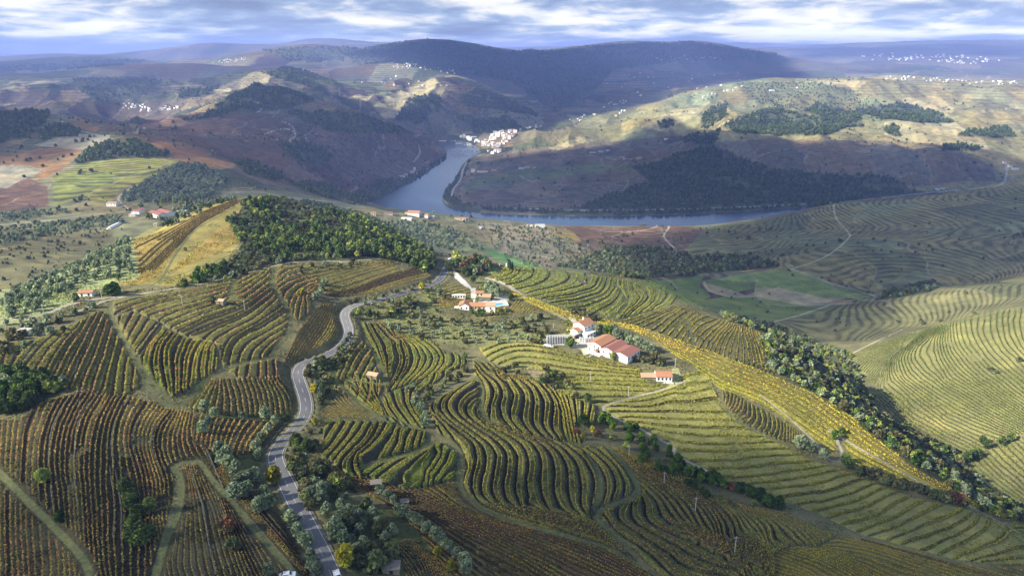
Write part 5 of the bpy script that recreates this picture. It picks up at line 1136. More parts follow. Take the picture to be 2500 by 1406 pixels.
for kd in TK:
    for q in range(2):
        rng = np.random.RandomState(300 + q + len(kd)); C, sz, cl = crown_geo(kd, rng, 130)
        o = bpy.data.objects.new('%s_%d' % (kd, q), leaf_mesh(kd + '_far', C, sz * 1.75, cl, m_leaf, rng)); LOWP[(kd, q)] = o

TREES = []     # x, y, z, kind, height, label, group
def T(kind, h, pts, label, group):
    P = PP(pts); g = at(P[:, 0], P[:, 1])
    for q in range(len(g)): TREES.append((g[q, 0], g[q, 1], g[q, 2], kind, h * random.uniform(.85, 1.15), label, group))
def TA(kinds, h, poly, spacing, label, group, jit=.5, grid=None, skip=0.0):
    """scatter over the ground inside an outline; grid = turned planting grid"""
    P = PP(poly); g = at(P[:, 0], P[:, 1]); lo = g.min(0); hi = g.max(0); W_ = g[:, :2]
    a = grid or 0.4; ca_, sa_ = math.cos(a), math.sin(a); ext = max(hi[0] - lo[0], hi[1] - lo[1]) * .75; c = (lo + hi) / 2
    n = int(ext / spacing) + 1
    ii, jj = np.meshgrid(np.arange(-n, n + 1), np.arange(-n, n + 1)); ii = ii.ravel() * spacing + RNG.uniform(-jit, jit, ii.size) * spacing; jj = jj.ravel() * spacing + RNG.uniform(-jit, jit, jj.size) * spacing
    x = c[0] + ii * ca_ - jj * sa_; y = c[1] + ii * sa_ + jj * ca_
    z = zat(x, y); px, py, d = project(x, y, z)
    el = (z - CAM_Z) / np.hypot(x, y); ok = in_poly(px, py, P) & in_poly(x, y, W_) & (RNG.rand(len(x)) > skip)
    for q in np.nonzero(ok)[0]:
        TREES.append((x[q], y[q], z[q], kinds[RNG.randint(len(kinds))], h * RNG.uniform(.7, 1.25), label, group))

T('lime', 5.5, '@7 310,745', 'pale airy tree among the vine rows at bottom left', None)
T('citrus', 4.2, '@7 430,1020', 'round green tree beside the track at bottom left', None)
T('lime', 5, '@7 1075,955', 'bright yellow-green tree on the dark thicket at bottom left', None)
T('oak', 5, '@7 985,985 915,830 950,880 900,790 1000,1190 940,1150 1070,1150 1010,1110 960,1060 940,930', 'dark green tree of the thicket inside the vineyard', 'thicket trees')
T('russet', 4, '@7 1625,1080', 'brownish bush beside the forked track', None); T('shrub', 4, '@7 1665,1210', 'grey-green bush below the forked track', None)
T('golden', 7, '@7 1965,745', 'yellow-green tree leaning over the left road verge', None); T('lime', 3, '@7 2062,290', 'light green bush above the road bend', None)
T('olive', 4.4, '@7 1460,230 1530,275 1490,335 1450,385 1735,295 1900,275 1965,325 1920,385 1870,445 1830,505 1860,575', 'grey-green olive tree on the scrubby terraces left of the road', 'olives left of the road')
T('olive', 5.0, '@7 1570,530 1620,570 1600,605 1640,630 1690,680 1700,770 1720,840 1770,815 1830,730 1770,750 1890,850 1880,940 1850,950 1920,920 1740,860 1680,850', 'grey-green olive tree in the clump beside the forked track', 'olives by the forked track')
T('oak', 4.5, '@7 2130,490 2185,520 2210,500 2120,470', 'dark green shrub right of the narrow road bend', 'shrubs at the road bend')
T('golden', 4.5, '@7 2250,100', 'bright yellow bush beside the first road bend', None); T('golden', 3.4, '@7 2255,320', 'yellow bush below the red-orange plot', None); T('olive', 3.6, '@7 2290,110 2300,30', 'grey-green bush beside the yellow bush', 'bushes by the yellow bush')
T('lime', 6, '@7 2400,790', 'pale green tree right of the road', None)
T('shrub', 3.6, '@7 2190,790 2120,640 2170,700 2220,920 2200,860 2150,600 2240,650 2300,700 2330,640', 'low scrub bush on the bank right of the road', 'bank scrub')
T('olive', 4.5, '@7 2250,790 2230,860 2300,880 2340,970 2400,1090 2450,1010 2450,1170 2390,1150 2440,930 2300,820', 'large olive tree on the right road verge', 'olives on the right road verge')
T('olive', 4.2, '@7 2110,1060 2130,1130 2190,1200 2220,1290 2240,1360 2265,1406 1920,1400 2080,1020 2170,1160', 'olive tree on the left road verge near the bottom', 'olives on the left road verge')
T('golden', 7.5, '@8 60,1330', 'tall yellow-green tree beside the road at the bottom', None); T('lime', 4.5, '@8 20,800', 'pale bush above the olive grove', None)
TA(['olive', 'olive', 'shrub'], 4.5, '@8 10,890 150,900 330,1010 450,1150 410,1250 350,1395 180,1400 140,1300 110,1200 0,1150', 4.6, 'olive tree in the grove right of the road', 'olive grove by the road', .35)
TA(['shrub', 'olive', 'oak'], 3.2, '@7 2060,560 2200,560 2350,700 2480,850 2490,900 2420,900 2300,780 2160,760 2080,640', 5.0, 'scrub bush between road and terraces', 'scrub by the road', .5, None, .3)
TA(['shrub', 'olive', 'shrub'], 2.8, '@8 -90,560 0,640 150,820 320,960 180,900 0,870 -80,800', 4.5, 'scrub bush above the olive grove', 'scrub above the grove', .5, None, .25)
T('olive', 3.9, '@8 310,830 350,860 400,890 430,960 470,980 520,1010 560,1030 590,1050 640,1100 690,1140 740,1180 760,1200 800,1230 850,1280 900,1330 910,1385', 'olive tree in the line running to the bottom edge', 'line of olives')
T('golden', 3.6, '@8 715,1260 810,1360', 'small yellow-green tree under the line of olives', 'yellow trees under the olives')
T('olive', 3.4, '@8 560,135 540,175 575,210 590,240 620,270 630,310 625,345 600,210 605,300 500,90 540,60', 'pale olive bush in the hedge down the gully', 'gully hedge')
T('citrus', 6.5, '@8 1757,335', 'large round dark green tree on the maze edge', None); T('oak', 4.6, '@8 1785,160', 'round dark bush on the upper edge of the maze', None)
T('shrub', 3.4, '@8 1700,130 1560,60 1480,20', 'grey bush along the upper edge of the maze', 'bushes on the maze edge')
T('citrus', 4.8, '@8 1885,310 1930,315 1960,360 1905,290', 'dark green tree of the clump above the grass strip', 'clump above the grass strip')
T('citrus', 4.6, '@8 2080,370 2080,410 2085,450 2070,350 2170,425 2172,465 2178,505 2130,365 2260,445 2265,485 2275,520 2240,470 2370,525 2372,565 2430,600 2400,630 2445,660 2160,590 2215,575 2290,650 2340,670 2385,680 2190,540', 'glossy round orchard tree beside the grass strip', 'orchard trees')
T('golden', 3.6, '@8 1820,370 1750,430', 'yellow bush at the end of the maze rows', 'yellow bushes'); T('lime', 4.2, '@8 1950,435 2060,500', 'yellow-green tree beside the grass strip', 'lime trees by the strip'); T('russet', 4, '@8 1860,410 1700,390', 'brown autumn tree at the end of the maze rows', 'brown trees by the maze')
T('citrus', 4.6, '@9 10,600 25,655 50,630 95,690 135,695 180,690 175,730 215,735 250,755 265,715 300,745 315,760 340,775 230,720', 'glossy tree in the dark strip below the grassy terraces', 'strip of orchard trees')
T('citrus', 3.6, '@9 105,765 135,790 185,820 215,845 80,760', 'small round tree in the short row below the orchard', 'short row of small trees')
T('russet', 4.2, '@9 400,790', 'dark red bush where the grass track bends', None)
T('citrus', 4.4, '@9 440,805 475,805 515,825 545,840 575,845 590,865 630,880 665,885 680,915 700,900 740,880 755,930 735,900 610,840 655,910', 'glossy orchard tree in the lower dark plot', 'lower orchard plot'); T('lime', 3, '@9 560,905', 'small lime bush below the lower orchard plot', None)
T('citrus', 4.2, '@9 1135,425 1185,390', 'bright green tree at the fork of the ridge track', 'green trees at the fork')
T('olive', 6.0, '@9 880,490 925,500 965,515 900,475', 'broad grey-green tree beside the bronze plot', 'grey-green clump'); T('olive', 6.5, '@9 1050,575', 'dense round grey-green tree beside the track loop', None)
T('oak', 5.0, '@9 1210,625 1235,645 1215,595', 'dark green tree at the end of the hedge by the track loop', 'trees by the track loop')
T('shrub', 4.2, '@9 1310,690 1340,670 1385,700 1410,690 1440,705 1500,750 1530,745 1590,775 1620,770 1670,785 1700,790 1730,805 1780,815 1840,850 1880,855 1930,870', 'dark hedge bush along the foot of the golden band', 'hedge under the golden band')
T('russet', 5, '@9 1990,880 1960,870 2020,885', 'russet autumn tree in the hedge at right', 'russet trees'); T('oak', 4, '@9 2070,910 2190,940', 'dark round bush near the right hedge end', 'round bushes at right')
T('oak', 6, '@9 2390,440 2190,465 2220,495 2325,470 2105,570 2150,560 2075,590 2130,540 1390,170 1410,150 1620,370', 'dark round tree at the edge of the far grassy slope', 'slope edge trees')
T('shrub', 3.4, '@6 2290,1325 2245,1305 2450,1240 1890,955 1750,955 1770,975 2130,905', 'round bush standing alone on the grassy slope', 'lone bushes on the slope')
# round the villa and the winery
T('olive', 8.5, '@5 1100,770 1140,775 1120,745 1080,740', 'big blue-green tree behind the villa', 'blue-green trees behind the villa'); T('lime', 4, '@5 1050,735 1030,720', 'yellow-green shrub by the small upper house', 'shrubs by the upper house')
T('oak', 6, '@5 965,675', 'round green tree beside the white drive', None); T('oak', 6, '@5 1235,800', 'dark spreading tree right of the pool', None)
T('citrus', 3.4, '@5 1010,905 960,895 990,915 1030,910', 'green bush in front of the villa', 'green bushes in front of the villa'); T('golden', 3.2, '@5 1150,900 1190,885 1100,905 1010,880', 'yellow-green bush in the villa garden', 'yellow bushes in the villa garden'); T('lime', 3, '@5 990,805 1000,800', 'pale shrub in the villa court', 'court shrubs')
T('golden', 5, '@5 1672,1000', 'brilliant yellow tree beside the tall white house', None); T('lime', 4, '@5 1645,985 1650,1040', 'green bush left of the yellow tree', 'bushes by the yellow tree')
T('oak', 8, '@5 1660,1135', 'big round green tree beside the steel tanks', None); T('citrus', 6.5, '@5 1925,1050', 'bright green round tree behind the tall white house', None); T('lime', 5, '@5 1880,1020', 'olive-yellow tree behind the tall white house', None)
T('lime', 5, '@5 1970,1230', 'green tree in front of the long winery wall', None); T('olive', 5, '@5 1855,1045', 'small grey tree by the white gable', None)
T('olive', 6.0, '@5 1990,1060 2030,1075 2060,1095 2100,1110 2130,1130 2160,1145 2190,1155 2220,1170 2240,1175 1970,1040 2010,1090 2080,1125', 'grey-green tree in the hedge behind the winery', 'hedge behind the winery')
T('shrub', 4.0, '@5 1700,885 1720,905 1745,915 1775,925 1800,940 1830,950 1690,900 1760,900', 'green shrub in the hedge above the tall white house', 'hedge above the white house')
T('shrub', 3.4, '@5 2180,1240 2230,1250 2260,1225 2290,1265 2310,1260 2130,1235', 'grey-green bush above the small farmhouse', 'bushes above the farmhouse')
T('oak', 4, '@5 1450,1390 1500,1375 1540,1360 1480,1400', 'dark bush by the bare patch', 'bushes by the bare patch'); T('golden', 3.6, '@5 1520,1350', 'yellow-green bush by the bare patch', None)
T('shrub', 3, '@5 1410,1110 1450,1110 1385,1100', 'low bush beside the tank row', 'bushes by the tank row')
T('cypress', 9, '@5 1232,585 1247,590 1225,580', 'dark slender cypress at the tip of the spur', 'cypresses on the spur'); T('pine', 10, '@5 980,545', 'dark pine beside the lawn', None)
T('golden', 5, '@5 600,725', 'yellow-green bush above the road', None); T('lime', 4, '@5 265,805 545,820 650,785', 'yellow bush below the road', 'yellow bushes below the road'); T('oak', 5, '@5 110,925 220,920', 'dark green tree inside the first road curve', 'trees inside the road curve'); T('lime', 4.4, '@5 385,915 150,900', 'yellow-green tree inside the first road curve', 'yellow-green trees inside the curve')
T('oak', 7, '@5 790,590 830,580 810,560 860,570', 'dark tree hanging over the far road', 'trees over the far road'); T('lime', 6, '@5 850,510 870,500 905,525', 'bright yellow-green tree at the road junction', 'bright trees at the junction')
TA(['oak', 'oak', 'russet', 'olive'], 6.5, '@5 890,560 960,520 1040,530 1090,570 1100,600 1000,625 920,640 880,600', 5.0, 'tree of the dark clump beside the lawn', 'clump beside the lawn')
T('citrus', 7, '@4 800,765 840,765 780,760 820,745', 'green tree beside the track junction at left', 'trees by the junction'); T('oak', 4.5, '@4 545,810', 'round dark tree below the white cottage', None); T('oak', 4.4, '@4 850,655', 'dark tree at the corner of the olive slope', None)
T('oak', 4.0, '@4 1525,820', 'dark bush beside the stone hut in the vines', None); T('olive', 4.4, '@4 2300,730 2270,780 2320,700 2250,800 2290,760', 'grey bush in the hedge right of the bent rows', 'hedge right of the bent rows')
T('oak', 6.2, '@4 2305,1285', 'green roadside tree above the yellow bush', None); T('golden', 3, '@4 2160,755 2130,765', 'yellow vine-covered bush in the bent rows', 'yellow bushes in the bent rows'); T('golden', 2.6, '@4 1325,450', 'small yellow bush by the hilltop track', None)
T('poplar', 13, '@4 1130,130 1160,120 1190,110 1220,110 1250,125 1290,135 1310,130 1340,140 1370,140 1400,145', 'yellow-green poplar behind the red-roofed winery', 'poplars'); T('lime', 11, '@4 1080,215 1060,220 1010,140', 'tree before the red-roofed winery', 'trees before the red roof')
TA(['olive', 'olive', 'shrub'], 3.2, '900,792 1050,775 1200,795 1330,775 1352,826 1250,838 1150,846 1040,830 990,818 930,800', 6.4, 'small olive tree on the grassy terraces in front of the villa', 'olives before the villa', .22, .12, .1)
TA(['olive', 'shrub', 'oak'], 3.4, '862,742 930,735 1000,722 1080,700 1090,735 1060,772 960,785 880,776', 7.0, 'scrub tree on the rough slope below the road', 'scrub below the road', .5, None, .25)
TA(['olive'], 4.2, '2,742 60,706 150,668 250,620 316,588 322,640 330,668 262,684 205,700 150,720 100,760 30,800 0,800', 6.2, 'sunlit olive tree on the slope at far left', 'olive slope at left', .25, .5)
TA(['olive', 'olive', 'shrub'], 3.6, '0,812 60,800 150,768 225,742 235,752 150,790 80,822 0,838', 5.2, 'olive tree below the farm track at left', 'olives below the farm track', .4)
TA(['olive', 'shrub'], 3.4, '0,850 80,835 180,795 245,760 245,770 160,810 60,860 0,880', 6, 'scrub bush on the edge of the diagonal rows', 'scrub above the diagonal rows', .5)
TA(['oak', 'oak', 'citrus'], 5.5, '0,908 80,918 150,935 160,950 100,980 60,1005 0,1012', 4.6, 'dark tree in the wood at the left edge', 'wood at the left edge', .45)
TA(['lime', 'oak'], 5, '80,940 130,935 130,960 95,965', 5, 'sunlit green tree in the wood at the left edge', 'sunlit trees at the left edge', .4)
TA(['shrub', 'olive', 'shrub', 'oak'], 2.6, '735,900 770,885 830,850 858,815 870,860 820,930 790,990 768,1010 760,940', 4.8, 'low roadside bush inside the road bend', 'roadside bushes', .5, None, .2)
TA(['shrub', 'olive', 'shrub'], 2.4, '640,690 700,660 830,640 960,640 970,645 830,655 700,680', 5.5, 'bush', 'x', .5, None, .3)
TA(['shrub', 'oak', 'shrub'], 2.4, '690,1130 720,1100 770,1040 790,1060 760,1120 790,1180 740,1190', 4.6, 'dark scrub bush on the slope under the road', 'scrub under the road', .5, None, .2)
TA(['shrub', 'shrub', 'olive'], 2.6, '820,745 870,735 1000,708 1060,690 1065,696 1000,712 900,735 850,745', 5, 'shrub on the upper road bank', 'upper bank shrubs', .5, None, .2)
TA(['shrub', 'shrub', 'oak'], 2.8, '1020,975 1060,940 1140,900 1160,905 1120,930 1060,965 1030,1000', 4.2, 'bush in the hedge between the terraces', 'hedge between the terraces', .5, None, .2)
TA(['shrub', 'oak', 'shrub'], 2.6, '1100,870 1150,860 1200,890 1250,890 1350,910 1440,950 1430,960 1330,925 1180,905', 6, 'bush on the bank below the winery lawn', 'bank bushes', .5, None, .5)
NEAR_N = len(TREES)
STUFF = {}
# pine wood behind the terraces
def scatter(mask, sp, kinds, hk, name):
    """woodland: chance per ground cell, so that spacing is true on the ground"""
    I, J = np.nonzero(mask); du = np.gradient(U)[I]; dv = np.gradient(V)[J]
    s_ = sp(RR[I, J]); p = RR[I, J] ** 2 * du * dv / s_ ** 2
    k = RNG.rand(len(I)) < p; I, J, s_ = I[k], J[k], s_[k]
    fu = RNG.uniform(-.5, .5, len(I)); fv = RNG.uniform(-.5, .5, len(I))
    u = U[I] + fu * np.gradient(U)[I]; v = V[J] + fv * np.gradient(V)[J]; r = np.exp(v); x = r * np.sin(u); y = r * np.cos(u)
    STUFF.setdefault(name, []).append((x, y, zat(x, y), kinds, s_ * hk))
inb = np.zeros((NU, NV), bool); inb[poly_mask(PP("555,548 590,500 640,480 720,490 800,498 900,530 960,558 1000,590 1060,630 1062,656 1040,668 985,640 900,628 800,632 690,640 640,652 560,682 470,694 430,706 440,694 480,676 560,644 590,600"), vis=True)] = True
scatter(inb & (PXG > 850), lambda r: 4.7 + 0 * r, ['pine', 'pine', 'oak', 'lime'], 1.45, 'pine_wood')
gp_ = fbm(GX / 22, GY / 22, 3, 151)
scatter(inb & (PXG <= 850) & (gp_ > -.05), lambda r: 5.2 + 0 * r, ['oak', 'lime', 'pine', 'citrus', 'pine', 'oak'], 1.05, 'pine_wood')
scatter(inb & (PXG <= 850), lambda r: 4.6 + 0 * r, ['shrub', 'shrub', 'olive', 'oak'], .5, 'pine_wood')
rest_f = FOREST & VIS & ~inb & (PYG < 1406)
scatter(rest_f & (RR < 1000) & (RR > 250), lambda r: 5.4 + 0 * r, ['oak', 'olive', 'olive', 'lime', 'citrus', 'shrub', 'lime'], .78, 'woodland')
scatter(rest_f & (RR >= 1000) & (RR < 1600), lambda r: 7.5 + 0 * r, ['oak', 'shrub', 'olive', 'oak'], .72, 'woodland')
scatter(rest_f & (RR >= 1600) & (RR < 5200), lambda r: 7 + r * .0022, ['oak'], .8, 'woodland')
scatter(rest_f & (RR >= 5200) & (RR < 12000), lambda r: 12 + r * .0030, ['oak'], .42, 'woodland')
# loose trees on the farmland
loose = VIS & ~FOREST & (RR > 1000) & (RR < 6000) & (fbm(GX / 130, GY / 130, 3, 91) > .18)
loose &= GZ > 2
scatter(loose, lambda r: 30 + r * .006, ['oak', 'shrub', 'olive'], .13, 'woodland')
scatter(VIS & (RR > 850) & (RR < 1800) & (PXG > 1600) & (fbm(GX / 100, GY / 100, 2, 92) > 0), lambda r: 38 + 0 * r, ['shrub', 'oak'], .075, 'woodland')
mk = np.zeros((NU, NV), bool); mk[poly_mask(PP("290,492 310,470 440,398 500,405 548,430 545,462 500,485 400,497"))] = True
scatter(mk, lambda r: 7.0 + 0 * r, ['olive'], .85, 'olive_grove')
mk[:] = False; mk[poly_mask(PP("1165,548 1345,555 1400,590 1480,640 1440,640 1340,655 1240,640 1210,610 1180,570"))] = True
scatter(mk, lambda r: 13.0 + 0 * r, ['olive', 'oak'], .33, 'olive_grove')
mk[:] = False; mk[poly_mask(PP("0,560 150,543 300,527 305,545 200,566 0,600"))] = True; mk[poly_mask(PP("920,550 1000,538 1120,562 1165,590 1170,605 1120,612 1040,600 970,580"))] = True
mk[poly_mask(PP("0,520 60,515 160,508 165,520 0,545"))] = True; mk[poly_mask(PP("440,500 540,485 590,485 500,515 400,560 380,545"))] = True
scatter(mk, lambda r: 8.5 + 0 * r, ['olive', 'olive', 'oak'], .55, 'olive_grove')
mk[:] = False; mk[poly_mask(PP("1800,205 2000,200 2200,260 2150,300 1990,275 1850,255"))] = True
scatter(mk, lambda r: 24 + 0 * r, ['oak'], .32, 'woodland')
mk[:] = False; mk[poly_mask(PP('0,590 150,560 300,560 250,610 150,660 60,690 0,720'))] = True
scatter(mk, lambda r: 15 + 0 * r, ['shrub', 'olive', 'oak'], .17, 'woodland')
mk[:] = False; mk[poly_mask(PP('1150,210 1000,260 940,300 700,300 600,340 850,470 1060,340 1300,290'))] = True
scatter(mk & ~FOREST, lambda r: 26 + 0 * r, ['oak', 'shrub'], .2, 'woodland')

ranked = sorted(TREES, key=lambda q: -q[4] / math.hypot(q[0], q[1]))
# keep every named single, then the largest
singles = [q for q in ranked if q[6] is None]; others = [q for q in ranked if q[6] is not None and q[6] != 'x']
chosen = singles + others[:298 - len(singles)]; left = others[298 - len(singles):] + [q for q in ranked if q[6] == 'x']
_by = {}
for q in chosen: _by.setdefault(q[5], []).append(q)
for lab, qs in _by.items():
    qs.sort(key=lambda q: q[0] / q[1])
    for n_, (x, y, z, kd, h, lb, gr) in enumerate(qs):
        nm = {'shrub': 'shrub', 'russet': 'shrub', 'citrus': 'orchard_tree', 'golden': 'yellow_tree', 'lime': 'green_tree', 'oak': 'oak_tree', 'pine': 'pine_tree', 'olive': 'olive_tree', 'poplar': 'poplar_tree', 'cypress': 'cypress_tree'}[kd]
        r_ = bpy.data.objects.new(nm, None); COL.objects.link(r_); r_.location = (x, y, z - .05); r_.rotation_euler = (0, 0, random.uniform(0, 6.28))
        s_ = h; wd = random.uniform(.9, 1.15); r_.scale = (s_ * wd, s_ * wd, s_); r_.empty_display_size = .3
        full = lb if len(qs) == 1 else lb + ', ' + ordinal(n_) + ' from the left'
        if len(full.split()) > 16: full = ' '.join(lb.split()[:12]) + ', ' + ordinal(n_) + ' from left'
        tag(r_, full, 'shrub' if kd in ('shrub', 'russet') else 'tree', gr)
        cm, tm = PROTO[kd][random.randrange(3)]
        link('crown', cm, r_); link('trunk', tm, r_)
for q in left: STUFF.setdefault('small_trees', []).append((np.array([q[0]]), np.array([q[1]]), np.array([q[2]]), [q[3]], np.array([q[4]])))

def gn_scatter(name, label, data):
    kinds = sorted({k for d in data for k in d[3]}); protos = [(k, q) for k in kinds for q in range(2)]
    cname = bpy.data.collections.new(name + '_kinds')
    order = []
    for n_, pk in enumerate(protos):
        o = LOWP[pk].copy(); o.name = '%03d_%s' % (n_, pk[0]); cname.objects.link(o); order.append(pk)
    P, S_, I_ = [], [], []
    for x, y, z, kd, h in data:
        n = len(x); kk = RNG.randint(len(kd), size=n); qq = RNG.randint(2, size=n)
        P.append(np.stack([x, y, z - .1], 1)); S_.append(h * RNG.uniform(.75, 1.3, n)); I_.append(np.array([order.index((kd[a], b)) for a, b in zip(kk, qq)]))
    P = np.concatenate(P); S_ = np.concatenate(S_); I_ = np.concatenate(I_)
    me = bpy.data.meshes.new(name); me.vertices.add(len(P)); me.vertices.foreach_set('co', P.astype(np.float32).ravel())
    a = me.attributes.new('size', 'FLOAT', 'POINT'); a.data.foreach_set('value', S_.astype(np.float32))
    a = me.attributes.new('pick', 'INT', 'POINT'); a.data.foreach_set('value', I_.astype(np.int32))
    a = me.attributes.new('turn', 'FLOAT', 'POINT'); a.data.foreach_set('value', RNG.uniform(0, 6.28, len(P)).astype(np.float32))
    me.update(); o = link(name, me); tag(o, label, 'trees', kind='stuff')
    ng = bpy.data.node_groups.new(name, 'GeometryNodeTree'); ng.interface.new_socket('Geometry', in_out='INPUT', socket_type='NodeSocketGeometry'); ng.interface.new_socket('Geometry', in_out='OUTPUT', socket_type='NodeSocketGeometry')
    N = ng.nodes; L = ng.links; gi = N.new('NodeGroupInput'); go = N.new('NodeGroupOutput')
    mp = N.new('GeometryNodeMeshToPoints'); L.new(gi.outputs[0], mp.inputs[0])
    ci_ = N.new('GeometryNodeCollectionInfo'); ci_.inputs['Collection'].default_value = cname; ci_.inputs['Separate Children'].default_value = True; ci_.inputs['Reset Children'].default_value = True
    ip = N.new('GeometryNodeInstanceOnPoints'); L.new(mp.outputs[0], ip.inputs['Points']); L.new(ci_.outputs[0], ip.inputs['Instance']); ip.inputs['Pick Instance'].default_value = True
    def na(nm, ty):
        q = N.new('GeometryNodeInputNamedAttribute'); q.data_type = ty; q.inputs[0].default_value = nm; return q
    L.new(na('pick', 'INT').outputs[0], ip.inputs['Instance Index'])
    cx = N.new('ShaderNodeCombineXYZ'); L.new(na('turn', 'FLOAT').outputs[0], cx.inputs[2]); L.new(cx.outputs[0], ip.inputs['Rotation'])
    L.new(na('size', 'FLOAT').outputs[0], ip.inputs['Scale']); L.new(ip.outputs[0], go.inputs[0])
    o.modifiers.new('trees', 'NODES').node_group = ng
    print(name, len(P))
LBL = dict(pine_wood='dense sunlit pine and oak wood on the hill above the road', woodland='dark woods and scattered trees on the slopes and in the gullies', olive_grove='olive groves planted in lines in the valley', small_trees='the many small olive trees and scrub bushes')
for nm, d in STUFF.items(): gn_scatter(nm, LBL[nm], d)
# ---------------------------------------------------------------- buildings and other things
m_white = simple_mat('white_render', (.80, .78, .72), noise=.1, scale=.6)
m_cream = simple_mat('cream_render', (.66, .58, .44), noise=.12, scale=.6)
m_stone = simple_mat('schist', (.20, .175, .14), noise=.45, scale=1.4)
m_moss = simple_mat('mossy_schist', (.06, .062, .045), noise=.5, scale=1.1)
m_tan = simple_mat('old_tile', (.42, .28, .17), noise=.3, scale=1.2)
m_terr = simple_mat('terracotta', (.36, .175, .09), noise=.3, scale=1.5)
m_red = simple_mat('red_sheet', (.25, .105, .08), noise=.15, scale=.7)
m_steel = simple_mat('steel', (.66, .67, .68), rough=.35, noise=.06, metal=.6)
m_glass = simple_mat('dark_glass', (.03, .035, .045), rough=.2, noise=.1)
m_wood = simple_mat('wood', (.16, .09, .05), noise=.3, scale=4)
m_conc = simple_mat('concrete', (.46, .44, .40), noise=.2, scale=1)
m_pool = simple_mat('pool_water', (.04, .36, .46), rough=.08, noise=.05)
m_dark = simple_mat('dark_paint', (.025, .028, .035), rough=.3, noise=.1)
m_tyre = simple_mat('rubber', (.02, .02, .02), rough=.9)

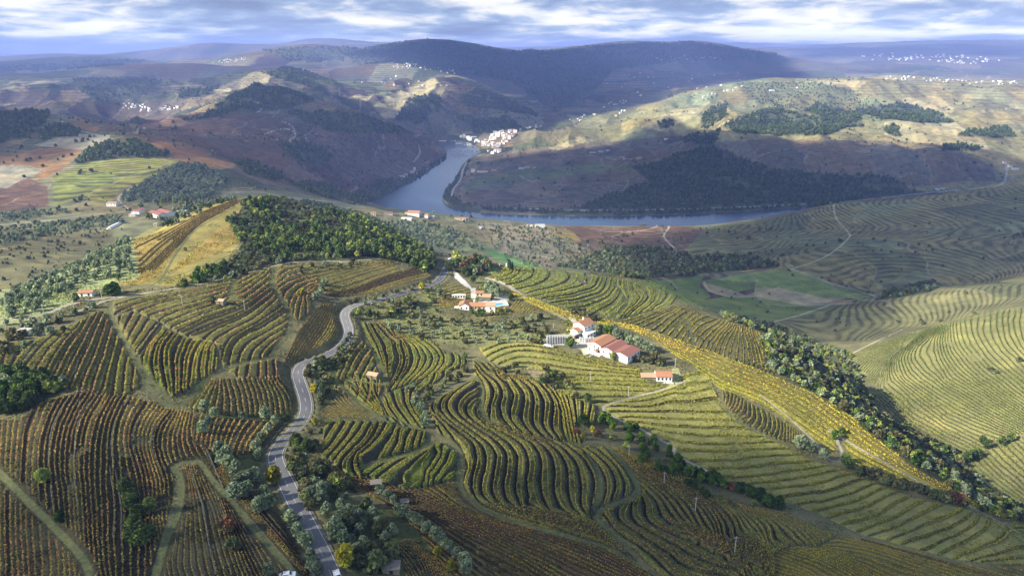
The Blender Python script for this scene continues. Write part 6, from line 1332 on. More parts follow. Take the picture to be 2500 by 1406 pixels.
class MB:
    def __init__(s): s.v = []; s.f = []
    def box(s, x0, y0, z0, x1, y1, z1, taper=0):
        o = len(s.v); t_ = taper
        s.v += [(x0, y0, z0), (x1, y0, z0), (x1, y1, z0), (x0, y1, z0), (x0 + t_, y0 + t_, z1), (x1 - t_, y0 + t_, z1), (x1 - t_, y1 - t_, z1), (x0 + t_, y1 - t_, z1)]
        s.f += [tuple(o + k for k in q) for q in ((0, 3, 2, 1), (4, 5, 6, 7), (0, 1, 5, 4), (1, 2, 6, 5), (2, 3, 7, 6), (3, 0, 4, 7))]; return s
    def gable(s, x0, y0, x1, y1, z0, z1, zr, ridge='x'):
        """walls with gable ends, open top closed by the roof"""
        o = len(s.v)
        if ridge == 'x':
            ym = (y0 + y1) / 2; s.v += [(x0, y0, z0), (x1, y0, z0), (x1, y1, z0), (x0, y1, z0), (x0, y0, z1), (x1, y0, z1), (x1, y1, z1), (x0, y1, z1), (x0, ym, zr), (x1, ym, zr)]
            s.f += [tuple(o + k for k in q) for q in ((0, 3, 2, 1), (0, 1, 5, 4), (2, 3, 7, 6), (1, 2, 6, 9, 5), (3, 0, 4, 8, 7), (4, 5, 9, 8), (6, 7, 8, 9))]
        else:
            xm = (x0 + x1) / 2; s.v += [(x0, y0, z0), (x1, y0, z0), (x1, y1, z0), (x0, y1, z0), (x0, y0, z1), (x1, y0, z1), (x1, y1, z1), (x0, y1, z1), (xm, y0, zr), (xm, y1, zr)]
            s.f += [tuple(o + k for k in q) for q in ((0, 3, 2, 1), (1, 2, 6, 5), (3, 0, 4, 7), (0, 1, 5, 8, 4), (2, 3, 7, 9, 6), (4, 8, 9, 7), (5, 6, 9, 8))]
        return s
    def slab(s, a, b, c, d, th=.18):
        o = len(s.v); a, b, c, d = map(Vector, (a, b, c, d)); n = (b - a).cross(d - a).normalized() * th
        if n.z < 0: n = -n
        s.v += [tuple(q) for q in (a, b, c, d, a + n, b + n, c + n, d + n)]
        s.f += [tuple(o + k for k in q) for q in ((0, 3, 2, 1), (4, 5, 6, 7), (0, 1, 5, 4), (1, 2, 6, 5), (2, 3, 7, 6), (3, 0, 4, 7))]; return s
    def roof(s, x0, y0, x1, y1, ze, zr, ridge='x', ov=.35, th=.16):
        e = .012
        if ridge == 'x':
            ym = (y0 + y1) / 2; k = (zr - ze) / (ym - y0); o_ = ov * k
            s.slab((x0 - ov, y0 - ov, ze - o_ + e), (x1 + ov, y0 - ov, ze - o_ + e), (x1 + ov, ym, zr + e), (x0 - ov, ym, zr + e), th); s.slab((x1 + ov, y1 + ov, ze - o_ + e), (x0 - ov, y1 + ov, ze - o_ + e), (x0 - ov, ym + .01, zr + e), (x1 + ov, ym + .01, zr + e), th)
        else:
            xm = (x0 + x1) / 2; k = (zr - ze) / (xm - x0); o_ = ov * k
            s.slab((x0 - ov, y1 + ov, ze - o_ + e), (x0 - ov, y0 - ov, ze - o_ + e), (xm, y0 - ov, zr + e), (xm, y1 + ov, zr + e), th); s.slab((x1 + ov, y0 - ov, ze - o_ + e), (x1 + ov, y1 + ov, ze - o_ + e), (xm + .01, y1 + ov, zr + e), (xm + .01, y0 - ov, zr + e), th)
        return s
    def cyl(s, x, y, z0, z1, r, n=14, r1=None, cap=0.0):
        o = len(s.v); r1 = r if r1 is None else r1
        for z, q in ((z0, r), (z1, r1)):
            for i in range(n): a = 2 * math.pi * i / n; s.v.append((x + q * math.cos(a), y + q * math.sin(a), z))
        for i in range(n): s.f.append((o + i, o + (i + 1) % n, o + n + (i + 1) % n, o + n + i))
        s.v.append((x, y, z1 + cap)); c_ = len(s.v) - 1
        for i in range(n): s.f.append((o + n + i, o + n + (i + 1) % n, c_))
        s.f.append(tuple(o + i for i in reversed(range(n)))); return s
    def tube(s, p0, p1, r, n=6):
        o = len(s.v); p0 = Vector(p0); p1 = Vector(p1); d = (p1 - p0).normalized(); x = d.orthogonal().normalized(); y = d.cross(x)
        for p in (p0, p1):
            for i in range(n): a = 2 * math.pi * i / n; s.v.append(tuple(p + x * r * math.cos(a) + y * r * math.sin(a)))
        for i in range(n): s.f.append((o + i, o + (i + 1) % n, o + n + (i + 1) % n, o + n + i))
        s.f.append(tuple(o + i for i in reversed(range(n)))); s.f.append(tuple(o + n + i for i in range(n))); return s
    def build(s, name, mat, parent=None, loc=None, rz=None, fm=None):
        me = bpy.data.meshes.new(name); me.from_pydata([tuple(v) for v in s.v], [], s.f)
        for m in (mat if isinstance(mat, (list, tuple)) else [mat]): me.materials.append(m)
        if fm: me.polygons.foreach_set('material_index', fm)
        me.update(); return link(name, me, parent, loc, rz)

def thing(name, label, cat, loc, rz=0, group=None):
    o = bpy.data.objects.new(name, None); COL.objects.link(o); o.location = loc; o.rotation_euler = (0, 0, rz); o.empty_display_size = .5
    return tag(o, label, cat, group)

def wing(root, x0, y0, x1, y1, h, rise, ridge='x', wall=None, roof=None, z0=-1.5, win=None, side='y0', nwin=0, door=False, roof_name='roof', ov=.35):
    """one wing: walls, roof, windows on a face"""
    wall = wall or m_white; roof = roof or m_terr
    if rise > 0:
        MB().gable(x0, y0, x1, y1, z0, h, h + rise, ridge).build('wall', wall, root); MB().roof(x0, y0, x1, y1, h, h + rise, ridge, ov).build(roof_name, roof, root)
    elif rise < 0:                                   # one pitch, falling towards y0
        b_ = MB(); o = 0; r_ = -rise
        b_.v = [(x0, y0, z0), (x1, y0, z0), (x1, y1, z0), (x0, y1, z0), (x0, y0, h), (x1, y0, h), (x1, y1, h + r_), (x0, y1, h + r_)]
        b_.f = [(0, 3, 2, 1), (4, 5, 6, 7), (0, 1, 5, 4), (1, 2, 6, 5), (2, 3, 7, 6), (3, 0, 4, 7)]; b_.build('wall', wall, root)
        k = r_ / (y1 - y0); MB().slab((x0 - ov, y0 - ov, h - ov * k + .012), (x1 + ov, y0 - ov, h - ov * k + .012), (x1 + ov, y1 + ov, h + r_ + ov * k + .012), (x0 - ov, y1 + ov, h + r_ + ov * k + .012)).build(roof_name, roof, root)
    else:
        MB().box(x0, y0, z0, x1, y1, h).build('wall', wall, root); MB().box(x0 - .2, y0 - .2, h + .003, x1 + .2, y1 + .2, h + .25).build(roof_name, roof, root)
    for q in range(nwin):
        f = (q + .5) / nwin
        for zc in ([h * .55] if h < 4.5 else [h * .3, h * .72]):
            fr = MB(); pn = MB()
            if side in ('y0', 'y1'):
                xc = x0 + (x1 - x0) * f; yy = y0 if side == 'y0' else y1; s_ = -1 if side == 'y0' else 1
                ya, yb = sorted((yy + s_ * .03, yy - s_ * .1)); fr.box(xc - .52, ya, zc - .68, xc + .52, yb, zc + .68); ya, yb = sorted((yy + s_ * .06, yy + s_ * .031)); pn.box(xc - .42, ya, zc - .58, xc + .42, yb, zc + .58)
            else:
                yc = y0 + (y1 - y0) * f; xx = x0 if side == 'x0' else x1; s_ = -1 if side == 'x0' else 1
                xa, xb = sorted((xx + s_ * .03, xx - s_ * .1)); fr.box(xa, yc - .52, zc - .68, xb, yc + .52, zc + .68); xa, xb = sorted((xx + s_ * .06, xx + s_ * .031)); pn.box(xa, yc - .42, zc - .58, xb, yc + .42, zc + .58)
            w_ = fr.build('window', m_wood, root); pn.build('pane', m_glass, w_)
    if door:
        xc = x0 + (x1 - x0) * .5; d_ = MB().box(xc - .6, y0 - .05, 0, xc + .6, y0 + .1, 2.1).build('door', m_wood, root)

def base(px, py): return tuple(at(px, py)[0])

# winery: three stepped sheds in a row, roofs rising away
L = base(1500, 858); r_ = thing('winery_building', 'long white winery of three stepped sheds with red-brown roofs on the ridge', 'winery', L, math.radians(50))
wing(r_, -8, 4.6, 8.2, 13.6, 4.6, 1.5, 'x', m_white, m_terr, nwin=3, side='x0'); wing(r_, -8.5, -4.3, 7.5, 4.4, 3.8, 1.3, 'x', m_white, m_red, nwin=2, side='x0'); wing(r_, -9.5, -14.6, 4.2, -4.5, 3.9, 1.3, 'x', m_white, m_red, nwin=4, side='y0', win=1)
MB().box(-9.56, 5.5, 0, -9.0 + .9, 7.3, 2.6).build('door', m_wood, r_); MB().box(-13, 2, -1.2, -9.7, 12, .9).build('loading_dock', m_white, r_); MB().box(-17.5, 6, -1.3, -13.2, 6.3, 1.0).build('yard_wall', m_white, r_)
# tall white house
L = base(1424, 812); r_ = thing('tall_house', 'tall white house with orange tiled roof standing above the tanks', 'house', L, math.radians(48))
wing(r_, -5, -4.2, 5.2, 4.4, 6.6, 1.9, 'x', m_white, m_terr, nwin=3, side='y0'); wing(r_, -9.5, -2.6, -5.1, 3.4, 4.2, 1.1, 'x', m_white, m_terr, nwin=1, side='x0'); wing(r_, -7.0, -8.0, 2.5, -4.3, 2.6, 0, 'x', m_white, m_white, nwin=3, side='y0'); MB().box(1.5, 1.2, 7.2, 2.3, 2.0, 9.4).build('chimney', m_white, r_)
L = base(1404, 823); r_ = thing('carport', 'small open stone outbuilding left of the tall white house', 'outbuilding', L, math.radians(45)); wing(r_, -3, -2, 3, 2, 2.4, 0, wall=m_stone, roof=m_conc); MB().box(-1.5, -2.06, 0, 1.0, -1.9, 1.9).build('opening', m_glass, r_)  # dark panel on the closed wall stands in for the shade inside
# tanks
for i in range(8):
    g = base(1336.5 + i * 6.1, 838.5); t_ = thing('steel_tank', 'upright steel wine tank, %s from the left in the long row' % ordinal(i), 'tank', g, 0, 'tanks in the long row')
    MB().cyl(0, 0, .35, 4.6, .72, 16, cap=.3).build('vessel', m_steel, t_); b_ = MB()
    for a in range(4): b_.cyl(.5 * math.cos(a * 1.57 + .7), .5 * math.sin(a * 1.57 + .7), -.5, .4, .06, 6)
    b_.build('legs', m_steel, t_); MB().cyl(0, 0, 4.75, 5.0, .2, 10).build('hatch', m_steel, t_)
g = np.array(base(1334, 839)); g2 = np.array(base(1380, 840)); c_ = (g + g2) / 2; L_ = np.hypot(*(g2 - g)[:2]); r_ = thing('tank_canopy', 'low white frame and wall behind the row of tanks', 'frame', tuple(c_), math.atan2(g2[1] - g[1], g2[0] - g[0]))
MB().box(-L_ / 2 - .5, 1.3, -.5, L_ / 2 + .5, 1.5, 3.0).build('back_wall', m_conc, r_); MB().box(-L_ / 2 - .5, -1.6, -.6, L_ / 2 + .5, -1.3, .35).build('kerb', m_white, r_)
MB().box(-L_ / 2 - .5, 1.1, 5.2, L_ / 2 + .5, 1.3, 5.4).build('rail', m_white, r_)
for i in range(6):
    g = base(1417 + i * 6.0, 836 - abs(i - 2) * .8 - (i > 3) * 2); t_ = thing('squat_tank', 'squat pale wine tank, %s from the left beside the sheds' % ordinal(i), 'tank', g, 0, 'squat tanks by the sheds')
    MB().cyl(0, 0, .2, 3.0 - .1 * i, .85, 16, cap=.35).build('vessel', m_steel, t_); MB().cyl(0, 0, -.6, .2, .7, 12).build('plinth', m_conc, t_)
# farmhouse on the right
L = base(1619, 925); r_ = thing('farmhouse', 'small white farmhouse with orange roof and tiled lean-to below the golden band', 'house', L, math.radians(-1.5))
wing(r_, -4.2, -3.4, 4.2, 4.6, 2.9, 1.3, 'x', m_white, m_terr, nwin=4, side='y0'); wing(r_, -12.2, -2.2, -4.4, 1.4, 2.0, -.7, 'x', m_stone, m_tan, nwin=0); MB().box(-6, -5.4, -2.2, 5.0, -3.5, -.1).build('terrace', m_conc, r_); MB().box(2.5, 4.7, 0, 4.6, 6.4, 2.2).build('shed', m_white, r_)
# villa, upper house, sheds
L = base(1166, 757); r_ = thing('villa', 'white villa with terracotta roofs of three wings beside the pool', 'villa', L, math.radians(-3))
wing(r_, -12.3, -2.2, -5.4, 5.6, 3.6, 1.7, 'y', m_white, m_terr, nwin=2, side='y0'); wing(r_, -5.3, -.6, 5.6, 5.6, 2.9, 1.6, 'x', m_cream, m_terr, nwin=4, side='y0'); wing(r_, 5.8, -1.8, 11.8, 5.0, 3.7, 1.3, 'x', m_white, m_tan, nwin=1, side='y0'); MB().box(-15.5, -1, -1, -12.8, 2.0, 2.0).build('annex', m_white, r_); MB().box(-3, 3.2, 4.0, -2.3, 3.9, 5.8).build('chimney', m_white, r_)
L = base(1171, 722); r_ = thing('upper_house', 'little orange-roofed house above the villa court', 'house', L, 0); wing(r_, -2.6, -2, 2.6, 2.4, 2.6, 1.0, 'x', m_cream, m_terr, nwin=2, side='y0')
L = base(1189, 730); r_ = thing('tan_outhouse', 'tan-roofed outhouse between the villa and the upper house', 'outbuilding', L, math.radians(-6)); wing(r_, -2.6, -2, 2.6, 2.2, 2.0, -.8, 'x', m_stone, m_tan)
L = base(1120, 727); r_ = thing('white_store', 'long low white store among the vines left of the villa', 'outbuilding', L, 0); wing(r_, -4.6, -1.0, 4.6, 1.2, 2.0, 0, 'x', m_white, m_white, nwin=5, side='y0')
L = base(1216, 744); r_ = thing('swimming_pool', 'turquoise swimming pool on a walled terrace beside the villa', 'pool', L, math.radians(12))
MB().box(-5.4, -3.6, -2.6, 6.4, 4.6, .35).build('deck', m_conc, r_); MB().box(-2.2, -1.4, .352, 3.4, 1.9, .40).build('water', m_pool, r_); b_ = MB(); b_.box(-5.4, 4.62, -1, 6.4, 4.8, 1.3); b_.box(6.42, -3.6, -2, 6.6, 4.6, .9); b_.build('wall', m_white, r_)
for px, py, w_, d_, h_, rz, wl, rf, nm, lb in (
    (214, 722, 7.4, 4.6, 2.5, .05, m_white, m_terr, 'white_cottage', 'white cottage with reddish roof beside the track at far left'),
    (62, 815, 5.4, 3.2, 2.2, 0, m_white, m_conc, 'white_hut', 'small white flat hut among the olives at far left'),
    (540, 741, 4.6, 3.4, 2.0, -.2, m_stone, m_tan, 'stone_hut', 'small brown stone hut inside the sweeping vine rows'),
    (912, 921, 5.2, 3.6, 1.9, -.35, m_stone, m_tan, 'stone_hut', 'tan-roofed stone hut inside the zebra-striped vines'),
    (66, 697, 3.2, 2.8, 2.2, 0, m_stone, m_tan, 'stone_hut', 'tiny hut on the far edge of the olive slope'),
    (380, 551, 5, 4, 3.0, .2, m_cream, m_conc, 'yellow_hut', 'small yellow hut on the rim of the orange field'),
    (918, 1188 - 4, 3.6, 2.6, 1.2, .2, m_stone, m_stone, 'ruin', 'low ruined stone shed above the olive line'),
    (956, 1392, 4.5, 3.5, 1.6, .1, m_stone, m_stone, 'ruin', 'roofless stone ruin near the bottom edge'),
    (988, 1230, 2.6, 1.8, 1.2, .1, m_stone, m_stone, 'ruin', 'square dark stone shelter beside the olive line')):
    r_ = thing(nm, lb, 'hut' if 'hut' in nm else 'ruin' if nm == 'ruin' else 'cottage', base(px, py), rz); wing(r_, -w_ / 2, -d_ / 2, w_ / 2, d_ / 2, h_, (0 if rf in (m_conc, m_stone) else .8), 'x', wl, rf, nwin=(2 if wl is m_white else 1), side='y0')
# red-roofed winery on the left
L = base(397, 528); r_ = thing('red_roofed_winery', 'large winery with a broad maroon roof beside the poplars', 'winery', L, math.radians(-38))
wing(r_, -17, 0.2, 14, 13, 6, 2.2, 'x', m_white, m_red, nwin=6, side='y1', ov=.6); wing(r_, -17, -13, 14, 0, 6, 2.0, 'x', m_white, m_red, nwin=5, side='y0', ov=.6); wing(r_, -22, -9, -17.2, 4, 4, 0, wall=m_white, roof=m_conc)
for px, py, w_, d_, h_, rz, rf, lb in ((336, 523, 13, 9, 5, -.2, m_red, 'white house left of the maroon-roofed winery'), (325, 528, 9, 7, 3.4, .1, m_conc, 'low white outbuilding at the road fork'), (346, 516, 8, 6, 4, .4, m_red, 'small pink-roofed house behind the white outbuilding'), (277, 502, 17, 11, 5, -.1, m_tan, 'pale farmhouse with brown roof beside the winding road'), (447, 520, 18, 9, 3, .1, m_conc, 'pale flat shed behind the maroon roof')):
    r_ = thing('farm_building', lb, 'house', base(px, py), rz); wing(r_, -w_ / 2, -d_ / 2, w_ / 2, d_ / 2, h_, 0 if rf is m_conc else 1.6, 'x', m_white, rf, nwin=3, side='y0')
A_ = np.array(base(265, 560)); B_ = np.array(base(303, 541)); c_ = (A_ + B_) / 2; r_ = thing('polytunnel', 'long white covered tunnel beside the olives at left', 'greenhouse', tuple(c_), math.atan2(B_[1] - A_[1], B_[0] - A_[0])); Lh = np.hypot(*(B_ - A_)[:2]) / 2
b_ = MB(); n_ = 8
for sx in (-Lh, Lh):
    for i in range(n_ + 1): a = math.pi * i / n_; b_.v.append((sx, 3.2 * math.cos(a), -.6 + 3.6 * math.sin(a)))
for i in range(n_): b_.f.append((i, i + 1, n_ + 2 + i, n_ + 1 + i))
b_.f.append(tuple(range(n_ + 1))); b_.f.append(tuple(reversed(range(n_ + 1, 2 * n_ + 2)))); b_.build('cover', m_white, r_)
# quintas on the valley shoulder
L = base(1012, 526); r_ = thing('quinta_house', 'long white quinta with broad orange roof above the river', 'quinta', L, math.radians(-12))
wing(r_, -13, -6, 12, 7, 6.5, 3.4, 'x', m_white, m_terr, nwin=8, side='y0', ov=.6); wing(r_, -20, -3, -13.2, 6, 4.5, 2, 'x', m_cream, m_terr, nwin=1, side='y0')
L = base(1039, 530); r_ = thing('quinta_wing', 'white house with orange roof right of the quinta', 'house', L, math.radians(-20)); wing(r_, -8, -4, 7, 5, 4.5, 2.2, 'x', m_white, m_terr, nwin=4, side='y0')
for px, py, w_, d_, h_, rz, wl, rf, rs, lb in ((1056, 532, 7, 6, 4, .1, m_white, m_conc, 0, 'small white block at the right end of the quinta'), (993, 536, 21, 7, 3.4, -.15, m_white, m_white, 0, 'long flat white store below the quinta'), (912, 525, 9, 7, 4.5, .1, m_cream, m_terr, 1.6, 'cream cottage left of the quinta'), (949, 524, 15, 8, 4, .2, m_white, m_red, 1.8, 'white house with mauve roof left of the quinta'),
    (1124, 537, 24, 8, 4, -.1, m_cream, m_terr, 1.5, 'long cream building on the shoulder above the river'), (1139, 538, 8, 7, 4.4, -.1, m_white, m_terr, 1.5, 'white end block of the long cream building'), (1173, 558, 6, 5, 3.6, 0, m_white, m_conc, 0, 'lone white hut in the tan orchard'), (1318, 556, 21, 11, 6.5, .0, m_white, m_conc, 0, 'big flat white building at the top of the tan orchard'), (1293, 553, 12, 7, 3.2, .0, m_white, m_conc, 0, 'low white store left of the big flat building'),
    (1821, 537, 20, 10, 4.5, .1, m_cream, m_terr, 2.2, 'red-roofed house on the near river bank'), (1178, 421, 46, 16, 8, .05, m_white, m_red, 3, 'long white riverside winery with pink roof'), (1155, 420, 16, 13, 12, .0, m_white, m_conc, 0, 'tall white block beside the riverside winery'), (1206, 417, 20, 10, 6, .0, m_cream, m_terr, 2, 'brown-roofed house right of the riverside winery'),
    (1273, 413, 20, 12, 7, .3, m_white, m_conc, 0, 'white round-fronted building of the red-roofed farm'), (1288, 410, 24, 12, 6, .1, m_cream, m_terr, 3, 'red-roofed farm building above the river road'), (1304, 411, 16, 9, 5, -.1, m_cream, m_terr, 2, 'small red-roofed house of the farm above the river'),
    (1447, 374, 30, 10, 6, .0, m_white, m_terr, 2, 'long white house on the slope above the dark wood'), (1467, 372, 22, 10, 7, .1, m_white, m_red, 2, 'white house right of the long one on the slope'), (1484, 369, 16, 10, 6, .0, m_white, m_terr, 2, 'small white house at the slope track'), (1626, 341, 18, 10, 6, 0, m_white, m_conc, 0, 'single white house on the open ridge'),
    (984, 432, 34, 9, 6, .5, m_white, m_conc, 0, 'long white warehouse on the left river bank'), (996, 427, 30, 9, 6, .55, m_white, m_terr, 2, 'white warehouse behind the first on the left bank'), (1006, 422, 18, 12, 9, .4, m_white, m_terr, 2.5, 'white quinta house on the left bank'), (1015, 425, 14, 9, 6, .3, m_white, m_terr, 2, 'small white house at the left bank landing'), (1012, 416, 12, 12, 13, .2, m_white, m_conc, 0, 'white tower house on the left bank'),
    (2466, 407, 16, 10, 6, .2, m_white, m_conc, 0, 'white house beside the valley road at right'), (2478, 413, 24, 9, 5, -.1, m_white, m_conc, 0, 'long white house beside the valley road at right'), (2452, 398, 12, 9, 6, 0, m_white, m_terr, 2, 'white house at the bend of the valley road'), (2288, 463, 14, 8, 5, .1, m_white, m_conc, 0, 'white shed on the river railway'), (2302, 461, 14, 7, 4.4, .1, m_white, m_terr, 1.5, 'white station house on the river railway'),
    (1884, 222, 34, 10, 7, .0, m_white, m_conc, 0, 'long white building on the sunlit hill'), (1948, 216, 16, 10, 7, .3, m_white, m_terr, 2.5, 'white house among the orchards on the hill')):
    r_ = thing('white_house' if wl is m_white else 'cream_house', lb, 'house', base(px, py), rz); wing(r_, -w_ / 2, -d_ / 2, w_ / 2, d_ / 2, h_, rs, 'x', wl, rf, nwin=(max(2, int(w_ / 5)) if w_ < 26 else 6), side='y0', z0=-3, ov=.5)

# villages: small houses, one mesh each
VIL = """
riverside town|92|17|1118,330 1150,333 1165,338 1185,342 1195,330 1232,318 1258,321 1262,333 1240,347 1216,360 1222,372 1202,378 1190,368 1170,352 1140,347
riverside town|9|12|1262,318 1285,312 1318,306 1322,310 1290,318
hillside village below the big mountain|48|14|955,156 985,152 1040,160 1090,168 1118,176 1112,182 1070,178 1010,168 960,166
village in the left valley|26|10|300,254 340,252 370,264 372,274 345,274 300,264
white village on the far left crest|34|13|520,154 560,143 600,139 606,144 575,152 535,156
ridge village at right|55|12|2120,190 2180,184 2230,188 2290,190 2380,198 2490,200 2500,206 2400,208 2280,200 2200,198 2130,196
plateau town at upper right|85|22|2100,137 2200,130 2300,132 2400,140 2450,150 2380,158 2250,152 2120,148
village on the mountain flank|34|16|1590,140 1660,136 1740,140 1770,146 1700,152 1610,150
hill road hamlet|12|13|1700,238 1760,222 1820,208 1830,212 1780,226 1710,242
valley hamlet|22|13|1490,250 1520,245 1560,250 1520,290 1480,285 1400,300 1380,295 1460,270
scattered farm|30|14|1420,180 1700,170 1850,180 1750,215 1560,235 1450,215
scattered farm|16|12|860,190 960,185 1060,200 1120,215 1000,215 880,205
left valley farm|10|12|380,268 420,258 440,262 400,275
"""
small = []
for ln in VIL.strip().splitlines():
    lb, n, sz, pl = ln.split('|'); P = PP(pl); c_ = 0; tries = 0; got = []
    while c_ < int(n) and tries < 4000:
        tries += 1; x = random.uniform(P[:, 0].min(), P[:, 0].max()); y = random.uniform(P[:, 1].min(), P[:, 1].max())
        if in_poly(np.array([x]), np.array([y]), P)[0]: got.append((x, y)); c_ += 1
    g = at([q[0] for q in got], [q[1] for q in got])
    for q, (x, y) in zip(g, got):
        if q[2] < 3: continue
        w_ = float(sz) * random.uniform(.6, 1.25); small.append((w_ / math.hypot(q[0], q[1]), tuple(q), w_, lb))
small.sort(key=lambda q: -q[0])
HM = []
for q in range(8):
    b_ = MB(); w_ = 1.0; d_ = random.uniform(.5, .8); h_ = random.uniform(.35, .75)
    b_.gable(-.5, -d_ / 2, .5, d_ / 2, -.5, h_, h_ + .18, 'x'); nf = len(b_.f); b_.roof(-.5, -d_ / 2, .5, d_ / 2, h_, h_ + .18, 'x', .04, .02)
    me = bpy.data.meshes.new('village_house'); me.from_pydata(b_.v, [], b_.f); me.materials.append([m_white, m_white, m_cream][q % 3]); me.materials.append([m_conc, m_terr, m_white, m_conc][q % 4]); me.polygons.foreach_set('material_index', [0] * nf + [1] * (len(b_.f) - nf)); me.update(); HM.append(me)
cnt = {}
NI = 250
byl = {}
for q in small[:NI]: byl.setdefault(q[3], []).append(q)
for lb, qs in byl.items():
    qs.sort(key=lambda q: q[1][0] / q[1][1])
    for n_, (_, p, w_, _) in enumerate(qs):
        o = link('village_house', random.choice(HM), loc=p, rz=random.uniform(-.6, .6)); o.scale = (w_, w_, w_)
        tag(o, 'small white house in the %s, %s from the left' % (lb, ordinal(n_)), 'house', 'houses of the ' + lb)
b_ = MB()
for _, p, w_, _ in small[NI:]:
    b_.box(p[0] - w_ / 2, p[1] - w_ / 3, p[2] - 3, p[0] + w_ / 2, p[1] + w_ / 3, p[2] + w_ * .5, w_ * .04)
if b_.v: tag(b_.build('distant_houses', m_white), 'distant white houses too far to tell apart', 'houses', kind='stuff')

# the arched bridge
A_ = np.array(px_plane(1103, 374)); B_ = np.array(px_plane(1170, 373)); c_ = (A_ + B_) / 2; Lh = np.hypot(*(B_ - A_)) / 2; ang = math.atan2(*(B_ - A_)[::-1])
r_ = thing('arched_bridge', 'pale steel bridge with low arches over the river at the town', 'bridge', (c_[0], c_[1], 0), ang)
MB().box(-Lh, -2.5, 14, Lh, 2.5, 15).build('deck', m_conc, r_)
for q in range(4): x = -Lh + 2 * Lh * q / 2.4; (MB().box(x - 1.6, -3, -3, x + 1.6, 3, 14).build('pier', m_conc, r_) if x < Lh else None)
for q in range(2):
    x0 = -Lh + 2 * Lh * q / 2.4; x1 = -Lh + 2 * Lh * (q + 1) / 2.4; b_ = MB(); pts = [(x0 + (x1 - x0) * k / 10, 15 + 8.5 * math.sin(math.pi * k / 10)) for k in range(11)]
    for yy in (-2.6, 2.6):
        for k in range(10): b_.tube((pts[k][0], yy, pts[k][1]), (pts[k + 1][0], yy, pts[k + 1][1]), .55)
        for k in range(1, 10): b_.tube((pts[k][0], yy, 15), (pts[k][0], yy, pts[k][1]), .25)
    b_.build('arch', m_steel, r_)
# boats
def boat(px, py, L_, W_, rz, decks, label, mat=None):
    x, y = px_plane(px, py); r_ = thing('river_boat', label, 'boat', (float(x), float(y), 0), rz); b_ = MB(); h = L_ / 2
    b_.v = [(-h, -W_ / 2, 1.6), (h * .7, -W_ / 2, 1.6), (h, 0, 2.0), (h * .7, W_ / 2, 1.6), (-h, W_ / 2, 1.6), (-h * .96, -W_ * .4, -.6), (h * .6, -W_ * .4, -.6), (h * .85, 0, -.6), (h * .6, W_ * .4, -.6), (-h * .96, W_ * .4, -.6)]
    b_.f = [(0, 1, 2, 3, 4), (0, 5, 6, 1), (1, 6, 7, 2), (2, 7, 8, 3), (3, 8, 9, 4), (4, 9, 5, 0), (9, 8, 7, 6, 5)]; b_.build('hull', mat or m_white, r_)
    for k in range(decks): MB().box(-h * .85 + k * 2, -W_ * .42, 1.62 + k * 2.4, h * .5 - k * 4, W_ * .42, 3.9 + k * 2.4).build('deck_cabin', m_white, r_); MB().box(-h * .8 + k * 2, -W_ * .42 - .04, 2.3 + k * 2.4, h * .45 - k * 4, W_ * .42 + .04, 3.3 + k * 2.4).build('window_band', m_glass, r_)
boat(1121, 352, 42, 9, .05, 3, 'white three-decked cruise boat moored above the bridge'); boat(1083, 346, 60, 9, .0, 1, 'long dark low boat moored at the far bank', m_dark); boat(1106, 414, 7, 2.4, .9, 1, 'tiny speedboat on the open river')
for px, py, L_ in ((1112, 339.5, 60), (1142, 355, 50)):
    x, y = px_plane(px, 345 if py < 345 else py); r_ = thing('jetty', 'grey floating jetty %s' % ('along the far bank' if py < 345 else 'beside the town'), 'jetty', (float(x), float(y), 0), .0 if py < 345 else -.7); MB().box(-L_ / 2, -2, -.4, L_ / 2, 2, .7).build('pontoon', m_conc, r_); MB().box(-3, -1.2, .702, 3, 1.2, 3).build('cabin', m_white, r_)

# cars
def car(p, rz, col, label):
    r_ = thing('parked_car' if 'parked' in label else 'car', label, 'car', p, rz); m_ = simple_mat('car_paint', col, rough=.25, noise=.03)
    b_ = MB(); prof = [(-2.1, .35), (-2.1, .85), (-1.5, .95), (-1.0, 1.42), (.55, 1.45), (1.15, .98), (2.0, .82), (2.12, .4)]; n = len(prof)
    for sy, k in ((-.85, 1), (.85, 1)):
        for x, z in prof: b_.v.append((x, sy * (1 if z < 1 else .82), z))
    b_.f = [tuple(range(n)), tuple(reversed(range(n, 2 * n)))] + [(i, n + i, n + (i + 1) % n, (i + 1) % n) for i in range(n)]; b_.build('body', m_, r_)
    for x0, x1, z0, z1 in ((-1.42, -1.06, 1.02, 1.38), (.62, 1.1, 1.02, 1.4)):
        c2 = MB(); xa, xb = (x0, x1); c2.slab((xa, -.66, z0 + .02 if x0 < 0 else z1), (xb, -.66, z1 if x0 < 0 else z0), (xb, .66, z1 if x0 < 0 else z0), (xa, .66, z0 + .02 if x0 < 0 else z1), .03); c2.build('windscreen', m_glass, r_)
    for s_ in (-1, 1): MB().box(-.95, s_ * .76 - .03, 1.0, .5, s_ * .76 + .03, 1.34).build('side_window', m_glass, r_)
    for x in (-1.3, 1.35):
        for s_ in (-1, 1): MB().tube((x, s_ * .72, .33), (x, s_ * .9, .33), .33, 14).build('wheel', m_tyre, r_)
    for s_ in (-1, 1): MB().box(2.02, s_ * .6 - .18, .58, 2.1, s_ * .6 + .18, .74).build('headlight', m_white, r_)
def road_at(py, side):
    pts = ROADP; px, pyy, d = project(pts[:, 0], pts[:, 1], pts[:, 2]); k = int(np.argmin(np.abs(pyy - py) + np.abs(px - (848 if py < 1000 else 830)) * .2)); k = min(max(k, 1), len(pts) - 2); t_ = pts[k + 1] - pts[k - 1]; a = math.atan2(t_[1], t_[0]); n = np.array((math.sin(a), -math.cos(a)))
    return (pts[k, 0] + n[0] * side, pts[k, 1] + n[1] * side, pts[k, 2] + .03), a
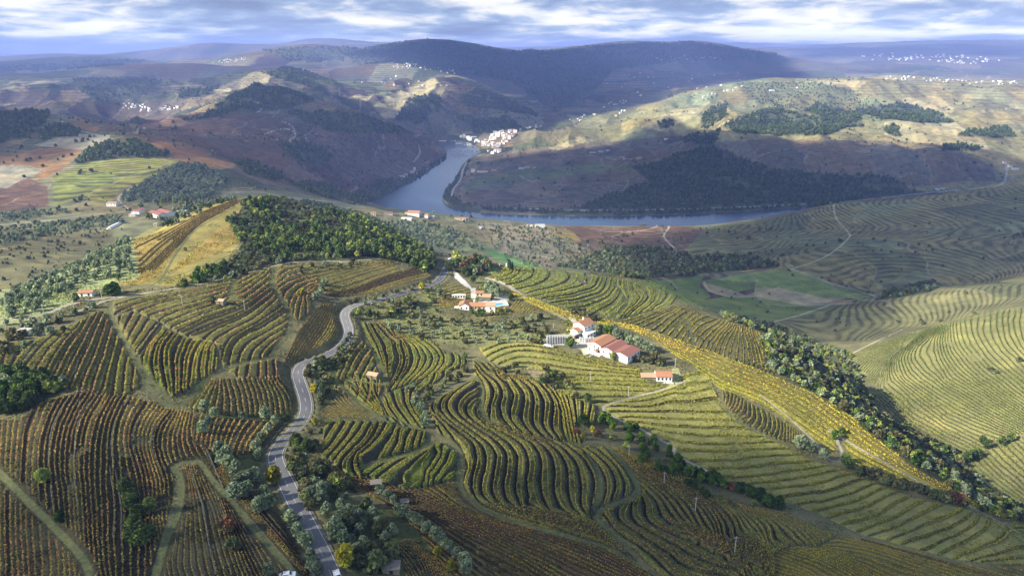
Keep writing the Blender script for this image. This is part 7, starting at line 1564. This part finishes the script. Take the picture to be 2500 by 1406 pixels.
p_, a_ = road_at(828, 1.25); car(p_, a_ + math.pi, (.03, .03, .04), 'dark car driving through the upper road bend')
p_, a_ = road_at(1412, 1.3); car(p_, a_, (.75, .76, .78), 'white car at the bottom edge of the road')
for px, py, rz, c_, lb in ((1336, 845, -.2, (.75, .75, .75), 'white pickup parked in front of the tank row'), (1343, 847, -.3, (.55, .57, .6), 'silver car parked beside the white pickup'), (1538, 872, .9, (.5, .55, .7), 'blue-grey car parked by the right winery wall'), (1544, 869, .9, (.7, .7, .72), 'pale car parked at the right corner of the winery'), (1101, 633, .5, (.8, .8, .8), 'white car parked at the far road junction'), (702, 1408, .2, (.8, .8, .8), 'white van roof showing at the bottom edge')):
    car(base(px, py), rz, c_, lb if 'parked' in lb or 'van' in lb else lb)

# poles
for n_, (px, py, h) in enumerate(((138, 655, 9), (249, 728, 9), (181, 753, 9), (111, 783, 9), (17, 810, 9), (1697, 1249, 6.5), (1793, 1351, 7), (1535, 1116, 6), (1621, 1180, 5.5), (1534, 968, 6), (1648, 897, 6), (1450, 790, 0), (1441, 931, 6), (1351, 812, 6), (1370, 658, 0), (446, 748, 6), (598, 760, 7), (275, 462, 10), (295, 470, 10), (330, 440, 10), (365, 425, 10), (280, 440, 10))):
    if h == 0: continue
    r_ = thing('utility_pole', 'thin pale concrete utility pole, %s from the left' % 'x', 'pole', base(px, py), random.uniform(-.5, .5), 'utility poles'); r_['_px'] = px
    MB().cyl(0, 0, -.5, h, .16, 8, .1).build('post', m_conc, r_); MB().box(-.7, -.06, h - .7, .7, .06, h - .55).build('crossarm', m_conc, r_)
_p = sorted([o for o in COL.objects if o.name.startswith('utility_pole')], key=lambda o: o['_px'])
for n_, o in enumerate(_p): o['label'] = 'thin pale concrete utility pole, %s from the left' % ordinal(n_); del o['_px']

# dry stone walls of the left terraces
def stone_wall(pts, h, label, w_=.35, group='terrace walls'):
    q = smooth_line(PP(pts), step=4); g = at(q[:, 0], q[:, 1]); s = np.concatenate([[0], np.cumsum(np.hypot(*np.diff(g[:, :2], axis=0).T))]); tt = np.arange(0, s[-1], .9)
    if len(tt) < 3: return
    g = np.stack([np.interp(tt, s, g[:, k]) for k in range(3)], 1); t_ = np.gradient(g[:, :2], axis=0); t_ /= np.maximum(np.hypot(*t_.T), 1e-6)[:, None]; n_ = np.stack([t_[:, 1], -t_[:, 0]], 1)
    o = g[0].copy(); rows = []
    for off, dz in ((-w_, -1.5), (-w_ * .8, h), (w_ * .8, h), (w_ * 1.2, -1.5)):
        rows.append(np.concatenate([g[:, :2] + n_ * (off + RNG.normal(0, .06, len(g)))[:, None], (g[:, 2] + dz + RNG.normal(0, .07, len(g)))[:, None]], 1) - o)
    n = len(g); Vv = np.concatenate(rows); k = np.arange(n - 1); F = np.concatenate([np.stack([k + a * n, k + 1 + a * n, k + 1 + (a + 1) * n, k + (a + 1) * n], 1) for a in range(3)])
    tag(link('stone_wall', np_mesh('stone_wall', Vv, F, [m_moss]), loc=tuple(o)), label, 'wall', group)
for q_, (p, lb) in enumerate((("@7 590,78 470,165 370,375 348,630", 'mossy schist wall curving down the left vineyard, leftmost of the tall ones'), ("@7 365,730 378,850 392,945", 'short dark wall below the pale airy tree'), ("@7 733,98 612,205 552,350 538,500 530,640 556,900 568,1100", 'second tall schist wall of the left vineyard'), ("@7 575,100 560,340", 'short wall beside the second tall wall'),
    ("@7 925,138 832,285 800,450 818,640", 'third tall schist wall of the left vineyard'), ("@7 785,620 800,720 825,900 808,1140", 'lower part of the third schist wall'), ("@7 822,640 868,900 868,1150", 'wall just right of the third wall'), ("@7 992,300 942,400 952,500 1012,662", 'thin wall in the middle of the left vineyard'), ("@7 1225,215 1112,342 1084,440 1106,550 1192,748", 'curved wall left of the forked track'),
    ("@7 1372,640 1402,750 1452,900 1492,1150 1548,1400", 'long wall inside the forked track'), ("@7 1590,285 1500,400", 'short wall above the narrow road bend'), ("@7 1768,312 1672,440 1660,560", 'wall above the olives left of the road'), ("@7 2048,312 1880,520", 'dark retaining wall just left of the road'), ("@7 1480,500 1600,780", 'low wall beside the right arm of the forked track'),
    ("@4 1140,960 1060,1060 985,1190", 'pale wall of the little wedge plot'), ("@4 700,905 600,1100 520,1390", 'stone wall among the diagonal rows'), ("@4 260,1090 90,1310", 'stone wall at the left end of the diagonal rows'), ("@4 1575,1120 1545,1230 1490,1310", 'pale broken wall beside the comb-shaped plot'), ("@8 560,200 700,90 900,10", 'dark stone bank above the elbow terraces'), ("@7 770,1120 700,1260", 'short slanting wall at the bottom of the vineyard'), ("@8 0,275 280,290", 'stone wall under the small triangular plot'), ("@4 930,130 1560,-20", ''))):
    if lb: stone_wall(p, .35 if q_ < 14 else .2, lb)
# hilltop lookout and the round stone enclosure on the spur
L = base(1228, 652); r_ = thing('garden_monument', 'small stone monument with hedge on the lawn of the spur tip', 'monument', L, .1); MB().box(-3, -2, -.5, 3, -1.6, .7).build('plinth', m_terr, r_); MB().box(-3.2, -1.5, -.5, -2.6, 2.4, 2.4).build('pillar', m_white, r_); MB().box(2.6, -1.5, -.5, 3.2, 2.4, 2.6).build('pillar', m_white, r_)
L = base(1420, 690); r_ = thing('stone_enclosure', 'small square stone enclosure on the spur behind the winery', 'enclosure', L, .2); b_ = MB(); b_.box(-3, -2.4, -.5, 3, -2.1, 1.1); b_.box(-3, 2.1, -.5, 3, 2.4, 1.1); b_.box(-3, -2.1, -.5, -2.7, 2.1, 1.1); b_.box(2.7, -2.1, -.5, 3, 2.1, 1.1); b_.build('wall', m_stone, r_)
